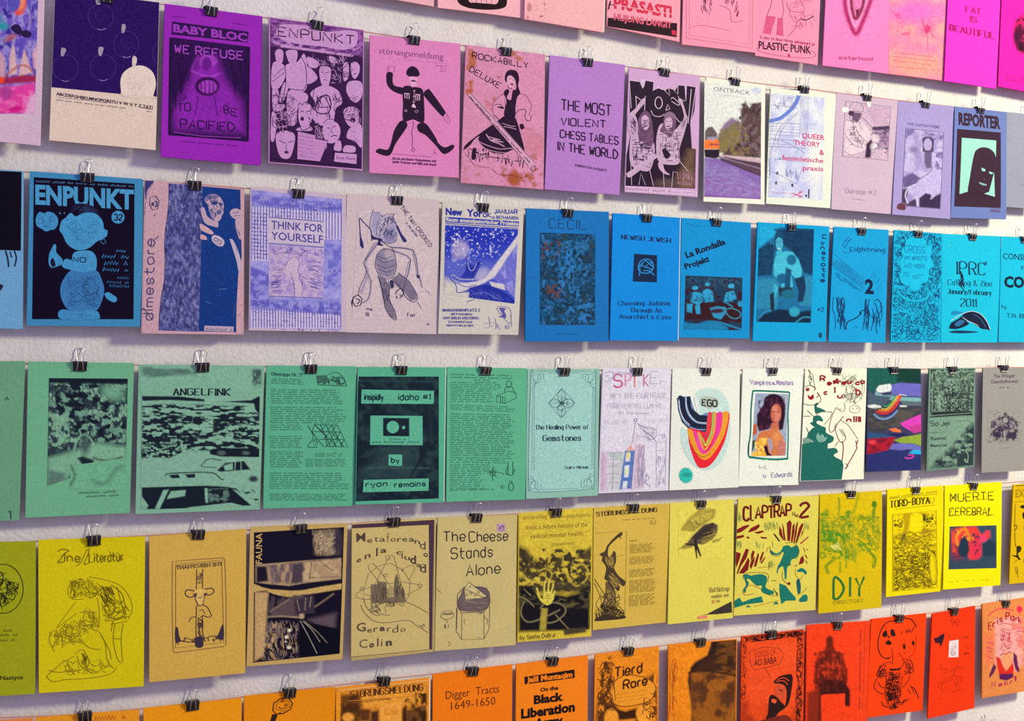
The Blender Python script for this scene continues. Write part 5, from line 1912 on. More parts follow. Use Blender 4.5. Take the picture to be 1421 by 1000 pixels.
Z('fourth','G7','540,100 985,100 975,885 518,905','e9efe2','white booklet with a rainbow tongue-like arc and teal starburst|white booklet with rainbow arc',(979.5,510,518),'''
@illustration
q c8e4dc 690,260 770,228 850,245 905,320 920,440 915,560 880,680 820,750 760,770 680,740 620,660 590,560 600,480 640,500 700,350
q e4ece4 680,270 700,300 720,390 690,340
p 6c8cb8 568,290 590,285 590,360 600,430 630,480 690,510 755,518 755,470 760,420 772,385 720,405 690,390 672,340 655,280
q 1c2440 580,288 610,286 612,370 640,440 700,480 760,488 765,458 720,455 670,425 640,370 630,285 655,283 658,340 685,400 730,435 768,438 772,408 730,412 700,390
p 1c2440 568,290 655,282 660,350 690,402 772,408 762,515 700,510 640,490 600,450 575,370
s 8ca8cc 10 625,285 628,350 650,410 700,452 765,460
s c4d8e4 5 628,290 632,350 655,405 700,448 765,455
s 7c98c4 8 578,300 585,370 610,440 650,480 700,498 755,500
s dceaea 5 582,310 588,370 612,430 650,470
s c8dce0 5 680,290 690,350
q ee2838 640,500 652,490 700,500 760,510 772,395 808,390 860,390 912,392 905,480 880,580 830,680 780,740 735,755 700,740 665,660 645,580
q f0a030 635,495 672,510 690,570 720,640 760,650 800,600 850,500 868,390 908,395 880,530 820,640 770,695 725,692 680,640 652,570
s 3c2018 3 665,600 690,655 740,680 790,655
q ec3c9c 672,505 700,520 720,580 745,635 775,630 815,540 830,400 865,392 855,500 800,610 750,660 715,640 690,580
q f04cae 700,530 720,590 745,645 715,625 695,580
q e8a050 700,515 720,530 735,600 755,620 790,540 808,395 825,395 815,520 770,620 745,635 720,590
q 9cc060 715,518 745,570 755,590 790,500 800,395 812,395 800,510 765,600 745,600
q dce040 735,560 750,600 772,560 762,600 745,605
q e04850 770,395 795,392 785,470 762,540 758,515
q 90508c 760,545 752,555 748,530
@title
q b8c4b4 722,300 745,280 790,285 830,295 845,330 825,355 780,360 740,345 722,325
H 2c3434 8 40 732,342 828,348 EGO
@starburst
'''+'p 2cc4b4 '+' '.join('%.0f,%.0f' % (626+(56 if i%2==0 else 42)*math.cos(i*math.pi/20)*0.92, 804+(58 if i%2==0 else 44)*math.sin(i*math.pi/20)) for i in range(40))+'''
H 1c7c7c 4 20 600,812 655,810 1'50
''')
Z('fourth','G8','55,105 475,105 440,912 25,922','ecf2e4','white booklet with green-framed photo of a dark-haired woman|booklet with green-framed portrait',(1072,510,518),'''
G 5 9cacc4 140,278 368,285 350,712 112,718 portrait
. p a8b4c8 30 290,290 370,290 360,560 330,500
. e 2c1428 265,340 68,56 0 8
. p 2c1428 8 205,310 240,290 320,300 348,360 345,440 330,530 300,540 290,400 240,360 200,380
. p 2c1428 9 200,350 150,430 150,500 165,545 230,530 280,460 230,360
. x 4c2040 0.58 18,40 0.12 160,330 340,300 340,500 170,540
. e c86850 282,420 36,66 6 9
. e d8806c 290,440 24,36 0 10
. e dc8870 275,385 20,20 0 10
. k 30141c 4 4 252,408 270,410
. k 30141c 4 4 288,412 306,412
. e c04050 268,480 9,6 0 4
. k 9c4838 4 5 275,430 270,455
. p c87050 8 250,490 300,480 300,540 240,540
. p c06038 9 120,500 150,490 150,560 120,580
. p d07a48 10 190,540 290,530 330,580 340,640 330,710 200,715 150,700 140,620 160,560
. e e09058 290,590 30,50 0 20
. p c07868 10 300,610 350,620 345,710 290,710
. e e8b040 185,620 38,26 -20 8
. p f0b838 8 115,690 190,680 230,700 225,715 115,718
. x f8d060 0.56 16,16 0.1 120,600 230,590 220,715 115,715
. p 241430 6 195,650 220,640 230,690 255,712 215,712
. p a8a0b4 7 225,600 250,590 260,650 245,700 232,660
. p 2c4c40 8 115,610 140,600 130,660 112,690
. n 0.14 10,10
@frame
s 187c70 12 120,268 140,262 260,266 375,272
s 147468 10 122,266 110,400 106,560 92,650 94,715 115,728
s 187c70 9 378,272 366,420 368,560 362,730
s 187c70 14 100,722 180,732 280,738 368,732
s 18503c 8 95,620 92,700
s 60d84c 7 190,742 225,738
X e88c90 4 12 5 40 305,640 350,645 345,710 300,705
@title
H a890c4 4 34 104,218 248,222 Vampires
H a890c4 4 16 258,218 280,220 &
H a890c4 4 32 288,220 402,222 Monsters
@caption
H a8a4c0 4 22 195,862 212,864 b
H 9890b8 4 32 250,862 395,854 Edwards
C c4d4c0 3 12 26 165,775 235,775 235,805 165,805
''')
Z('fourth','G8','488,103 915,105 893,872 450,888','eff2da','cream booklet with dark green leafy mass and red outlined arm|booklet with green leafy mass',(1161,509.5,517.5),'''
@leaves
p 1c6a60 470,615 510,600 520,580 510,560 480,590 468,590
q 7ca090 470,590 500,580 540,620 480,640
p 1c6a60 465,625 520,612 600,600 640,620 640,660 700,655 712,680 680,700 690,715 740,740 750,775 738,875 455,885
q 1c6a60 500,560 540,510 560,515 520,480 545,470 590,495 625,510 630,545 680,575 670,610 620,625 560,615 520,590
q 1c6a60 540,440 560,425 590,430 608,465 570,462 560,480 540,470
q 1c6a60 550,350 575,340 565,365 590,375 625,395 580,405 555,410
p 1c6a60 640,655 690,650 690,672 660,680
q 7cb0a0 560,570 575,545 585,565 605,555 620,580 635,570 625,600 590,612 570,600
@linework
X 3c4c44 4 24 60 60 505,110 545,110 535,230 510,230
s 3c4c44 3 505,110 520,140 510,165 530,190 515,215
s 3c4c44 3 540,150 545,190 555,240
s 2c1c24 4 485,230 520,220 560,240
s 2c1c24 4 478,345 520,355 580,345
s 2c1c24 4 500,390 530,420 555,440
s 2c1c24 4 475,430 520,430
s 2c1c24 4 495,510 510,550
s 2c1c24 4 560,420 600,400 670,402
s 8c3038 3.5 672,405 650,450 612,490
s 2c1c24 3.5 570,265 590,300 590,330 560,345
s 8c3038 4 700,370 670,430 650,510 660,545
s 8c3038 5 750,430 710,480 690,520 665,545
s 5c2428 4 700,480 690,515 720,600 745,610 765,575 735,520
s 5c2428 3 730,460 780,490 830,560 850,590
s 8c3038 6 740,605 748,640 745,700 740,740
s 8c3038 4 715,605 690,640
s 8c3038 6 850,595 840,640 845,650 820,700 785,760 765,800
s 8c3038 5 835,600 842,630
s 8c3038 4 765,760 780,780 755,800
s 5c2428 3 720,520 755,570
s 8c3038 3 700,370 740,400 760,380 755,340
s 4c4440 3 720,380 735,385
S c0706c 3 795,370 820,355 850,360 865,385 850,405 815,405 795,395
s 8c5050 3 810,375 825,380
s 8c5050 3 840,372 850,380
C 8c8c78 2.5 50 60 700,140 900,160 900,330 740,320
X 8c8c78 2.5 30 -40 60 720,130 900,140 890,200 730,210
C 3c3c30 3 26 30 720,270 890,270 880,350 760,340
@lips
q a01c30 505,285 522,295 540,280 545,305 525,318 508,305
q 9c3038 490,240 515,238 510,258 495,256
s 9c3038 5 540,225 555,240 548,255
s 9c3038 5 570,270 580,290 562,302
@title
'''+'\n'.join('H 98202c 8 %d %d,%d %d,%d %s' % (h,x,y,x+w,y,c) for c,x,y,w,h in (('R',592,190,30,34),('e',642,216,22,26),('s',680,205,18,26),('t',698,204,20,32),('r',712,208,22,24),('e',742,212,24,24),('u',780,206,24,26),('c',838,214,24,24),('o',872,206,24,26),('c',618,280,20,26),('l',692,270,6,40),('u',712,304,28,28),('b',838,282,26,42),('n',772,468,28,26),('l',824,470,4,40),('l',840,470,4,40),('l',856,470,4,40),('l',868,472,4,40)))+'''
''')
Z('fourth','H1','75,112 488,118 490,900 65,915','3c3c68','dark booklet painted with small rainbow, cloud bands and coloured hills|dark booklet with small rainbow',(1240,509,516),'''
G 5 3c3c60 78,114 487,120 488,898 67,912 painting
. p 1c5c54 24 70,110 330,110 330,260 80,300
. p 123c34 30 300,110 490,115 490,230 300,220
. p 6a68c0 8 250,240 330,225 490,235 490,330 400,325 260,315
. p 7cb0b8 10 140,290 200,320 260,320 300,330 490,340 490,370 400,380 280,360 120,330
. p 4a5c6c 14 75,290 140,320 260,330 200,400 80,390
. p e0e8e4 7 140,275 165,245 250,232 262,260 250,290 180,300 150,295
. k a0b4c0 3 3 195,240 195,290
. k a0b4c0 3 3 225,236 228,290
. p 5c6c74 12 330,360 490,370 490,400 350,400
. p dce4e0 6 75,395 130,390 175,400 180,415 130,425 80,412
. p e0e8e4 5 318,395 380,400 370,412 325,410
. p 3c3c48 14 75,420 490,405 490,480 330,520 200,600 75,600
. x 54504c 0.5 50,30 0.3 75,430 480,420 330,560 80,580
. k 7098c8 14 5 125,465 160,495 210,500 260,480 300,440
. k 3c2c6c 14 4 150,455 200,475 250,465 300,420 325,370
. k d83028 15 4 145,445 200,460 250,440 300,390 328,325
. k f07c30 11 4 165,432 210,440 250,418 290,370 315,325
. k d8c83c 8 4 185,422 215,425 250,400 280,360 302,325
. k 34a04c 11 4 205,405 240,392 275,350 290,325
. k e8e8e8 5 5 320,315 350,318 372,322
. p d840b8 7 325,535 400,500 490,462 490,590 440,610 380,580 340,555
. p c03c90 8 380,560 490,540 490,600 430,610
. p f07838 6 235,580 290,570 330,590 330,605 270,600
. p 24245c 10 75,610 200,620 340,610 400,625 350,645 75,650
. p 2c5480 10 75,600 180,615 300,640 75,650
. p b01c30 8 70,655 290,640 250,720 230,745 150,775 70,775
. x 6c1430 0.55 40,20 0.3 70,660 290,650 200,770 70,770
. e e84050 110,680 26,14 0 16
. p 90a83c 6 275,665 340,640 420,630 490,615 490,710 420,690 330,690
. p 6c6cc0 7 265,695 330,690 430,695 488,715 488,745 380,735 320,750 240,735
. p 28306c 16 68,780 240,740 488,750 488,898 67,912
. p 28b0e8 5 390,765 430,740 488,745 488,775 440,775
. k e040b0 9 4 365,800 390,808 425,798 425,782 390,780
. n 0.16 10,10
''')
Z('fourth','H1','552,115 908,112 900,875 530,908','6c8c7c','narrow grey-green booklet with woodcut scene above a smoky lower half|narrow booklet with woodcut scene',(1321.7,508.5,515.5),'''
G 5 2c3438 566,125 900,122 882,470 560,478 woodcut
. p 3c4844 14 580,140 890,135 880,450 572,460
. x 5c7468 0.5 9,36 0.1 585,150 890,145 880,300 580,300
. x 7c9c88 0.58 12,12 0.1
. e 7c9c8a 645,370 38,78 0 12
. p 7c9c8a 10 660,240 700,190 740,195 760,240 740,280 690,290
. p 6c8c7c 10 760,210 785,205 795,290 770,320
. e 74947f 760,370 44,40 0 14
. x 242c34 0.55 9,9 0.1 640,200 800,220 800,440 640,440
. p 242c30 8 570,445 880,440 880,470 565,475
. n 0.25 7,7
@border
l 8cac98 5 580,140 885,136
l 8cac98 5 578,140 572,455
l 222a30 7 556,484 886,462
l 8cac98 4 556,474 886,452
G 6 7a9c88 552,495 900,480 893,860 540,895 landscape
. p 48605c 30 880,530 900,530 895,860 560,890 600,830 700,740 800,640
. x 26323a 0.5 46,26 0.24 880,520 900,540 895,860 560,890 600,820 720,700
. p 26323a 14 840,600 895,560 895,760 850,720
. x 7a9c88 0.58 30,20 0.2 660,650 890,600 880,850 640,870
. p 2c3c40 16 780,780 890,740 893,860 760,875
. n 0.2 12,12
@drawing
s 9cbca4 5 830,740 850,780 845,830 825,810 830,835 855,840
s 2c3840 4 740,670 780,668 830,665
C 2c3438 3 16 30 630,280 680,280 680,440 620,440
C 2c3438 3 14 30 740,330 800,330 800,420 740,420
@title
H 2c3a3c 5 36 562,552 620,552 So
H 2c3a3c 5 36 640,552 704,550 Jel
L 3c4c4c 9 765,520 868,512
L 3c4c4c 10 562,610 670,604
T 34444a 0.03 26 562,664 680,658 Rasmal
T 34444a 0.03 24 560,718 685,712 Memorial
''')
Z('fourth','H1','968,112 1290,112 1285,905 955,920','9c9894','warm grey booklet with dark engraving of a canopied carousel|grey booklet with engraving',(1393,506.5,513),'''
G 6 9a9692 1005,430 1262,430 1262,690 1000,690
. x 54485c 0.5 24,20 0.2 1030,520 1230,500 1240,670 1010,680
. p 4c3c54 14 1035,540 1080,500 1130,450 1180,480 1230,530 1230,620 1200,640 1060,640 1035,600
. e 8a8488 1100,530 34,22 0 10
. e a8a4a4 1140,510 20,20 0 8
. e 7a7480 1190,540 22,26 0 8
. k 2c2038 6 4 1035,570 1090,590 1160,598 1225,585
. x 9a9692 0.6 16,16 0.15
. p 3c3048 9 1040,600 1110,605 1100,650 1045,640
. p 3c3048 9 1150,610 1225,600 1220,650 1160,655
. k b8b4b4 8 6 1130,600 1130,655
. n 0.3 9,9
@drawing
s 2c2038 3 1030,560 1035,525 1070,505 1120,490 1180,490 1225,520 1235,560
s 2c2038 3 1120,490 1140,455 1160,490
s 5a5060 3 1045,470 1085,452
X 3c3048 2.5 50 80 24 1040,600 1225,600 1230,670 1030,670
C 3c3048 2.5 40 26 1080,470 1210,480 1210,580 1080,580
s 2c2038 4 1210,520 1255,528
l 6c6470 2.5 1088,728 1175,724
@title
T 6c5c6c 0.02 26 1048,188 1215,182 The Winger
T 6c5c6c 0.02 26 1025,230 1238,224 Gentleforest
L 6c6470 14 1092,268 1168,266
''')
# ---------------------------------------------------------------- fifth cord: yellow booklets
Z('fifth','D1','-390,118 178,110 175,865 -393,900','a2a818','olive yellow booklet at left edge with part of a round drawing|olive yellow booklet',None,'''
@illustration
e 2c2c10 4 15,345 100,122
C 3c3c14 4 50 40 -60,260 60,260 80,400 0,450 -60,420
C 3c3c14 4 34 34 30,300 95,310 90,380 30,390
X 2c2c10 5 16 80 50 -20,380 30,380 20,450 -20,450
s 2c2c10 5 -10,255 15,275 10,310 -10,320
@caption
L 5c5c18 12 -100,560 88,556 2 0,22
L 5c5c18 12 -100,608 75,604 1
T 3c3c14 0.02 20 0,796 115,792 Nastyte
''')
Z('fifth','D1','190,103 720,85 712,828 193,862','d8c80e','bright yellow booklet with pencil drawing of a person bowed over a dog|yellow booklet with pencil drawing',(130,743,754),'''
@title
s 7c6c10 5 285,160 310,150 340,158 320,170 300,200 285,218 320,212
s 7c6c10 4 300,185 325,180
H 7c6c10 5 40 320,212 395,214 ine
s 7c6c10 4 375,235 400,215 425,160 440,150 430,190 415,225 440,220
H 7c6c10 5 44 440,216 608,210 Literatur
s 7c6c10 3 540,160 560,190 580,170 610,205
@drawing
C 988a14 3 60 34 340,290 430,290 440,390 350,400
C 988a14 3 46 34 430,290 500,300 510,400 430,390
s 8a7a12 3 440,290 500,300 590,330 640,390 655,450 635,500
s 8a7a12 3 400,300 350,320 335,370 360,400 410,400
s 8a7a12 3 420,380 450,395 480,370
s 8a7a12 3 370,420 340,460 280,540
s 8a7a12 3 480,390 490,460 490,540
X 6c5c10 4 50 60 46 490,310 560,320 580,440 500,450
s 7c6c10 4 550,330 600,370 620,430 640,460
s 7c6c10 3 580,340 600,420 620,480
C 7c6c10 3 50 36 500,400 620,400 640,500 500,520
s 7c6c10 3 560,500 640,485
s 7c6c10 3 545,525 630,510
s 8a7a12 3 280,545 340,500 380,470
C a09018 3 70 40 250,540 380,500 420,620 260,640
s 8a7a12 3 250,560 245,610 270,660
s 8a7a12 3 260,640 300,580 310,640
C a09018 3 50 40 380,440 480,440 490,560 390,600
s 8a7a12 3 395,600 440,640 500,650
s 8a7a12 3 370,670 410,650 440,700
s 8a7a12 3 380,680 400,730 430,735 440,700
X 7c6c10 3 26 80 30 400,660 430,670 430,730 400,730
s 8a7a12 3 490,560 520,620 530,700 560,740
s 8a7a12 3 500,580 540,650 550,700
s 8a7a12 3 570,520 560,600 580,690 600,715
s 8a7a12 3 610,520 600,590 605,690 610,712
s 8a7a12 3 560,595 600,598
s 8a7a12 3 230,780 300,720 370,680
s 8a7a12 3 230,780 260,805 330,795 430,790 540,770 575,740
s 8a7a12 3 240,750 290,760 400,750
C a09018 3 44 50 300,700 540,690 560,760 320,780
s 7c6c10 3 550,560 560,510 580,500
''')
Z('fifth','D1','740,85 1220,48 1215,762 740,808','d4ac4c','sand-coloured booklet with a small framed figure on a pole|sand booklet with framed figure',(275,735,747),'''
@border
O 8c6c44 4 852,212 950,203 1105,193 1112,205 1118,400 1118,625 1105,632 950,652 862,663 855,650 850,430
l 6c5040 3 868,232 1096,212 1106,612 868,640 868,232
l 8c6c44 2 858,225 1110,203
@title
T 5c4838 0.03 17 1100,232 870,252 THE HIEROPHANT
@drawing
s 4c3838 4 972,252 970,350
s 4c3838 4 1002,248 1000,345
s 4c3838 3 975,285 1000,282
s 4c3838 3 972,320 1000,316
C 5c4840 3 18 20 974,260 1000,258 998,340 974,340
s 4c3838 5 960,358 925,352 915,375 940,390 962,378
s 4c3838 5 1010,350 1045,345 1058,362 1035,378 1012,372
q e0bc64 960,360 1015,352 1012,380 1000,420 985,430 968,400
s 4c3838 4 960,380 968,405 980,430 1000,425 1010,385
s 4c3838 3 975,388 990,395 1000,382
q 5c4840 955,375 972,368 968,390
q 5c4840 1005,372 1022,368 1012,388
s 4c3838 4 1000,425 1025,440 1044,478 1030,488 1000,478
s 4c3838 4 970,430 968,560 972,595
s 4c3838 4 1000,480 1000,560 1010,590
s 4c3838 3 985,460 1000,450 1012,472
C 4c3838 4 30 30 974,480 1004,480 1004,590 974,590
s 5c4840 4 935,510 945,490 965,485
s 4c3838 4 880,600 930,610 990,600 1050,580 1095,590
C 4c3838 4 40 26 872,590 1100,575 1100,605 872,625
q 3c3040 866,545 878,540 885,580 892,605 868,612
q 3c3040 1104,525 1092,540 1085,560 1072,590 1105,595
q 3c3040 965,590 1000,585 1002,632 968,634
''')
Z('fifth','H2','80,95 693,70 660,928 55,975','c8a862','tan-bordered black booklet of torn night photographs|tan-bordered booklet of torn photographs',(417,727.5,737),'''
G 6 151226 102,130 670,96 642,892 98,950 photograph
. p 151226 2 102,130 670,96 655,300 105,340
. e 786a58 560,195 80,84 20 16
. x a08c6c 0.5 8,26 0.2 470,115 630,110 640,270 480,280
. e 3c3440 630,190 30,90 0 24
. p b09470 5 110,335 650,292 650,425 560,436 430,450 320,470 110,450
. p 1c1828 14 115,345 180,345 190,440 115,450
. x 6c5c60 0.48 28,70 0.24 160,340 440,320 440,450 200,460
. x c8ac80 0.58 50,40 0.2 380,320 650,295 650,425 420,440
. p 4c4048 14 350,330 410,325 400,440 330,460
. k 3c3038 5 5 460,322 450,430
. k 4c4048 4 5 520,318 590,370
. k 5c4c4c 4 5 445,420 640,412
. k 5c4c4c 4 5 300,330 640,296
. p 151226 4 98,445 140,455 200,475 260,470 330,485 420,470 540,450 650,425 650,455 560,472 400,498 330,500 210,490 150,480 98,462
. p c8a862 5 98,455 150,478 210,492 330,500 400,498 520,475 655,455 650,492 500,515 400,528 350,542 300,540 220,520 180,500 140,500 98,512
. p 141222 5 98,512 108,512 104,948 96,950
. p c8a46c 20 104,508 190,510 180,640 170,900 104,942
. p 141024 10 210,525 350,545 470,520 645,492 642,892 300,930 190,930 200,700 190,600
. x 4c4048 0.5 20,60 0.2 190,540 470,520 480,640 190,640
. p 5c4c50 24 200,640 320,545 400,530 400,660 210,660
. k 8c7860 8 10 200,630 320,555
. k a89474 8 10 170,665 280,660 400,670
. k 8c7860 8 10 390,655 500,590 600,520
. p 3c3040 12 350,560 480,530 480,640 360,650
. k a08c6c 5 4 370,560 385,625
. k a08c6c 5 4 425,545 420,620
. k a08c6c 5 4 460,540 450,600
. e b8a080 400,660 16,16 0 10
. p 5c4c54 30 440,680 620,640 610,760 520,740
. x 6c5c5c 0.52 14,30 0.14 180,690 380,690 380,930 160,940
. x c0a070 0.56 12,30 0.14 110,800 240,700 240,930 110,940
. p 0c0c1c 8 385,700 400,690 640,740 640,892 385,915
. k c8c0a8 3 3 390,690 440,780 497,892
. k c8c0a8 3 3 405,690 460,740 515,820
. k b0a48c 3 3 415,690 500,760 560,825
. e e8e4cc 322,748 12,10 0 5
. e e8e4cc 305,790 12,10 0 5
. e e8e4cc 320,855 14,10 0 5
. e e8e4cc 300,820 6,6 0 5
. n 0.3 7,7
@grass
X 1c1828 5 60 70 44 160,850 290,830 290,935 160,940
X c8a870 3 70 80 40 180,700 380,690 380,900 200,930
X d0b890 3 50 -30 40 480,130 620,120 620,260 490,270
@title
t c8a862 0.02 38 150,330 152,135 FAUNA
@border
l 151226 4 104,510 98,948 640,892
''')
Z('fifth','H2','720,75 1250,35 1240,880 715,940','cbb672','parchment booklet with cut-out letters around a city-in-atom drawing|parchment booklet with city-in-atom drawing',(547,718.5,728),'''
@border
p 4c3444 722,80 1238,50 1225,868 1208,868 1205,82 722,104
p b8a468 715,912 1240,872 1240,880 715,940
l 5c4444 3 718,915 1205,868
l 8c7854 3 1240,50 1232,872
@title
'''+'\n'.join('T 54453c %s %d %d,%d %d,%d %s' % (b,h,x,y,x+w,y2,c) for c,x,y,w,y2,h,b in (('M',748,190,56,186,54,'0.01'),('e',815,196,34,194,32,'0.01'),('t',862,190,24,188,38,'0'),('a',892,190,38,188,34,'0'),('f',940,195,12,194,60,'0'),('o',962,190,34,188,34,'0'),('r',1005,190,26,190,34,'0.01'),('e',1036,188,32,188,32,'0.01'),('a',1078,188,34,190,34,'0.01'),('n',1115,200,34,206,32,'0.01'),('d',1148,232,36,240,50,'0'),('o',1170,282,30,290,36,'0.02'),('e',750,325,28,312,32,'0.02'),('n',800,300,36,288,36,'0.02'),('l',872,282,10,280,52,'0.02'),('a',898,262,40,256,34,'0.03'),('c',998,270,32,272,30,'0.02'),('i',1032,295,8,298,50,'0.01'),('u',1050,302,34,308,32,'0.01'),('d',1086,325,38,332,52,'0.03'),('a',1125,348,34,356,30,'0.01'),('d',1148,382,40,386,52,'0.01'),('G',750,755,56,754,52,'0.01'),('e',815,762,30,760,32,'0.01'),('r',855,758,26,756,36,'0.01'),('a',893,752,34,750,34,'0.07'),('r',940,756,24,754,36,'0'),('d',972,768,38,758,46,'-0.01'),('o',1024,760,32,756,36,'-0.01'),('C',766,860,50,856,52,'-0.01'),('o',828,856,30,852,36,'0.06'),('l',878,850,8,848,52,'-0.01'),('i',902,850,8,848,48,'-0.01'),('n',932,845,38,840,40,'0.08')))+'''
@drawing
O 7c6c54 3 790,520 820,400 880,345 960,325 1040,370 1085,440 1080,530 1050,580
O 7c6c54 3 820,340 850,325 900,380 960,470 1040,560 1020,590 960,540 880,430 830,370
O 7c6c54 3 745,520 790,490 900,460 1030,445 1140,460 1155,480 1080,520 940,545 800,555 750,545
s 7c6c54 3 830,560 870,450 920,350 960,280 985,290 1000,350 1030,460 1060,570
s 7c6c54 3 1030,370 1090,340 1115,360 1080,430
e 7c6c54 3 945,292 14,15
e 7c6c54 3 1148,468 12,12
e 7c6c54 3 1165,340 10,10
e 7c6c54 3 782,488 10,10
e 7c6c54 3 930,402 10,10
q 54483c 1034,365 1042,370 1036,378
p 7a6a54 838,460 880,460 880,440 935,445 940,540 980,540 985,460 990,420 1000,390 1012,420 1015,480 1050,500 1055,570 840,580
p a89868 945,480 975,470 985,540 945,545
X 54483c 3 70 85 50 840,460 940,450 940,570 845,575
X 54483c 3 40 88 60 985,410 1012,410 1050,500 1050,565 985,560
C 54483c 3 40 26 830,560 1050,560 1050,600 840,610
s 6c5c4c 3 775,590 800,640 860,690 940,700 1070,685 1130,720 1200,762
s 6c5c4c 3 1060,570 1130,600 1200,640
s 6c5c4c 3 790,540 810,600 860,650 900,655
s 6c5c4c 3 840,600 880,640 960,655
C 6c5c4c 3 20 40 800,600 960,600 960,650 820,640
X 8c7c60 3 6 40 30 1130,700 1190,710 1180,740 1140,730
''')
Z('fifth','H3','58,125 558,108 548,930 38,968','cab878','cream yellow booklet with hand-lettered title over cheese on a pedestal|booklet with cheese on a pedestal',(661,712.5,721.5),'''
@title
H 2c2830 5.5 62 92,278 228,272 The
H 2c2830 5.5 62 255,278 498,268 Cheese
H 2c2830 5.5 66 140,385 402,370 Stands
H 2c2830 5.5 66 236,492 450,474 Alone
@sticker
p c8a4b4 428,165 485,160 485,212 428,216
C 8c5c8c 3 30 20 432,168 482,166 480,208 432,210
@illustration
q 6c5c5c 205,600 225,560 345,562 380,605 385,665 345,710 205,712 178,665
X 8c7c70 4 30 0 60 200,600 370,600 370,690 200,700
p d0c084 222,575 250,530 365,620 340,632 230,645
l 3c343c 4 222,575 250,530 370,622
l 3c343c 4 222,575 230,640 340,632 372,618
l 3c343c 4 222,572 355,632
e 3c343c 3 262,602 10,7
e 3c343c 3 290,615 8,5
e 3c343c 3 238,610 6,8
e 3c343c 3 310,595 8,6
e 3c343c 3 258,560 5,5
l 4c4048 4 178,665 205,725 345,718 385,665
l 4c4048 4 180,665 180,610 205,580
l 4c4048 4 385,665 382,600 362,568 310,566
l 4c4048 3 208,725 206,895 345,892 348,718
l 4c4048 3 206,895 172,840 175,690
l 4c4048 3 345,892 380,825 384,680
l 4c4048 3 175,825 178,700
s 8c8068 3 230,760 222,780 230,800
s 6c5c5c 3 350,750 370,770 365,800
C 6c5c5c 3 6 24 300,875 345,870 345,890 300,890
C 6c5c5c 3 8 24 300,715 345,712 345,735 300,735
@speech
S 7c7060 3 78,735 95,715 135,712 158,735 145,758 100,765 78,752
s 7c7060 3 100,765 118,780 108,790
H 7c7060 2.5 14 90,738 145,734 cheese
C 6c5c5c 4 10 26 100,795 130,795 130,825 100,825
s 7c7060 3 120,905 132,920 125,940
s a89464 3 50,570 80,600
''')
Z('fifth','H3','565,100 1035,62 1025,875 558,912','d8c040','mustard booklet with script lettering above a raised hand in dark swirls|booklet with raised hand in swirls',(771.7,705.5,714.5),'''
G 5.5 d4bc3c 572,110 1028,70 1018,865 562,905 painting
. x bca434 0.6 26,20 0.3 700,300 940,280 960,420 640,430
. p 4c4028 34 562,300 620,330 660,390 700,420 760,440 830,370 850,420 920,390 960,350 1028,310 1028,600 562,600
. x d0b840 0.55 34,22 0.2 565,380 1028,380 1028,560 565,560
. x 3c3424 0.55 26,26 0.14 562,320 1028,330 1024,600 562,600
. p 4c4028 8 775,450 840,375 835,400 800,460
. k b8a43c 10 8 860,470 880,520 930,560 990,520 1000,460 970,425 920,430 890,470
. k 2c2820 12 10 880,460 890,500 940,530 980,490 960,450
. k b0a03c 10 8 690,470 730,450 770,480 760,520
. k c0ac3c 8 8 570,470 630,520 700,540
. p 16141c 30 562,560 640,560 700,620 760,600 860,620 940,600 1000,560 1018,600 1018,840 562,850
. x 4c4430 0.58 30,16 0.16 562,540 1018,540 1010,700 562,700
. k 7c7450 9 5 600,660 582,700 585,750 620,785 680,775 760,740 820,710
. k 7c7450 9 5 700,700 730,670 800,665 850,690 855,730 800,780 740,790 700,760
. k 8c8458 6 5 570,625 620,650 660,690
. k 8c8458 6 5 795,740 830,780 880,830
. k 6c642c 7 5 860,690 930,670
. k 6c6444 6 5 820,640 860,650
. k 8c8450 5 5 600,580 640,620
. p a8983c 10 705,700 745,700 740,770 735,840 695,835
. p d8c850 5 675,600 690,610 700,635 715,640 720,600 750,592 780,605 784,640 765,672 740,682 705,660 685,630
. k d8c850 11 4 677,575 690,612
. k d8c850 11 4 732,530 724,560 725,600
. k d8c850 11 4 757,525 750,560 748,600
. k d8c850 11 4 780,548 775,575 765,605
. k d8c850 10 4 788,592 782,620
. k 3c3424 3 2 735,620 760,625
. k 3c3424 3 2 730,635 765,640
. k 3c3424 3 2 740,650 750,670
. p d4bc3c 4 562,856 840,840 850,865 1018,830 1018,870 562,908
. p 4c402c 14 845,830 990,820 990,850 850,870
. n 0.28 9,9
@title
T 9a8430 0.02 28 592,140 1018,122 unravelling the bio-psychiatric
T 8c7428 0.02 28 612,204 1000,184 knot: a future history of the
T 8c7428 0.02 28 640,260 968,240 radical mental health
T 9a8430 0.02 22 780,304 918,298 movement
@caption
H 6c5c28 4 24 575,896 790,878 by Sasha DuBrul
@border
l c8b03c 4 566,112 560,905
''',thick=0.0034)
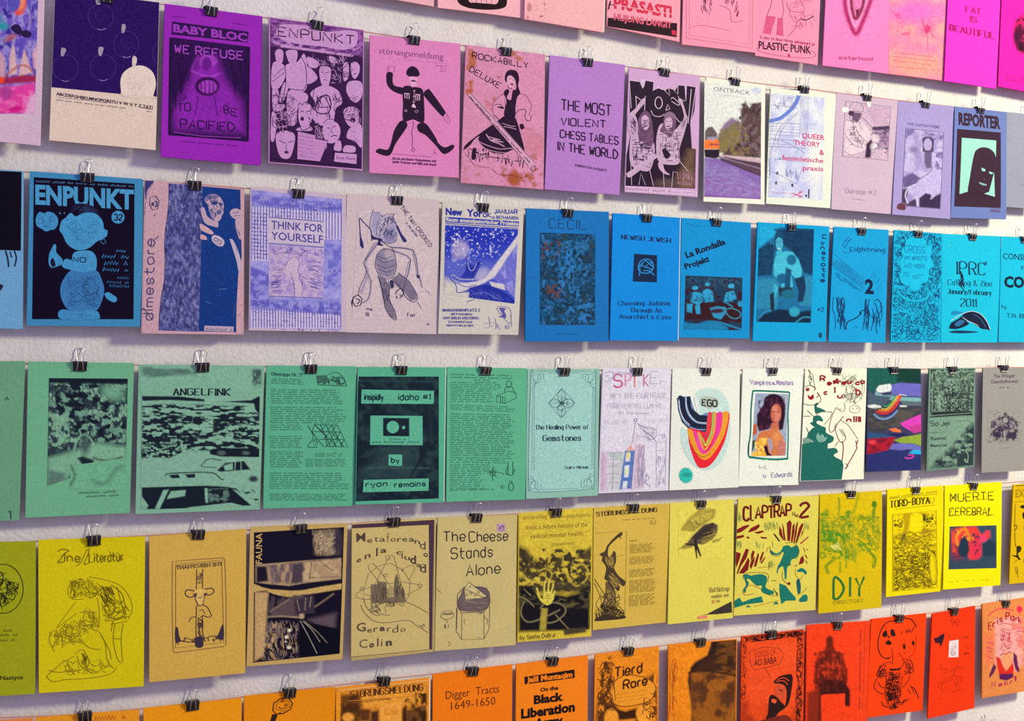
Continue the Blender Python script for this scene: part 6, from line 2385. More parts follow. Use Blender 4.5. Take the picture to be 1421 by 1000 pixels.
Z('fifth','H4','45,120 572,90 548,915 38,970','d6b64c','golden booklet with a framed leaping figure beside small text columns|golden booklet with leaping figure',(879,699.5,708),'''
@title
F 4c3c24 6 30 64,182 285,166 STORUNGS
l 4c3c24 5 135,138 139,138
l 4c3c24 5 147,137 151,137
F 4c3c24 6 30 297,164 483,150 MELDUNG
l 4c3c24 2 60,160 480,130
@caption
L 6c5830 7 240,212 475,200
L 6c5830 8 434,222 480,218 2 2,12
L 6c5830 7 440,242 478,238
@border
l 8c7434 2.5 52,304 272,290 258,890 45,912
@illustration
q 4c3c2c 240,298 225,300 180,340 150,375 135,395 120,430 85,450 105,470 100,495 125,530 130,560 118,620 140,640 130,700 150,700 190,700 170,660 210,705 225,680 215,650 250,672 262,640 220,605 195,570 185,540 198,500 195,440 180,430 172,450 148,470 142,430 155,390 200,345 240,318
s 4c3c2c 4 215,315 235,345
s 4c3c2c 3 230,335 222,312
X b89c48 3 60 60 60 110,460 195,460 190,560 130,540
X b89c48 3 40 40 60 140,560 250,640 220,690 150,660
q 6c5838 130,640 170,690 195,720 190,830 160,880 130,860 110,780 125,700
X c8ac50 3 60 80 46 120,680 190,700 190,860 120,860
s 3c3024 4 48,620 100,700 150,780
s 3c3024 3 48,650 80,720 110,820
s 3c3024 3 90,740 60,800 90,840
C 3c3024 3.5 150 36 48,830 110,780 258,840 255,888 48,905
C 3c3024 3 50 44 90,700 220,700 240,850 90,860
s 3c3024 3 195,780 230,820 255,840
s 8c7434 2 180,470 260,455
q 3c3024 60,890 130,860 180,880 250,870 255,890 120,905 55,906
@text_block
L 6c5830 10 294,362 345,358
L 6c5830 8 294,390 470,378 6 0,11
L 6c5830 8 292,478 470,466 5 0,11
L 6c5830 8 290,565 465,552 5 0,11
L 6c5830 8 290,640 475,626 8 0,11
L 6c5830 8 288,742 470,726 7 0,11
''')
Z('fifth','H4','575,90 1018,62 1010,885 558,930','e0d458','pale yellow booklet with an early winged glider carrying a dangling figure|booklet with winged glider',(972.6,694.5,702.5),'''
G 5 e0d458 630,120 945,110 945,470 630,470 engraving
. p a8983c 12 660,255 700,190 780,130 890,130 880,190 800,240 740,285 650,278
. p c0b048 12 700,200 800,150 870,150 850,190 740,240
. p 5c5040 10 690,360 740,300 810,235 870,220 905,240 900,290 870,335 800,375 760,370
. p 3c3430 9 720,330 800,250 870,225 880,245 800,300 760,345
. p 8c7c3c 10 800,300 890,270 895,300 850,345 790,370
. p 9c8c40 8 640,400 680,365 740,370 720,395 670,405
. p 3c3430 6 672,365 720,358 750,372 740,385 690,380
. p 2c2428 5 735,345 755,340 765,380 790,455 780,458 758,410 762,470 754,470 742,400
. p a89840 8 860,350 935,325 910,350 870,362
. n 0.15 7,7
@linework
s 8c7c3c 2.5 820,118 850,128 890,138
s 6c6038 2.5 645,275 700,220 800,240
s 6c6038 2.5 700,215 770,170 840,150 890,150
s 6c6038 2.5 770,130 780,190 775,240
X 5c5034 2.5 34 60 80 660,270 700,190 880,140 870,190 740,280
X 2c2428 3 60 -20 80 720,330 860,225 900,240 880,310 780,365
s 6c6038 2.5 630,410 690,370 745,360
s 6c6038 2.5 860,355 940,322
@caption
F 8c7c40 4 32 847,706 983,694 Rattletrap
F 9c8c48 3.5 24 862,746 980,734 number one
T d87c50 0.03 22 862,782 885,780 $2
T 9c7c48 0.03 18 892,778 920,776 50
@hillside
p 3c3430 820,862 880,830 1000,768 1004,846 900,858
p 6c5c44 780,868 830,856 850,858
@tape
p e88c6c 765,872 830,866 832,888 762,892
''')
Z('fifth','H5','72,130 632,112 608,905 40,945','e0d458','yellow booklet with blood-red spiky title and green tumbling figures|yellow booklet with green tumbling figures',(1077,688,696),'''
@title
'''+'\n'.join('H 70181c %s %d %d,%d %d,%d %s' % (wt,h,x,y,x+w,y2,c) for c,x,y,w,y2,h,wt in (('C',110,280,34,282,90,'13'),('L',158,282,20,282,104,'11'),('A',192,272,38,268,80,'11'),('P',240,268,34,266,82,'11'),('T',280,268,38,264,80,'11'),('R',322,262,34,256,82,'11'),('A',362,258,32,254,76,'11'),('P',404,252,34,250,78,'11'),('N',446,252,18,252,26,'5'),('o',470,258,14,256,20,'5'),('2',500,262,60,256,94,'14')))+'''
@hatching
X 9ca850 4 50 92 50 250,290 345,285 345,350 255,360
X 9ca850 4 40 92 60 170,420 250,415 250,480 175,480
X 9ca850 4 30 92 60 300,420 370,440 340,480 300,470
X 9ca850 4 30 92 60 270,560 330,560 320,640 275,640
X a8b058 5 20 92 60 530,285 560,285 560,350 530,350
X a8b058 6 30 80 60 75,220 110,240 100,300 70,300
X a8b058 5 30 92 50 62,420 100,420 95,480 60,480
@rays
p 80181c 62,345 110,320 145,312 148,322 95,362 60,372
p 80181c 140,362 160,335 215,308 222,325 195,350 150,365
p 80181c 180,365 240,352 250,362 210,376
p 80181c 55,392 110,382 112,398 55,412
p 80181c 128,398 140,392 152,405 138,410
p 80181c 225,395 270,400 270,410 232,408
p 80181c 355,320 372,350 385,425 355,380
p 80181c 375,295 388,340 400,425 385,415
p 80181c 408,300 430,280 442,300 430,425 412,425
p 80181c 448,320 462,300 462,360 448,430 436,430
p 80181c 470,325 480,290 485,300 475,380 462,438 454,432
p 80181c 495,330 515,300 525,310 500,380 478,440 468,435
p 80181c 512,370 530,330 524,360 506,405
p a83c34 500,440 560,390 560,400 505,448
l 28182c 9 318,375 358,428
p 80181c 50,500 90,510 85,540 60,610 50,580
p 80181c 90,560 125,478 145,485 130,540 90,600 70,650 60,655
p 80181c 75,650 115,590 140,540 150,560 140,625 110,650
p 80181c 160,520 172,490 185,498 175,540 160,560
p 80181c 150,600 162,560 185,530 182,570 160,620
p 80181c 190,560 208,505 215,520 205,570 195,602 180,604
p 80181c 222,540 242,495 248,505 235,550 220,575
p 80181c 225,575 258,530 255,548 235,582
p 80181c 505,540 520,525 530,560 520,580 490,590
l 80181c 7 535,520 550,545
l 80181c 6 540,560 550,580
l a83c34 6 465,600 480,590
l a83c34 5 525,470 535,505
l a83c34 5 545,480 555,490
@figures
q 187868 385,460 420,455 440,470 470,455 490,480 485,520 465,545 440,555 430,590 410,610 405,680 395,690 390,640 380,600 350,620 345,650 338,640 345,600 360,575 380,530 385,500 350,520 320,520 300,510 290,485 300,490 330,510 360,500 375,480
q 187868 110,665 130,655 160,665 180,660 230,655 265,670 270,700 260,740 280,760 315,775 310,795 260,792 230,770 235,735 200,735 170,710 150,690 130,690 145,720 130,750 120,785 105,765 125,730 118,700
p 187868 45,840 80,818 100,850 150,830 230,808 245,850 130,865 45,890
p 187868 355,718 400,735 430,775 470,820 468,838 400,840 370,865 358,800
p 187868 490,835 520,800 545,795 555,820 548,845 500,850
p 187868 310,865 335,840 350,865
p 187868 120,885 140,870 160,885
q 187868 480,630 510,612 545,635 540,660 520,640 490,640
q 1c5c68 475,700 495,690 505,740 500,790 485,790 478,750
@linework
s 28282c 3 400,440 450,435 485,465 492,510 470,550
s 28282c 3 290,480 300,515 340,530 370,515
s 28282c 3 365,570 400,590 440,590
s 28282c 3 260,790 310,805 345,795 320,770
s 28282c 4 315,755 335,790 342,810
s 28282c 3 105,690 110,660 150,645 270,650 275,710
s 28282c 3 375,640 380,690 410,720 430,725
s 28282c 3 300,700 335,700
q 80181c 412,715 430,712 430,730 415,728
s b88c30 5 265,500 280,470 300,475
s b88c30 4 210,610 260,605 330,590
s b88c30 4 120,760 160,730 230,760
s b88c30 5 100,770 120,800 180,790
s b88c30 4 180,880 260,860 350,840
s b88c30 5 480,800 520,780 550,750
s b88c30 4 470,620 470,660 500,690 520,660
''')
Z('fifth','H5','638,105 1070,78 1065,888 628,930','d8bc0c','golden booklet with green crowd print above thin three-letter title|golden booklet with green crowd',(1180.6,681,688.5),'''
G 5 d8bc0c 640,110 1066,84 1062,640 634,650 print
. p 98a020 12 650,240 690,210 700,240 680,290 740,280 770,240 800,260 830,215 862,230 860,300 900,330 840,430 900,500 880,560 840,560 800,520 700,500 640,480 640,300
. p a8a41c 10 890,310 905,250 940,250 950,300 990,250 1010,230 1050,280 1060,480 1040,520 1020,440 980,460 960,440 900,470 860,400
. k 9c9c20 16 6 768,130 770,200 760,260
. k b0a818 20 8 905,95 890,160 870,230
. e 58801c 1014,172 18,24 0 5
. k 78901c 22 6 1014,200 1005,260 1000,320
. e 88981c 920,262 20,20 0 5
. e 7c941c 835,240 26,26 0 6
. e 98a01c 680,225 22,18 -30 6
. p 489020 7 650,330 690,320 720,360 770,370 810,380 790,410 740,440 700,430 660,400
. p 489020 7 895,445 950,415 965,425 930,470 905,465
. p 489020 7 770,490 810,520 840,540 800,560 780,540
. p 489020 7 640,485 700,490 740,480 700,500
. x 60901c 0.55 16,20 0.1 640,230 860,230 860,560 640,540
. x c8b414 0.56 16,20 0.12 640,230 860,230 860,560 640,540
. x 7c9418 0.56 14,22 0.1 870,250 1060,250 1060,520 870,500
. x d8bc0c 0.58 14,18 0.1 870,280 1060,280 1060,520 870,500
. k 7c9418 20 6 950,460 990,510 1020,550 1010,600
. k 8c9c18 22 6 740,545 700,580 680,600 690,640
. k 98a018 14 6 775,570 775,640
. k 98a018 14 6 818,560 816,610
. k 98a018 16 6 860,500 880,570
. e 8c9c18 655,525 26,26 0 6
. e c0b014 655,525 12,12 0 6
. p d8d46c 6 700,460 740,450 760,440 790,490 770,480 740,490
. p d8d46c 6 735,460 760,430 775,450 780,490
. k d8bc0c 6 6 870,350 890,400 880,430
. n 0.12 8,8
@linework
C 5c7c18 2.5 70 24 645,250 860,230 860,520 645,500
C 6c8418 2.5 60 24 880,260 1055,260 1050,480 900,470
s 5c7c18 3 1000,520 1000,600 1015,618
s 5c7c18 3 668,600 690,650 705,650
@title
H 2c7034 13 140 732,828 796,824 D
H 2c7034 12 136 845,814 847,814 I
H 2c7034 12 134 880,814 942,808 Y
T a89814 0.02 26 728,866 942,850 DIRECTORY
''')
Z('fifth','H6','62,132 495,102 490,915 52,962','f0dc04','vivid yellow booklet with dense ink street drawing and bicycle wheel|vivid yellow booklet with bicycle wheel',(1270.4,675.7,682.5),'''
@title
l 5c5010 3 75,205 450,165
L 5c5010 13 80,200 450,152
F 4c4010 8 50 84,272 215,256 TORD
l 4c4010 8 224,232 244,228
F 4c4010 8 50 256,250 385,240 BOYA
T a89414 -0.01 48 388,240 425,238 U
l 8c7c10 3 120,285 430,250
G 4.5 ecd408 105,320 435,292 440,890 105,918 drawing
. x c4a808 0.5 40,20 0.2
. x e8d408 0.55 30,30 0.2
. p f0dc08 14 240,340 300,320 330,330 340,420 310,460 250,440 230,400
. p b89c08 14 180,320 240,310 220,430 190,520 160,520 190,420
. e 4c4c30 182,500 14,32 25 8
. x 8c7808 0.56 16,9 0.08 105,480 430,500 440,890 105,915
. x 5c4c08 0.62 11,9 0.06 105,640 430,600 400,880 105,915
. x 5c4c08 0.6 12,12 0.06 105,330 180,330 180,440 105,440
. x 4c4008 0.56 14,12 0.06 330,320 435,320 435,420 330,420
. p 3c3408 4 330,350 350,330 355,370 340,380
. p 3c3410 4 395,600 430,625 428,635 400,615
. e e8d008 412,740 32,124 -4 5
. n 0.2 7,7
@linework
C 6c5c08 2.6 220 34 108,540 380,520 390,880 110,900
C 8c7808 2.6 110 40 108,460 430,440 420,600 110,600
X 5c4c08 3 70 24 50 110,600 380,700 380,880 110,800
X 5c4c08 2.6 50 -30 50 300,380 430,330 430,560 320,520
C 4c4008 3.4 30 24 108,830 240,820 230,900 108,910
e 3c3408 3.5 412,740 33,126 -4
e 6c5c08 3 410,740 24,108 -4
s 6c5c08 3 385,560 370,640 375,760
s 3c3408 4 400,600 425,632
s 6c5c08 3 260,680 290,680 300,760 260,800
s 6c5c08 3 210,460 260,470 330,540 360,580
s 6c5c08 3 225,450 280,480 350,520 430,520
@border
l a89008 2.5 100,325 438,292 445,888 100,918 100,325
''')
Z('fifth','H6','505,103 945,75 935,870 492,905','f6ea02','acid yellow booklet with scratchy black-red title over dark slate flame picture|acid yellow booklet with flame picture',(1350.6,670,677),'''
@title
H 2c2810 5 62 548,226 880,212 MUERTE
H 2c2810 5 56 540,332 870,328 CEREBRAL
s b89010 6 560,285 535,330 560,335 590,325
s a04030 4 700,325 720,305 735,330 760,300 775,320
s b89010 6 825,335 850,332 880,325
s 2c2810 4 835,335 850,270
s 2c2810 4 545,230 575,185 580,220
s 2c2810 4 640,225 660,195 672,235
s b89010 4 730,220 760,210 880,208
G 5 344a60 540,418 900,408 902,738 532,748 picture
. n 0.2 10,10
. e 7c2c48 600,560 50,130 0 50
. x e04c3c 0.5 30,40 0.16 550,440 620,440 620,640 560,640
. p e83c3c 22 600,430 740,415 780,480 840,450 850,500 790,530 760,560 780,640 740,680 690,670 670,620 680,540 650,480 600,560 580,540
. e e83050 745,590 40,80 0 22
. k f08c28 20 12 600,560 590,500 620,450 650,440
. k f08c28 22 12 655,430 690,490 700,520
. x f09c30 0.58 20,30 0.12 580,430 720,420 720,520 590,540
. e f03c70 790,510 36,26 10 18
. e d83c54 830,465 22,18 0 14
. x 5c2c44 0.56 16,20 0.14 690,470 770,470 770,640 690,640
. p 203448 12 620,520 650,490 680,530 690,600 670,650 610,650 605,580
. p 24384c 16 790,560 840,520 890,540 895,650 800,650
. p 34485c 20 535,680 700,680 900,640 902,738 532,748
. n 0.2 8,8
@caption
L b0a008 7 540,850 580,848
H b0a008 3 16 594,848 600,848 1
L b0a008 8 655,840 730,834
L b0a008 8 785,834 845,830
''')
Z('fifth','H6','1035,95 1440,68 1430,820 1003,862','dcb404','amber-gold booklet at far right edge with sparse black dancing shapes|amber-gold booklet at far right',(1439,664,671),'''
@title
l 3c3010 5 1055,105 1340,82
T a88810 0.03 56 1052,190 1118,184 EX
l 6c5810 3 1048,225 1400,200
@illustration
q 2c2410 1085,260 1100,248 1130,246 1200,250 1200,290 1120,275 1100,270
s 6c5810 4 1050,240 1045,400 1050,560
s 2c2410 5 1040,400 1062,405 1055,430 1045,440
s 6c5810 4 1045,460 1050,540 1062,575
q 2c2410 1060,570 1080,558 1095,572 1090,600 1070,620 1080,650 1090,665 1078,670 1060,650 1035,640 1030,630 1058,630
q 2c2410 1105,310 1125,300 1122,340 1110,350
s 6c5810 4 1062,670 1040,690
s 8c7010 4 1045,720 1060,780 1070,740
s 8c7010 4 1060,720 1070,810
X 8c7010 4 30 80 50 1100,380 1200,380 1200,700 1110,700
C 8c7010 4 40 50 1110,400 1390,400 1390,780 1120,790
''')
# ---------------------------------------------------------------- sixth cord: orange and red booklets, upper ends in view
Z('sixth','P','-115,1007 46,996 44,1205 -116,1220','e8843c','pale orange booklet whose top edge just shows in the bottom left corner|pale orange corner booklet',(-34,993,1004),'''
@title
L 8c4c20 6 -90,1030 20,1025
''')
Z('sixth','H7','148,192 572,160 566,770 143,810','ee9a20','orange booklet under the leftmost visible bottom clip with brick-red printed lines|orange booklet with brick-red lines',(117.5,987.5,998.5),'''
@title
L c85c20 18 385,208 520,198
L c85c20 24 190,262 530,240
@illustration
C b06020 5 60 70 180,330 540,310 530,700 180,730
''')
Z('sixth','H7','590,155 993,112 985,735 585,780','f59a12','plain bright orange booklet second from left in the bottom row|plain bright orange booklet',(267,972,984),'''
@caption
L c87018 14 640,420 930,400
''')
Z('sixth','H7','1003,105 1378,68 1370,695 1000,730','ea8e0e','orange booklet with a stick-held smiling round face drawn under the clip|orange booklet with smiling round face',(402,955,966),'''
@illustration
O 4c2c14 5 1118,165 1122,135 1150,115 1180,112 1198,135 1190,160 1160,178 1130,180
O 8c5410 3 1130,160 1135,135 1160,122 1185,130 1185,150 1160,168
q a84018 1150,122 1160,118 1164,128 1154,132
e 4c2c14 3 1172,142 5,5
s 4c2c14 3 1140,150 1155,158 1172,150
p 2c1c18 1116,180 1138,184 1120,230 1100,280 1090,270
s 4c2c14 4 1138,182 1150,172
l 2c1c18 6 1105,240 1060,420
''')
Z('sixth','E1','20,228 420,185 412,820 14,870','ea9424','orange booklet with dark capitals heading a sepia interior photograph|orange booklet with sepia photograph',(533,939,950.5),'''
G 6 dc8c2c 40,236 412,196 408,600 30,640 photograph
. p 6c4014 20 35,260 130,250 120,420 35,430
. x 4c2c14 0.5 30,40 0.2 35,260 120,260 120,420 35,420
. p e89c34 12 120,260 400,240 400,290 140,310
. k 7c4c1c 5 5 80,292 250,276
. p 5c3418 10 120,320 165,320 160,371 120,371
. p 4c2c18 12 165,330 200,325 200,400 165,400
. p f0a440 8 205,300 300,290 300,420 205,420
. p e09434 8 220,320 285,312 285,345 222,350
. p 6c4420 10 300,330 405,300 405,420 300,420
. x 3c2410 0.52 22,26 0.14 300,280 408,240 408,480 300,480
. k 3c2410 6 5 360,250 362,300
. e f0a440 70,355 24,18 0 10
. n 0.22 10,10
@title
F 4c2c14 4.5 28 80,272 390,240 STORUNGSMELDUNG
l 4c2c14 3.5 128,233 131,233
l 4c2c14 3.5 137,232 140,232
l c87c28 3 70,285 380,262
@edge
l f0b870 4 30,240 412,196
''',pages='f0e4d0')
Z('sixth','E1','435,170 775,128 770,760 430,800','fb7c10','vivid orange booklet with a two-line thin serif title and dates|vivid orange booklet with dates',(656,925.5,936),'''
@title
T 5c2c14 -0.004 34 488,278 590,264 Digger
T 5c2c14 -0.004 34 615,260 716,248 Tracts
T 5c2c14 -0.006 34 510,324 700,300 1649-1650
''')
Z('sixth','E1','792,128 1100,88 1094,700 786,745','fb8418','orange booklet with black title bar and heavy black lettering|orange booklet with black title bar',(767,911.7,921.5),'''
@title
p 241410 826,182 1040,150 1042,186 828,214
T fb8418 0.06 22 836,206 1032,182 Jalil Muntaqim
T 241410 0.05 16 893,246 970,236 On the
T 1c1010 0.06 34 866,298 992,282 Black
T 1c1010 0.06 38 812,360 1042,328 Liberation
T 1c1010 0.06 36 868,400 990,384 Army
''')
Z('sixth','E1','1130,85 1405,50 1398,650 1124,700','f09020','orange booklet with hand-inked framing trees around a scalloped sign|orange booklet with scalloped sign',(872,898,907),'''
G 5 ea8c20 1140,90 1400,62 1398,420 1130,420 illustration
. p 5c3418 14 1160,120 1200,90 1190,150 1210,190 1190,260 1230,320 1220,380 1130,380 1150,200
. x f09020 0.55 14,26 0.14 1150,100 1220,100 1220,380 1140,380
. p 6c3c18 14 1340,190 1395,160 1398,380 1300,380 1320,320
. x f09020 0.55 14,20 0.14 1320,180 1398,160 1398,380 1310,380
. p 3c2010 10 1180,310 1260,330 1330,310 1320,360 1200,371
. e f8a030 1200,360 30,40 0 8
. e f8a030 1340,340 34,40 0 8
. n 0.2 9,9
@sign
q f09a28 1195,240 1215,200 1260,175 1320,180 1370,200 1390,230 1370,280 1320,300 1250,310 1205,290
S 6c3c18 3.5 1195,240 1215,200 1260,175 1320,180 1370,200 1390,230 1370,280 1320,300 1250,310 1205,290
L c07420 7 1220,262 1370,240 3 0,16
@title
H 4c2814 6 40 1215,184 1330,162 Tierd
H 4c2814 6 36 1252,236 1352,216 Rare
X 4c2814 4 20 60 40 1160,110 1215,95 1215,150 1165,180
@linework
C 5c3014 3.5 40 40 1140,130 1210,110 1220,330 1140,330
C 5c3014 3.5 30 34 1340,250 1398,240 1395,370 1330,360
''')
Z('sixth','E2','75,202 335,180 328,745 70,770','ee8a1c','orange booklet with brown photo of a worn tall structure at right|orange booklet with brown structure photo',(972,886,894.5),'''
G 5 ee8a1c 80,204 332,184 326,640 76,640 photograph
. p 44261c 8 232,182 240,215 225,240 170,270 150,310 145,340 160,440 170,520 330,520 334,180
. p 9c5a1c 10 160,310 330,300 330,640 160,640
. x 5c341c 0.52 26,36 0.2 160,310 330,300 330,640 160,640
. p 6c401c 8 250,190 330,185 330,290 280,300 240,260
. x 3c2418 0.54 22,14 0.16 240,190 334,185 334,310 200,310
. k 3c2418 8 5 150,310 200,300 330,320
. p 301c18 6 240,183 260,183 250,230 200,270 160,305 155,290 220,245
. n 0.2 9,9
@stain
X c8641c 4 24 95 60 80,240 100,240 95,520 75,520
C c8641c 3 30 24 85,250 110,250 105,480 85,480
''')
Z('sixth','E2','352,170 590,145 582,705 345,740','ea4a1a','red-orange booklet with a scratchy dark border and bearded man in cap|red-orange booklet with bearded man',(1070.5,875,882.5),'''
G 5 e84c1c 352,172 588,148 582,600 346,620 background
. x b83818 0.5 40,50 0.3 345,420 580,420 580,600 345,600
. p f05024 20 375,200 560,190 555,420 380,440
. n 0.1 9,9
@border
C 5c1c14 4 150 22 352,172 590,146 588,170 352,196
C 5c1c14 3.5 200 22 560,160 588,158 580,600 552,600
C 7c2414 3 60 20 352,180 372,180 366,420 348,420
@speech
O 8c3014 2.5 385,280 380,230 430,212 490,215 512,240 495,275 440,290 400,300
s 8c3014 2.5 440,292 460,330
T a83418 0.01 24 402,252 480,242 LORDS OF
T 5c2014 0.02 24 398,284 484,272 AO BABA
@portrait
q 2c1414 470,345 490,325 520,315 543,320 540,370 530,420 515,440 520,400 515,365 480,350
q d8502c 478,352 515,360 512,400 490,420 478,395
q 2c1414 455,400 475,395 500,420 515,440 490,460 470,485 442,485 450,460
q e85c30 465,408 482,412 478,424 464,420
s f05024 3 485,335 510,328 530,340
s f05024 3 480,342 510,340 525,355
s 2c1414 4 490,372 506,378
q 7c2818 440,485 420,491 400,520 390,620 560,620 550,520 520,470
''')
Z('sixth','E2','598,128 838,112 822,680 590,705','f2401a','scarlet booklet with a standing dark suited statue-like man|scarlet booklet with standing man',(1162,863,870),'''
G 5 f2401a 600,132 834,116 820,600 594,610 photograph
. p 7a2214 6 640,240 670,222 700,222 735,250 748,300 750,350 740,365 720,300 710,340 720,400 650,400 655,340 640,365 622,350 628,290
. p 7a2214 6 672,205 698,205 704,228 664,228
. e 6a2014 684,192 14,22 0 6
. p 3c1414 6 655,340 735,340 760,380 760,440 740,440 735,400 650,400 650,540 625,540 640,360
. p 8c2814 14 600,390 645,370 640,540 594,560
. e b03018 700,290 30,16 10 12
. p f2401a 4 655,396 740,392 742,600 652,600
. k 4c1814 8 6 655,250 650,300 660,350
. k 4c1814 8 6 715,250 705,300 735,330
. k 4c1814 5 5 684,230 688,290
. x 5c1c14 0.6 9,16 0.3 625,230 750,230 750,390 625,390
. x c8381c 0.60 8,12 0.3 640,240 740,240 740,330 640,330
. n 0.14 9,9
@title
L b8301a 16 802,150 795,470
l c8381c 3 818,150 808,460
''')
Z('sixth','H8','50,215 475,170 445,918 15,975','f8420a','orange-red booklet with ink doll drawing and trefoil radiation mark|orange-red booklet with ink doll',(1248,853,860),'''
@illustration
s 2c1410 7 250,225 170,240 120,310 100,400 110,470 150,515 200,505
s 2c1410 7 250,225 300,208 360,220 395,270
s 6c2410 4 215,235 290,225
s c02808 5 260,470 300,520 360,490 390,420 392,340
s 2c1410 5 110,470 140,510 185,520
s 2c1410 4 205,440 212,490 208,500
X 2c1410 5 40 100 34 255,310 380,270 385,310 260,340
s 2c1410 4 385,265 396,275
q 2c1410 142,350 135,330 150,308 165,302 172,345
q 2c1410 200,335 198,300 220,295 235,340 210,346
q 2c1410 158,402 180,375 205,400 185,412
e 2c1410 0 182,350 7,8
q 2c1410 292,420 300,408 312,425 308,445 296,440
q 2c1410 362,392 372,380 382,395 376,415 364,410
s 2c1410 4 288,410 300,402 314,410
s 2c1410 3 300,470 315,478 322,470
s c82c08 4 296,370 310,380
s c82c08 4 345,430 355,440
s 2c1410 4 212,500 212,545
s 2c1410 4 285,520 300,545 270,600
s 2c1410 4 130,560 190,545 215,560
p 2c1410 190,590 208,596 250,594 270,586 268,606 240,608 210,612 192,610
s 2c1410 5 130,565 105,600 90,640 120,655 155,655
s 2c1410 5 90,640 100,660 130,668
s 2c1410 5 310,535 350,530 370,580 368,620 330,630 300,640
s 2c1410 4 330,550 345,600 320,620
C 2c1410 3.5 40 40 100,570 160,560 160,660 95,650
C 2c1410 3.5 30 36 290,540 360,540 365,640 300,640
s 2c1410 5 90,670 70,740 110,780 145,795
s 2c1410 5 100,700 130,740 175,740
s 2c1410 4 290,650 280,700 275,760 275,820
s 2c1410 4 350,640 330,690 290,740
s 2c1410 4 160,600 160,700 150,790
C 2c1410 4 160 44 160,620 275,620 270,870 150,880
s 2c1410 6 345,730 380,750 405,800 415,825
s 2c1410 4 330,750 350,790
s 2c1410 4 360,740 380,790
s 2c1410 6 130,850 140,880 175,890 240,885
C 2c1410 4 40 40 170,870 340,830 260,900 180,930
s 2c1410 4 340,830 300,850 280,870
''')
Z('sixth','H8','520,175 852,112 845,900 485,982','f0380c','red booklet with a small white label between dark bird and marks|red booklet with white label',(1324,843.5,850),'''
@bird
q 34182c 532,355 560,345 590,325 612,318 610,350 598,385 588,412 580,400 575,388 545,385 540,370
@label
p f0dcdc 650,372 722,360 720,492 644,495
C b08090 3 20 24 660,385 710,380 708,480 655,480
s a07080 4 668,470 680,480 692,465
@marks
s 8c2010 5 760,345 780,340 800,345
s 8c2010 5 760,470 785,460 810,468
s 6c1c18 5 770,472 790,464
s a82c14 4 770,400 790,410 785,430
s a82c14 3 815,400 830,415
s c83010 4 640,320 660,345
@illustration
s c42c10 3 720,520 710,580 670,640 600,700
s c42c10 3 620,650 590,720 600,770
s b02810 4 670,765 700,760 745,740
C cc3010 3 20 60 560,540 800,520 790,740 560,780
C cc3010 3 14 40 660,200 760,190 760,280 680,290
''')
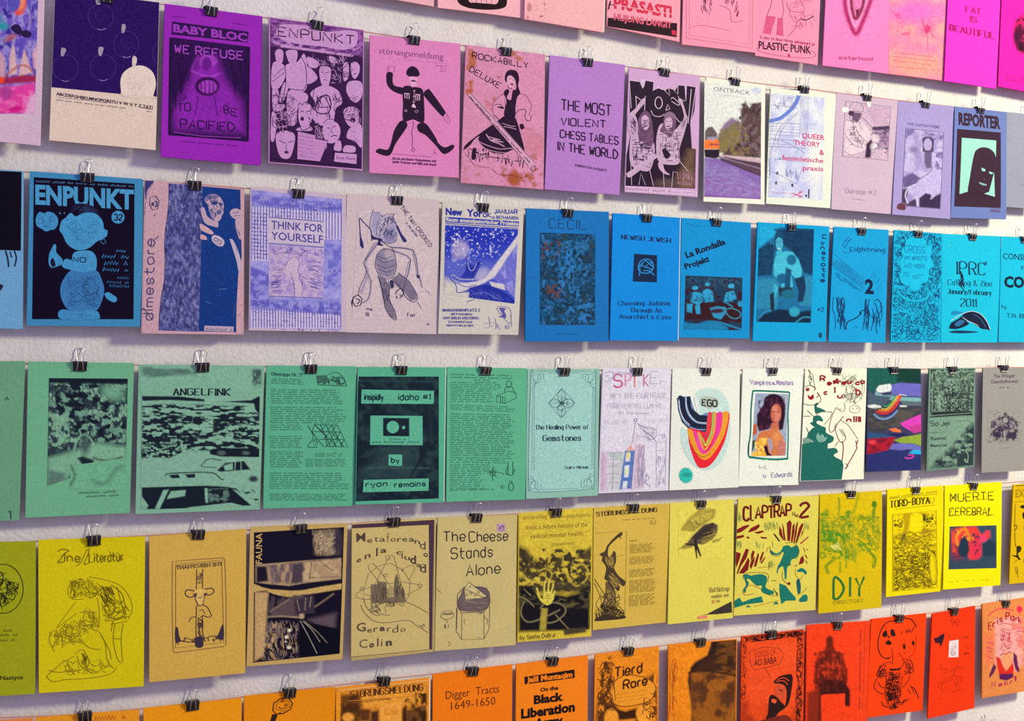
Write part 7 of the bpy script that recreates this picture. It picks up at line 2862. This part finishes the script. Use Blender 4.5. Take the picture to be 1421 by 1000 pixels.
Z('sixth','H8','905,98 1310,40 1300,758 902,825','e88844','salmon orange booklet at lower right with crimson painted face and lettering|salmon orange booklet with crimson face',(1395,833,840),'''
G 5 e88c4c 910,110 1250,62 1245,760 908,810 painting
. x f07c50 0.5 50,50 0.3 915,300 1020,300 1020,640 915,640
. p f0a8a0 30 1000,220 1200,200 1220,560 1150,620 1000,560
. x ec8070 0.55 20,40 0.2 1120,200 1228,200 1228,600 1140,600
. p e02c20 9 1005,505 1040,520 1060,580 1085,620 1110,580 1135,540 1145,600 1140,640 1090,655 1030,640 1015,570
. p 5c1c54 9 1030,640 1140,635 1140,665 1090,690 1035,680
. p 5c2050 8 1140,470 1165,500 1175,570 1190,610 1180,630 1155,600 1140,540
. p 5c2050 8 990,560 1010,590 985,640 960,670 955,650
. p f0a070 10 1045,510 1090,470 1140,480 1130,560 1090,610 1055,560
. k e04858 10 8 950,190 1000,150 1060,135 1140,150
. e f02858 1190,140 22,26 0 8
. k e84c5c 6 5 1190,165 1185,190
. n 0.12 10,10
@linework
X e04868 4 50 10 60 925,360 1000,360 1000,580 930,560
X dc5070 4 40 -10 50 1150,240 1225,240 1225,400 1160,400
s c02848 6 1040,500 1065,480 1085,490 1110,470 1120,480
s b02848 7 1050,350 1065,345 1060,380 1045,375
s b02848 7 1090,325 1110,330 1105,370 1090,360
s c84058 4 1070,410 1085,440 1110,430
s d83048 5 1030,260 1080,250 1130,262
C e05068 4 40 30 1040,280 1130,280 1130,460 1040,470
@title
H b41c38 7 58 950,300 976,298 E
H b41c38 7 48 984,280 1004,276 r
H b41c38 7 50 1020,256 1022,256 i
H b41c38 7 42 1036,240 1058,236 s
H b41c38 8 50 1086,220 1112,216 P
H b41c38 7 46 1122,224 1148,228 a
H b41c38 7 40 1160,232 1200,246 rk
H c02858 6 34 975,738 1000,735 N
H c02858 6 30 1030,735 1052,732 e
H c02858 6 34 1075,728 1100,724 k
H c02858 6 30 1118,715 1134,712 r
q c02858 1148,660 1162,655 1165,680 1155,700
''')
# ---------------------------------------------------------------- seventh cord: begins just under the frame
Z('seventh','P','1330,1023 1412,1004 1408,1140 1326,1165','e03a20','red booklet just below the lower edge of the photograph|red booklet below the lower edge',(1373,1007,1014),'''
@title
L 5c1c14 7 1345,1050 1395,1040
''')
Z('seventh','P','1250,1040 1324,1024 1320,1166 1246,1186','e8501c','orange booklet just below the lower edge of the photograph|orange booklet below the lower edge',(1288,1026,1033),'''
@title
L 5c1c14 7 1262,1066 1312,1056
''')
# ---------------------------------------------------------------- cords that carry the clips
def cord(name_row, pts, label):
    pts = sorted(pts); a, b = pts[0], pts[-1]
    ext = lambda p, q, x: (x, q[1]+(q[1]-p[1])/(q[0]-p[0])*(x-q[0]))
    path = [ext(pts[1], a, -2.0)] + pts + [ext(pts[-2], b, 4.4)]
    path[0] = (path[0][0], a[1]); path[-1] = (path[-1][0], b[1])
    out = []
    for i in range(len(path)-1):
        for k in range(4):
            t = k/4; x = path[i][0]*(1-t)+path[i+1][0]*t; z = path[i][1]*(1-t)+path[i+1][1]*t - 0.0004*math.sin(math.pi*t); out.append((x, -0.0122, z))
    out.append((path[-1][0], -0.0122, path[-1][1]))
    v, f = tube(out, 0.0009, 6)
    m = cord_m
    o = mesh_obj('cord', v, f, [m]); o['label'] = label; o['category'] = 'cord'
cord_m = paper('c98f86', 0.2, 900)
for r, pts in ROWS.items():
    if len(pts) > 1:
        cord(r, pts, 'thin pinkish cord stretched across the wall carrying the '+r+' row of booklets')
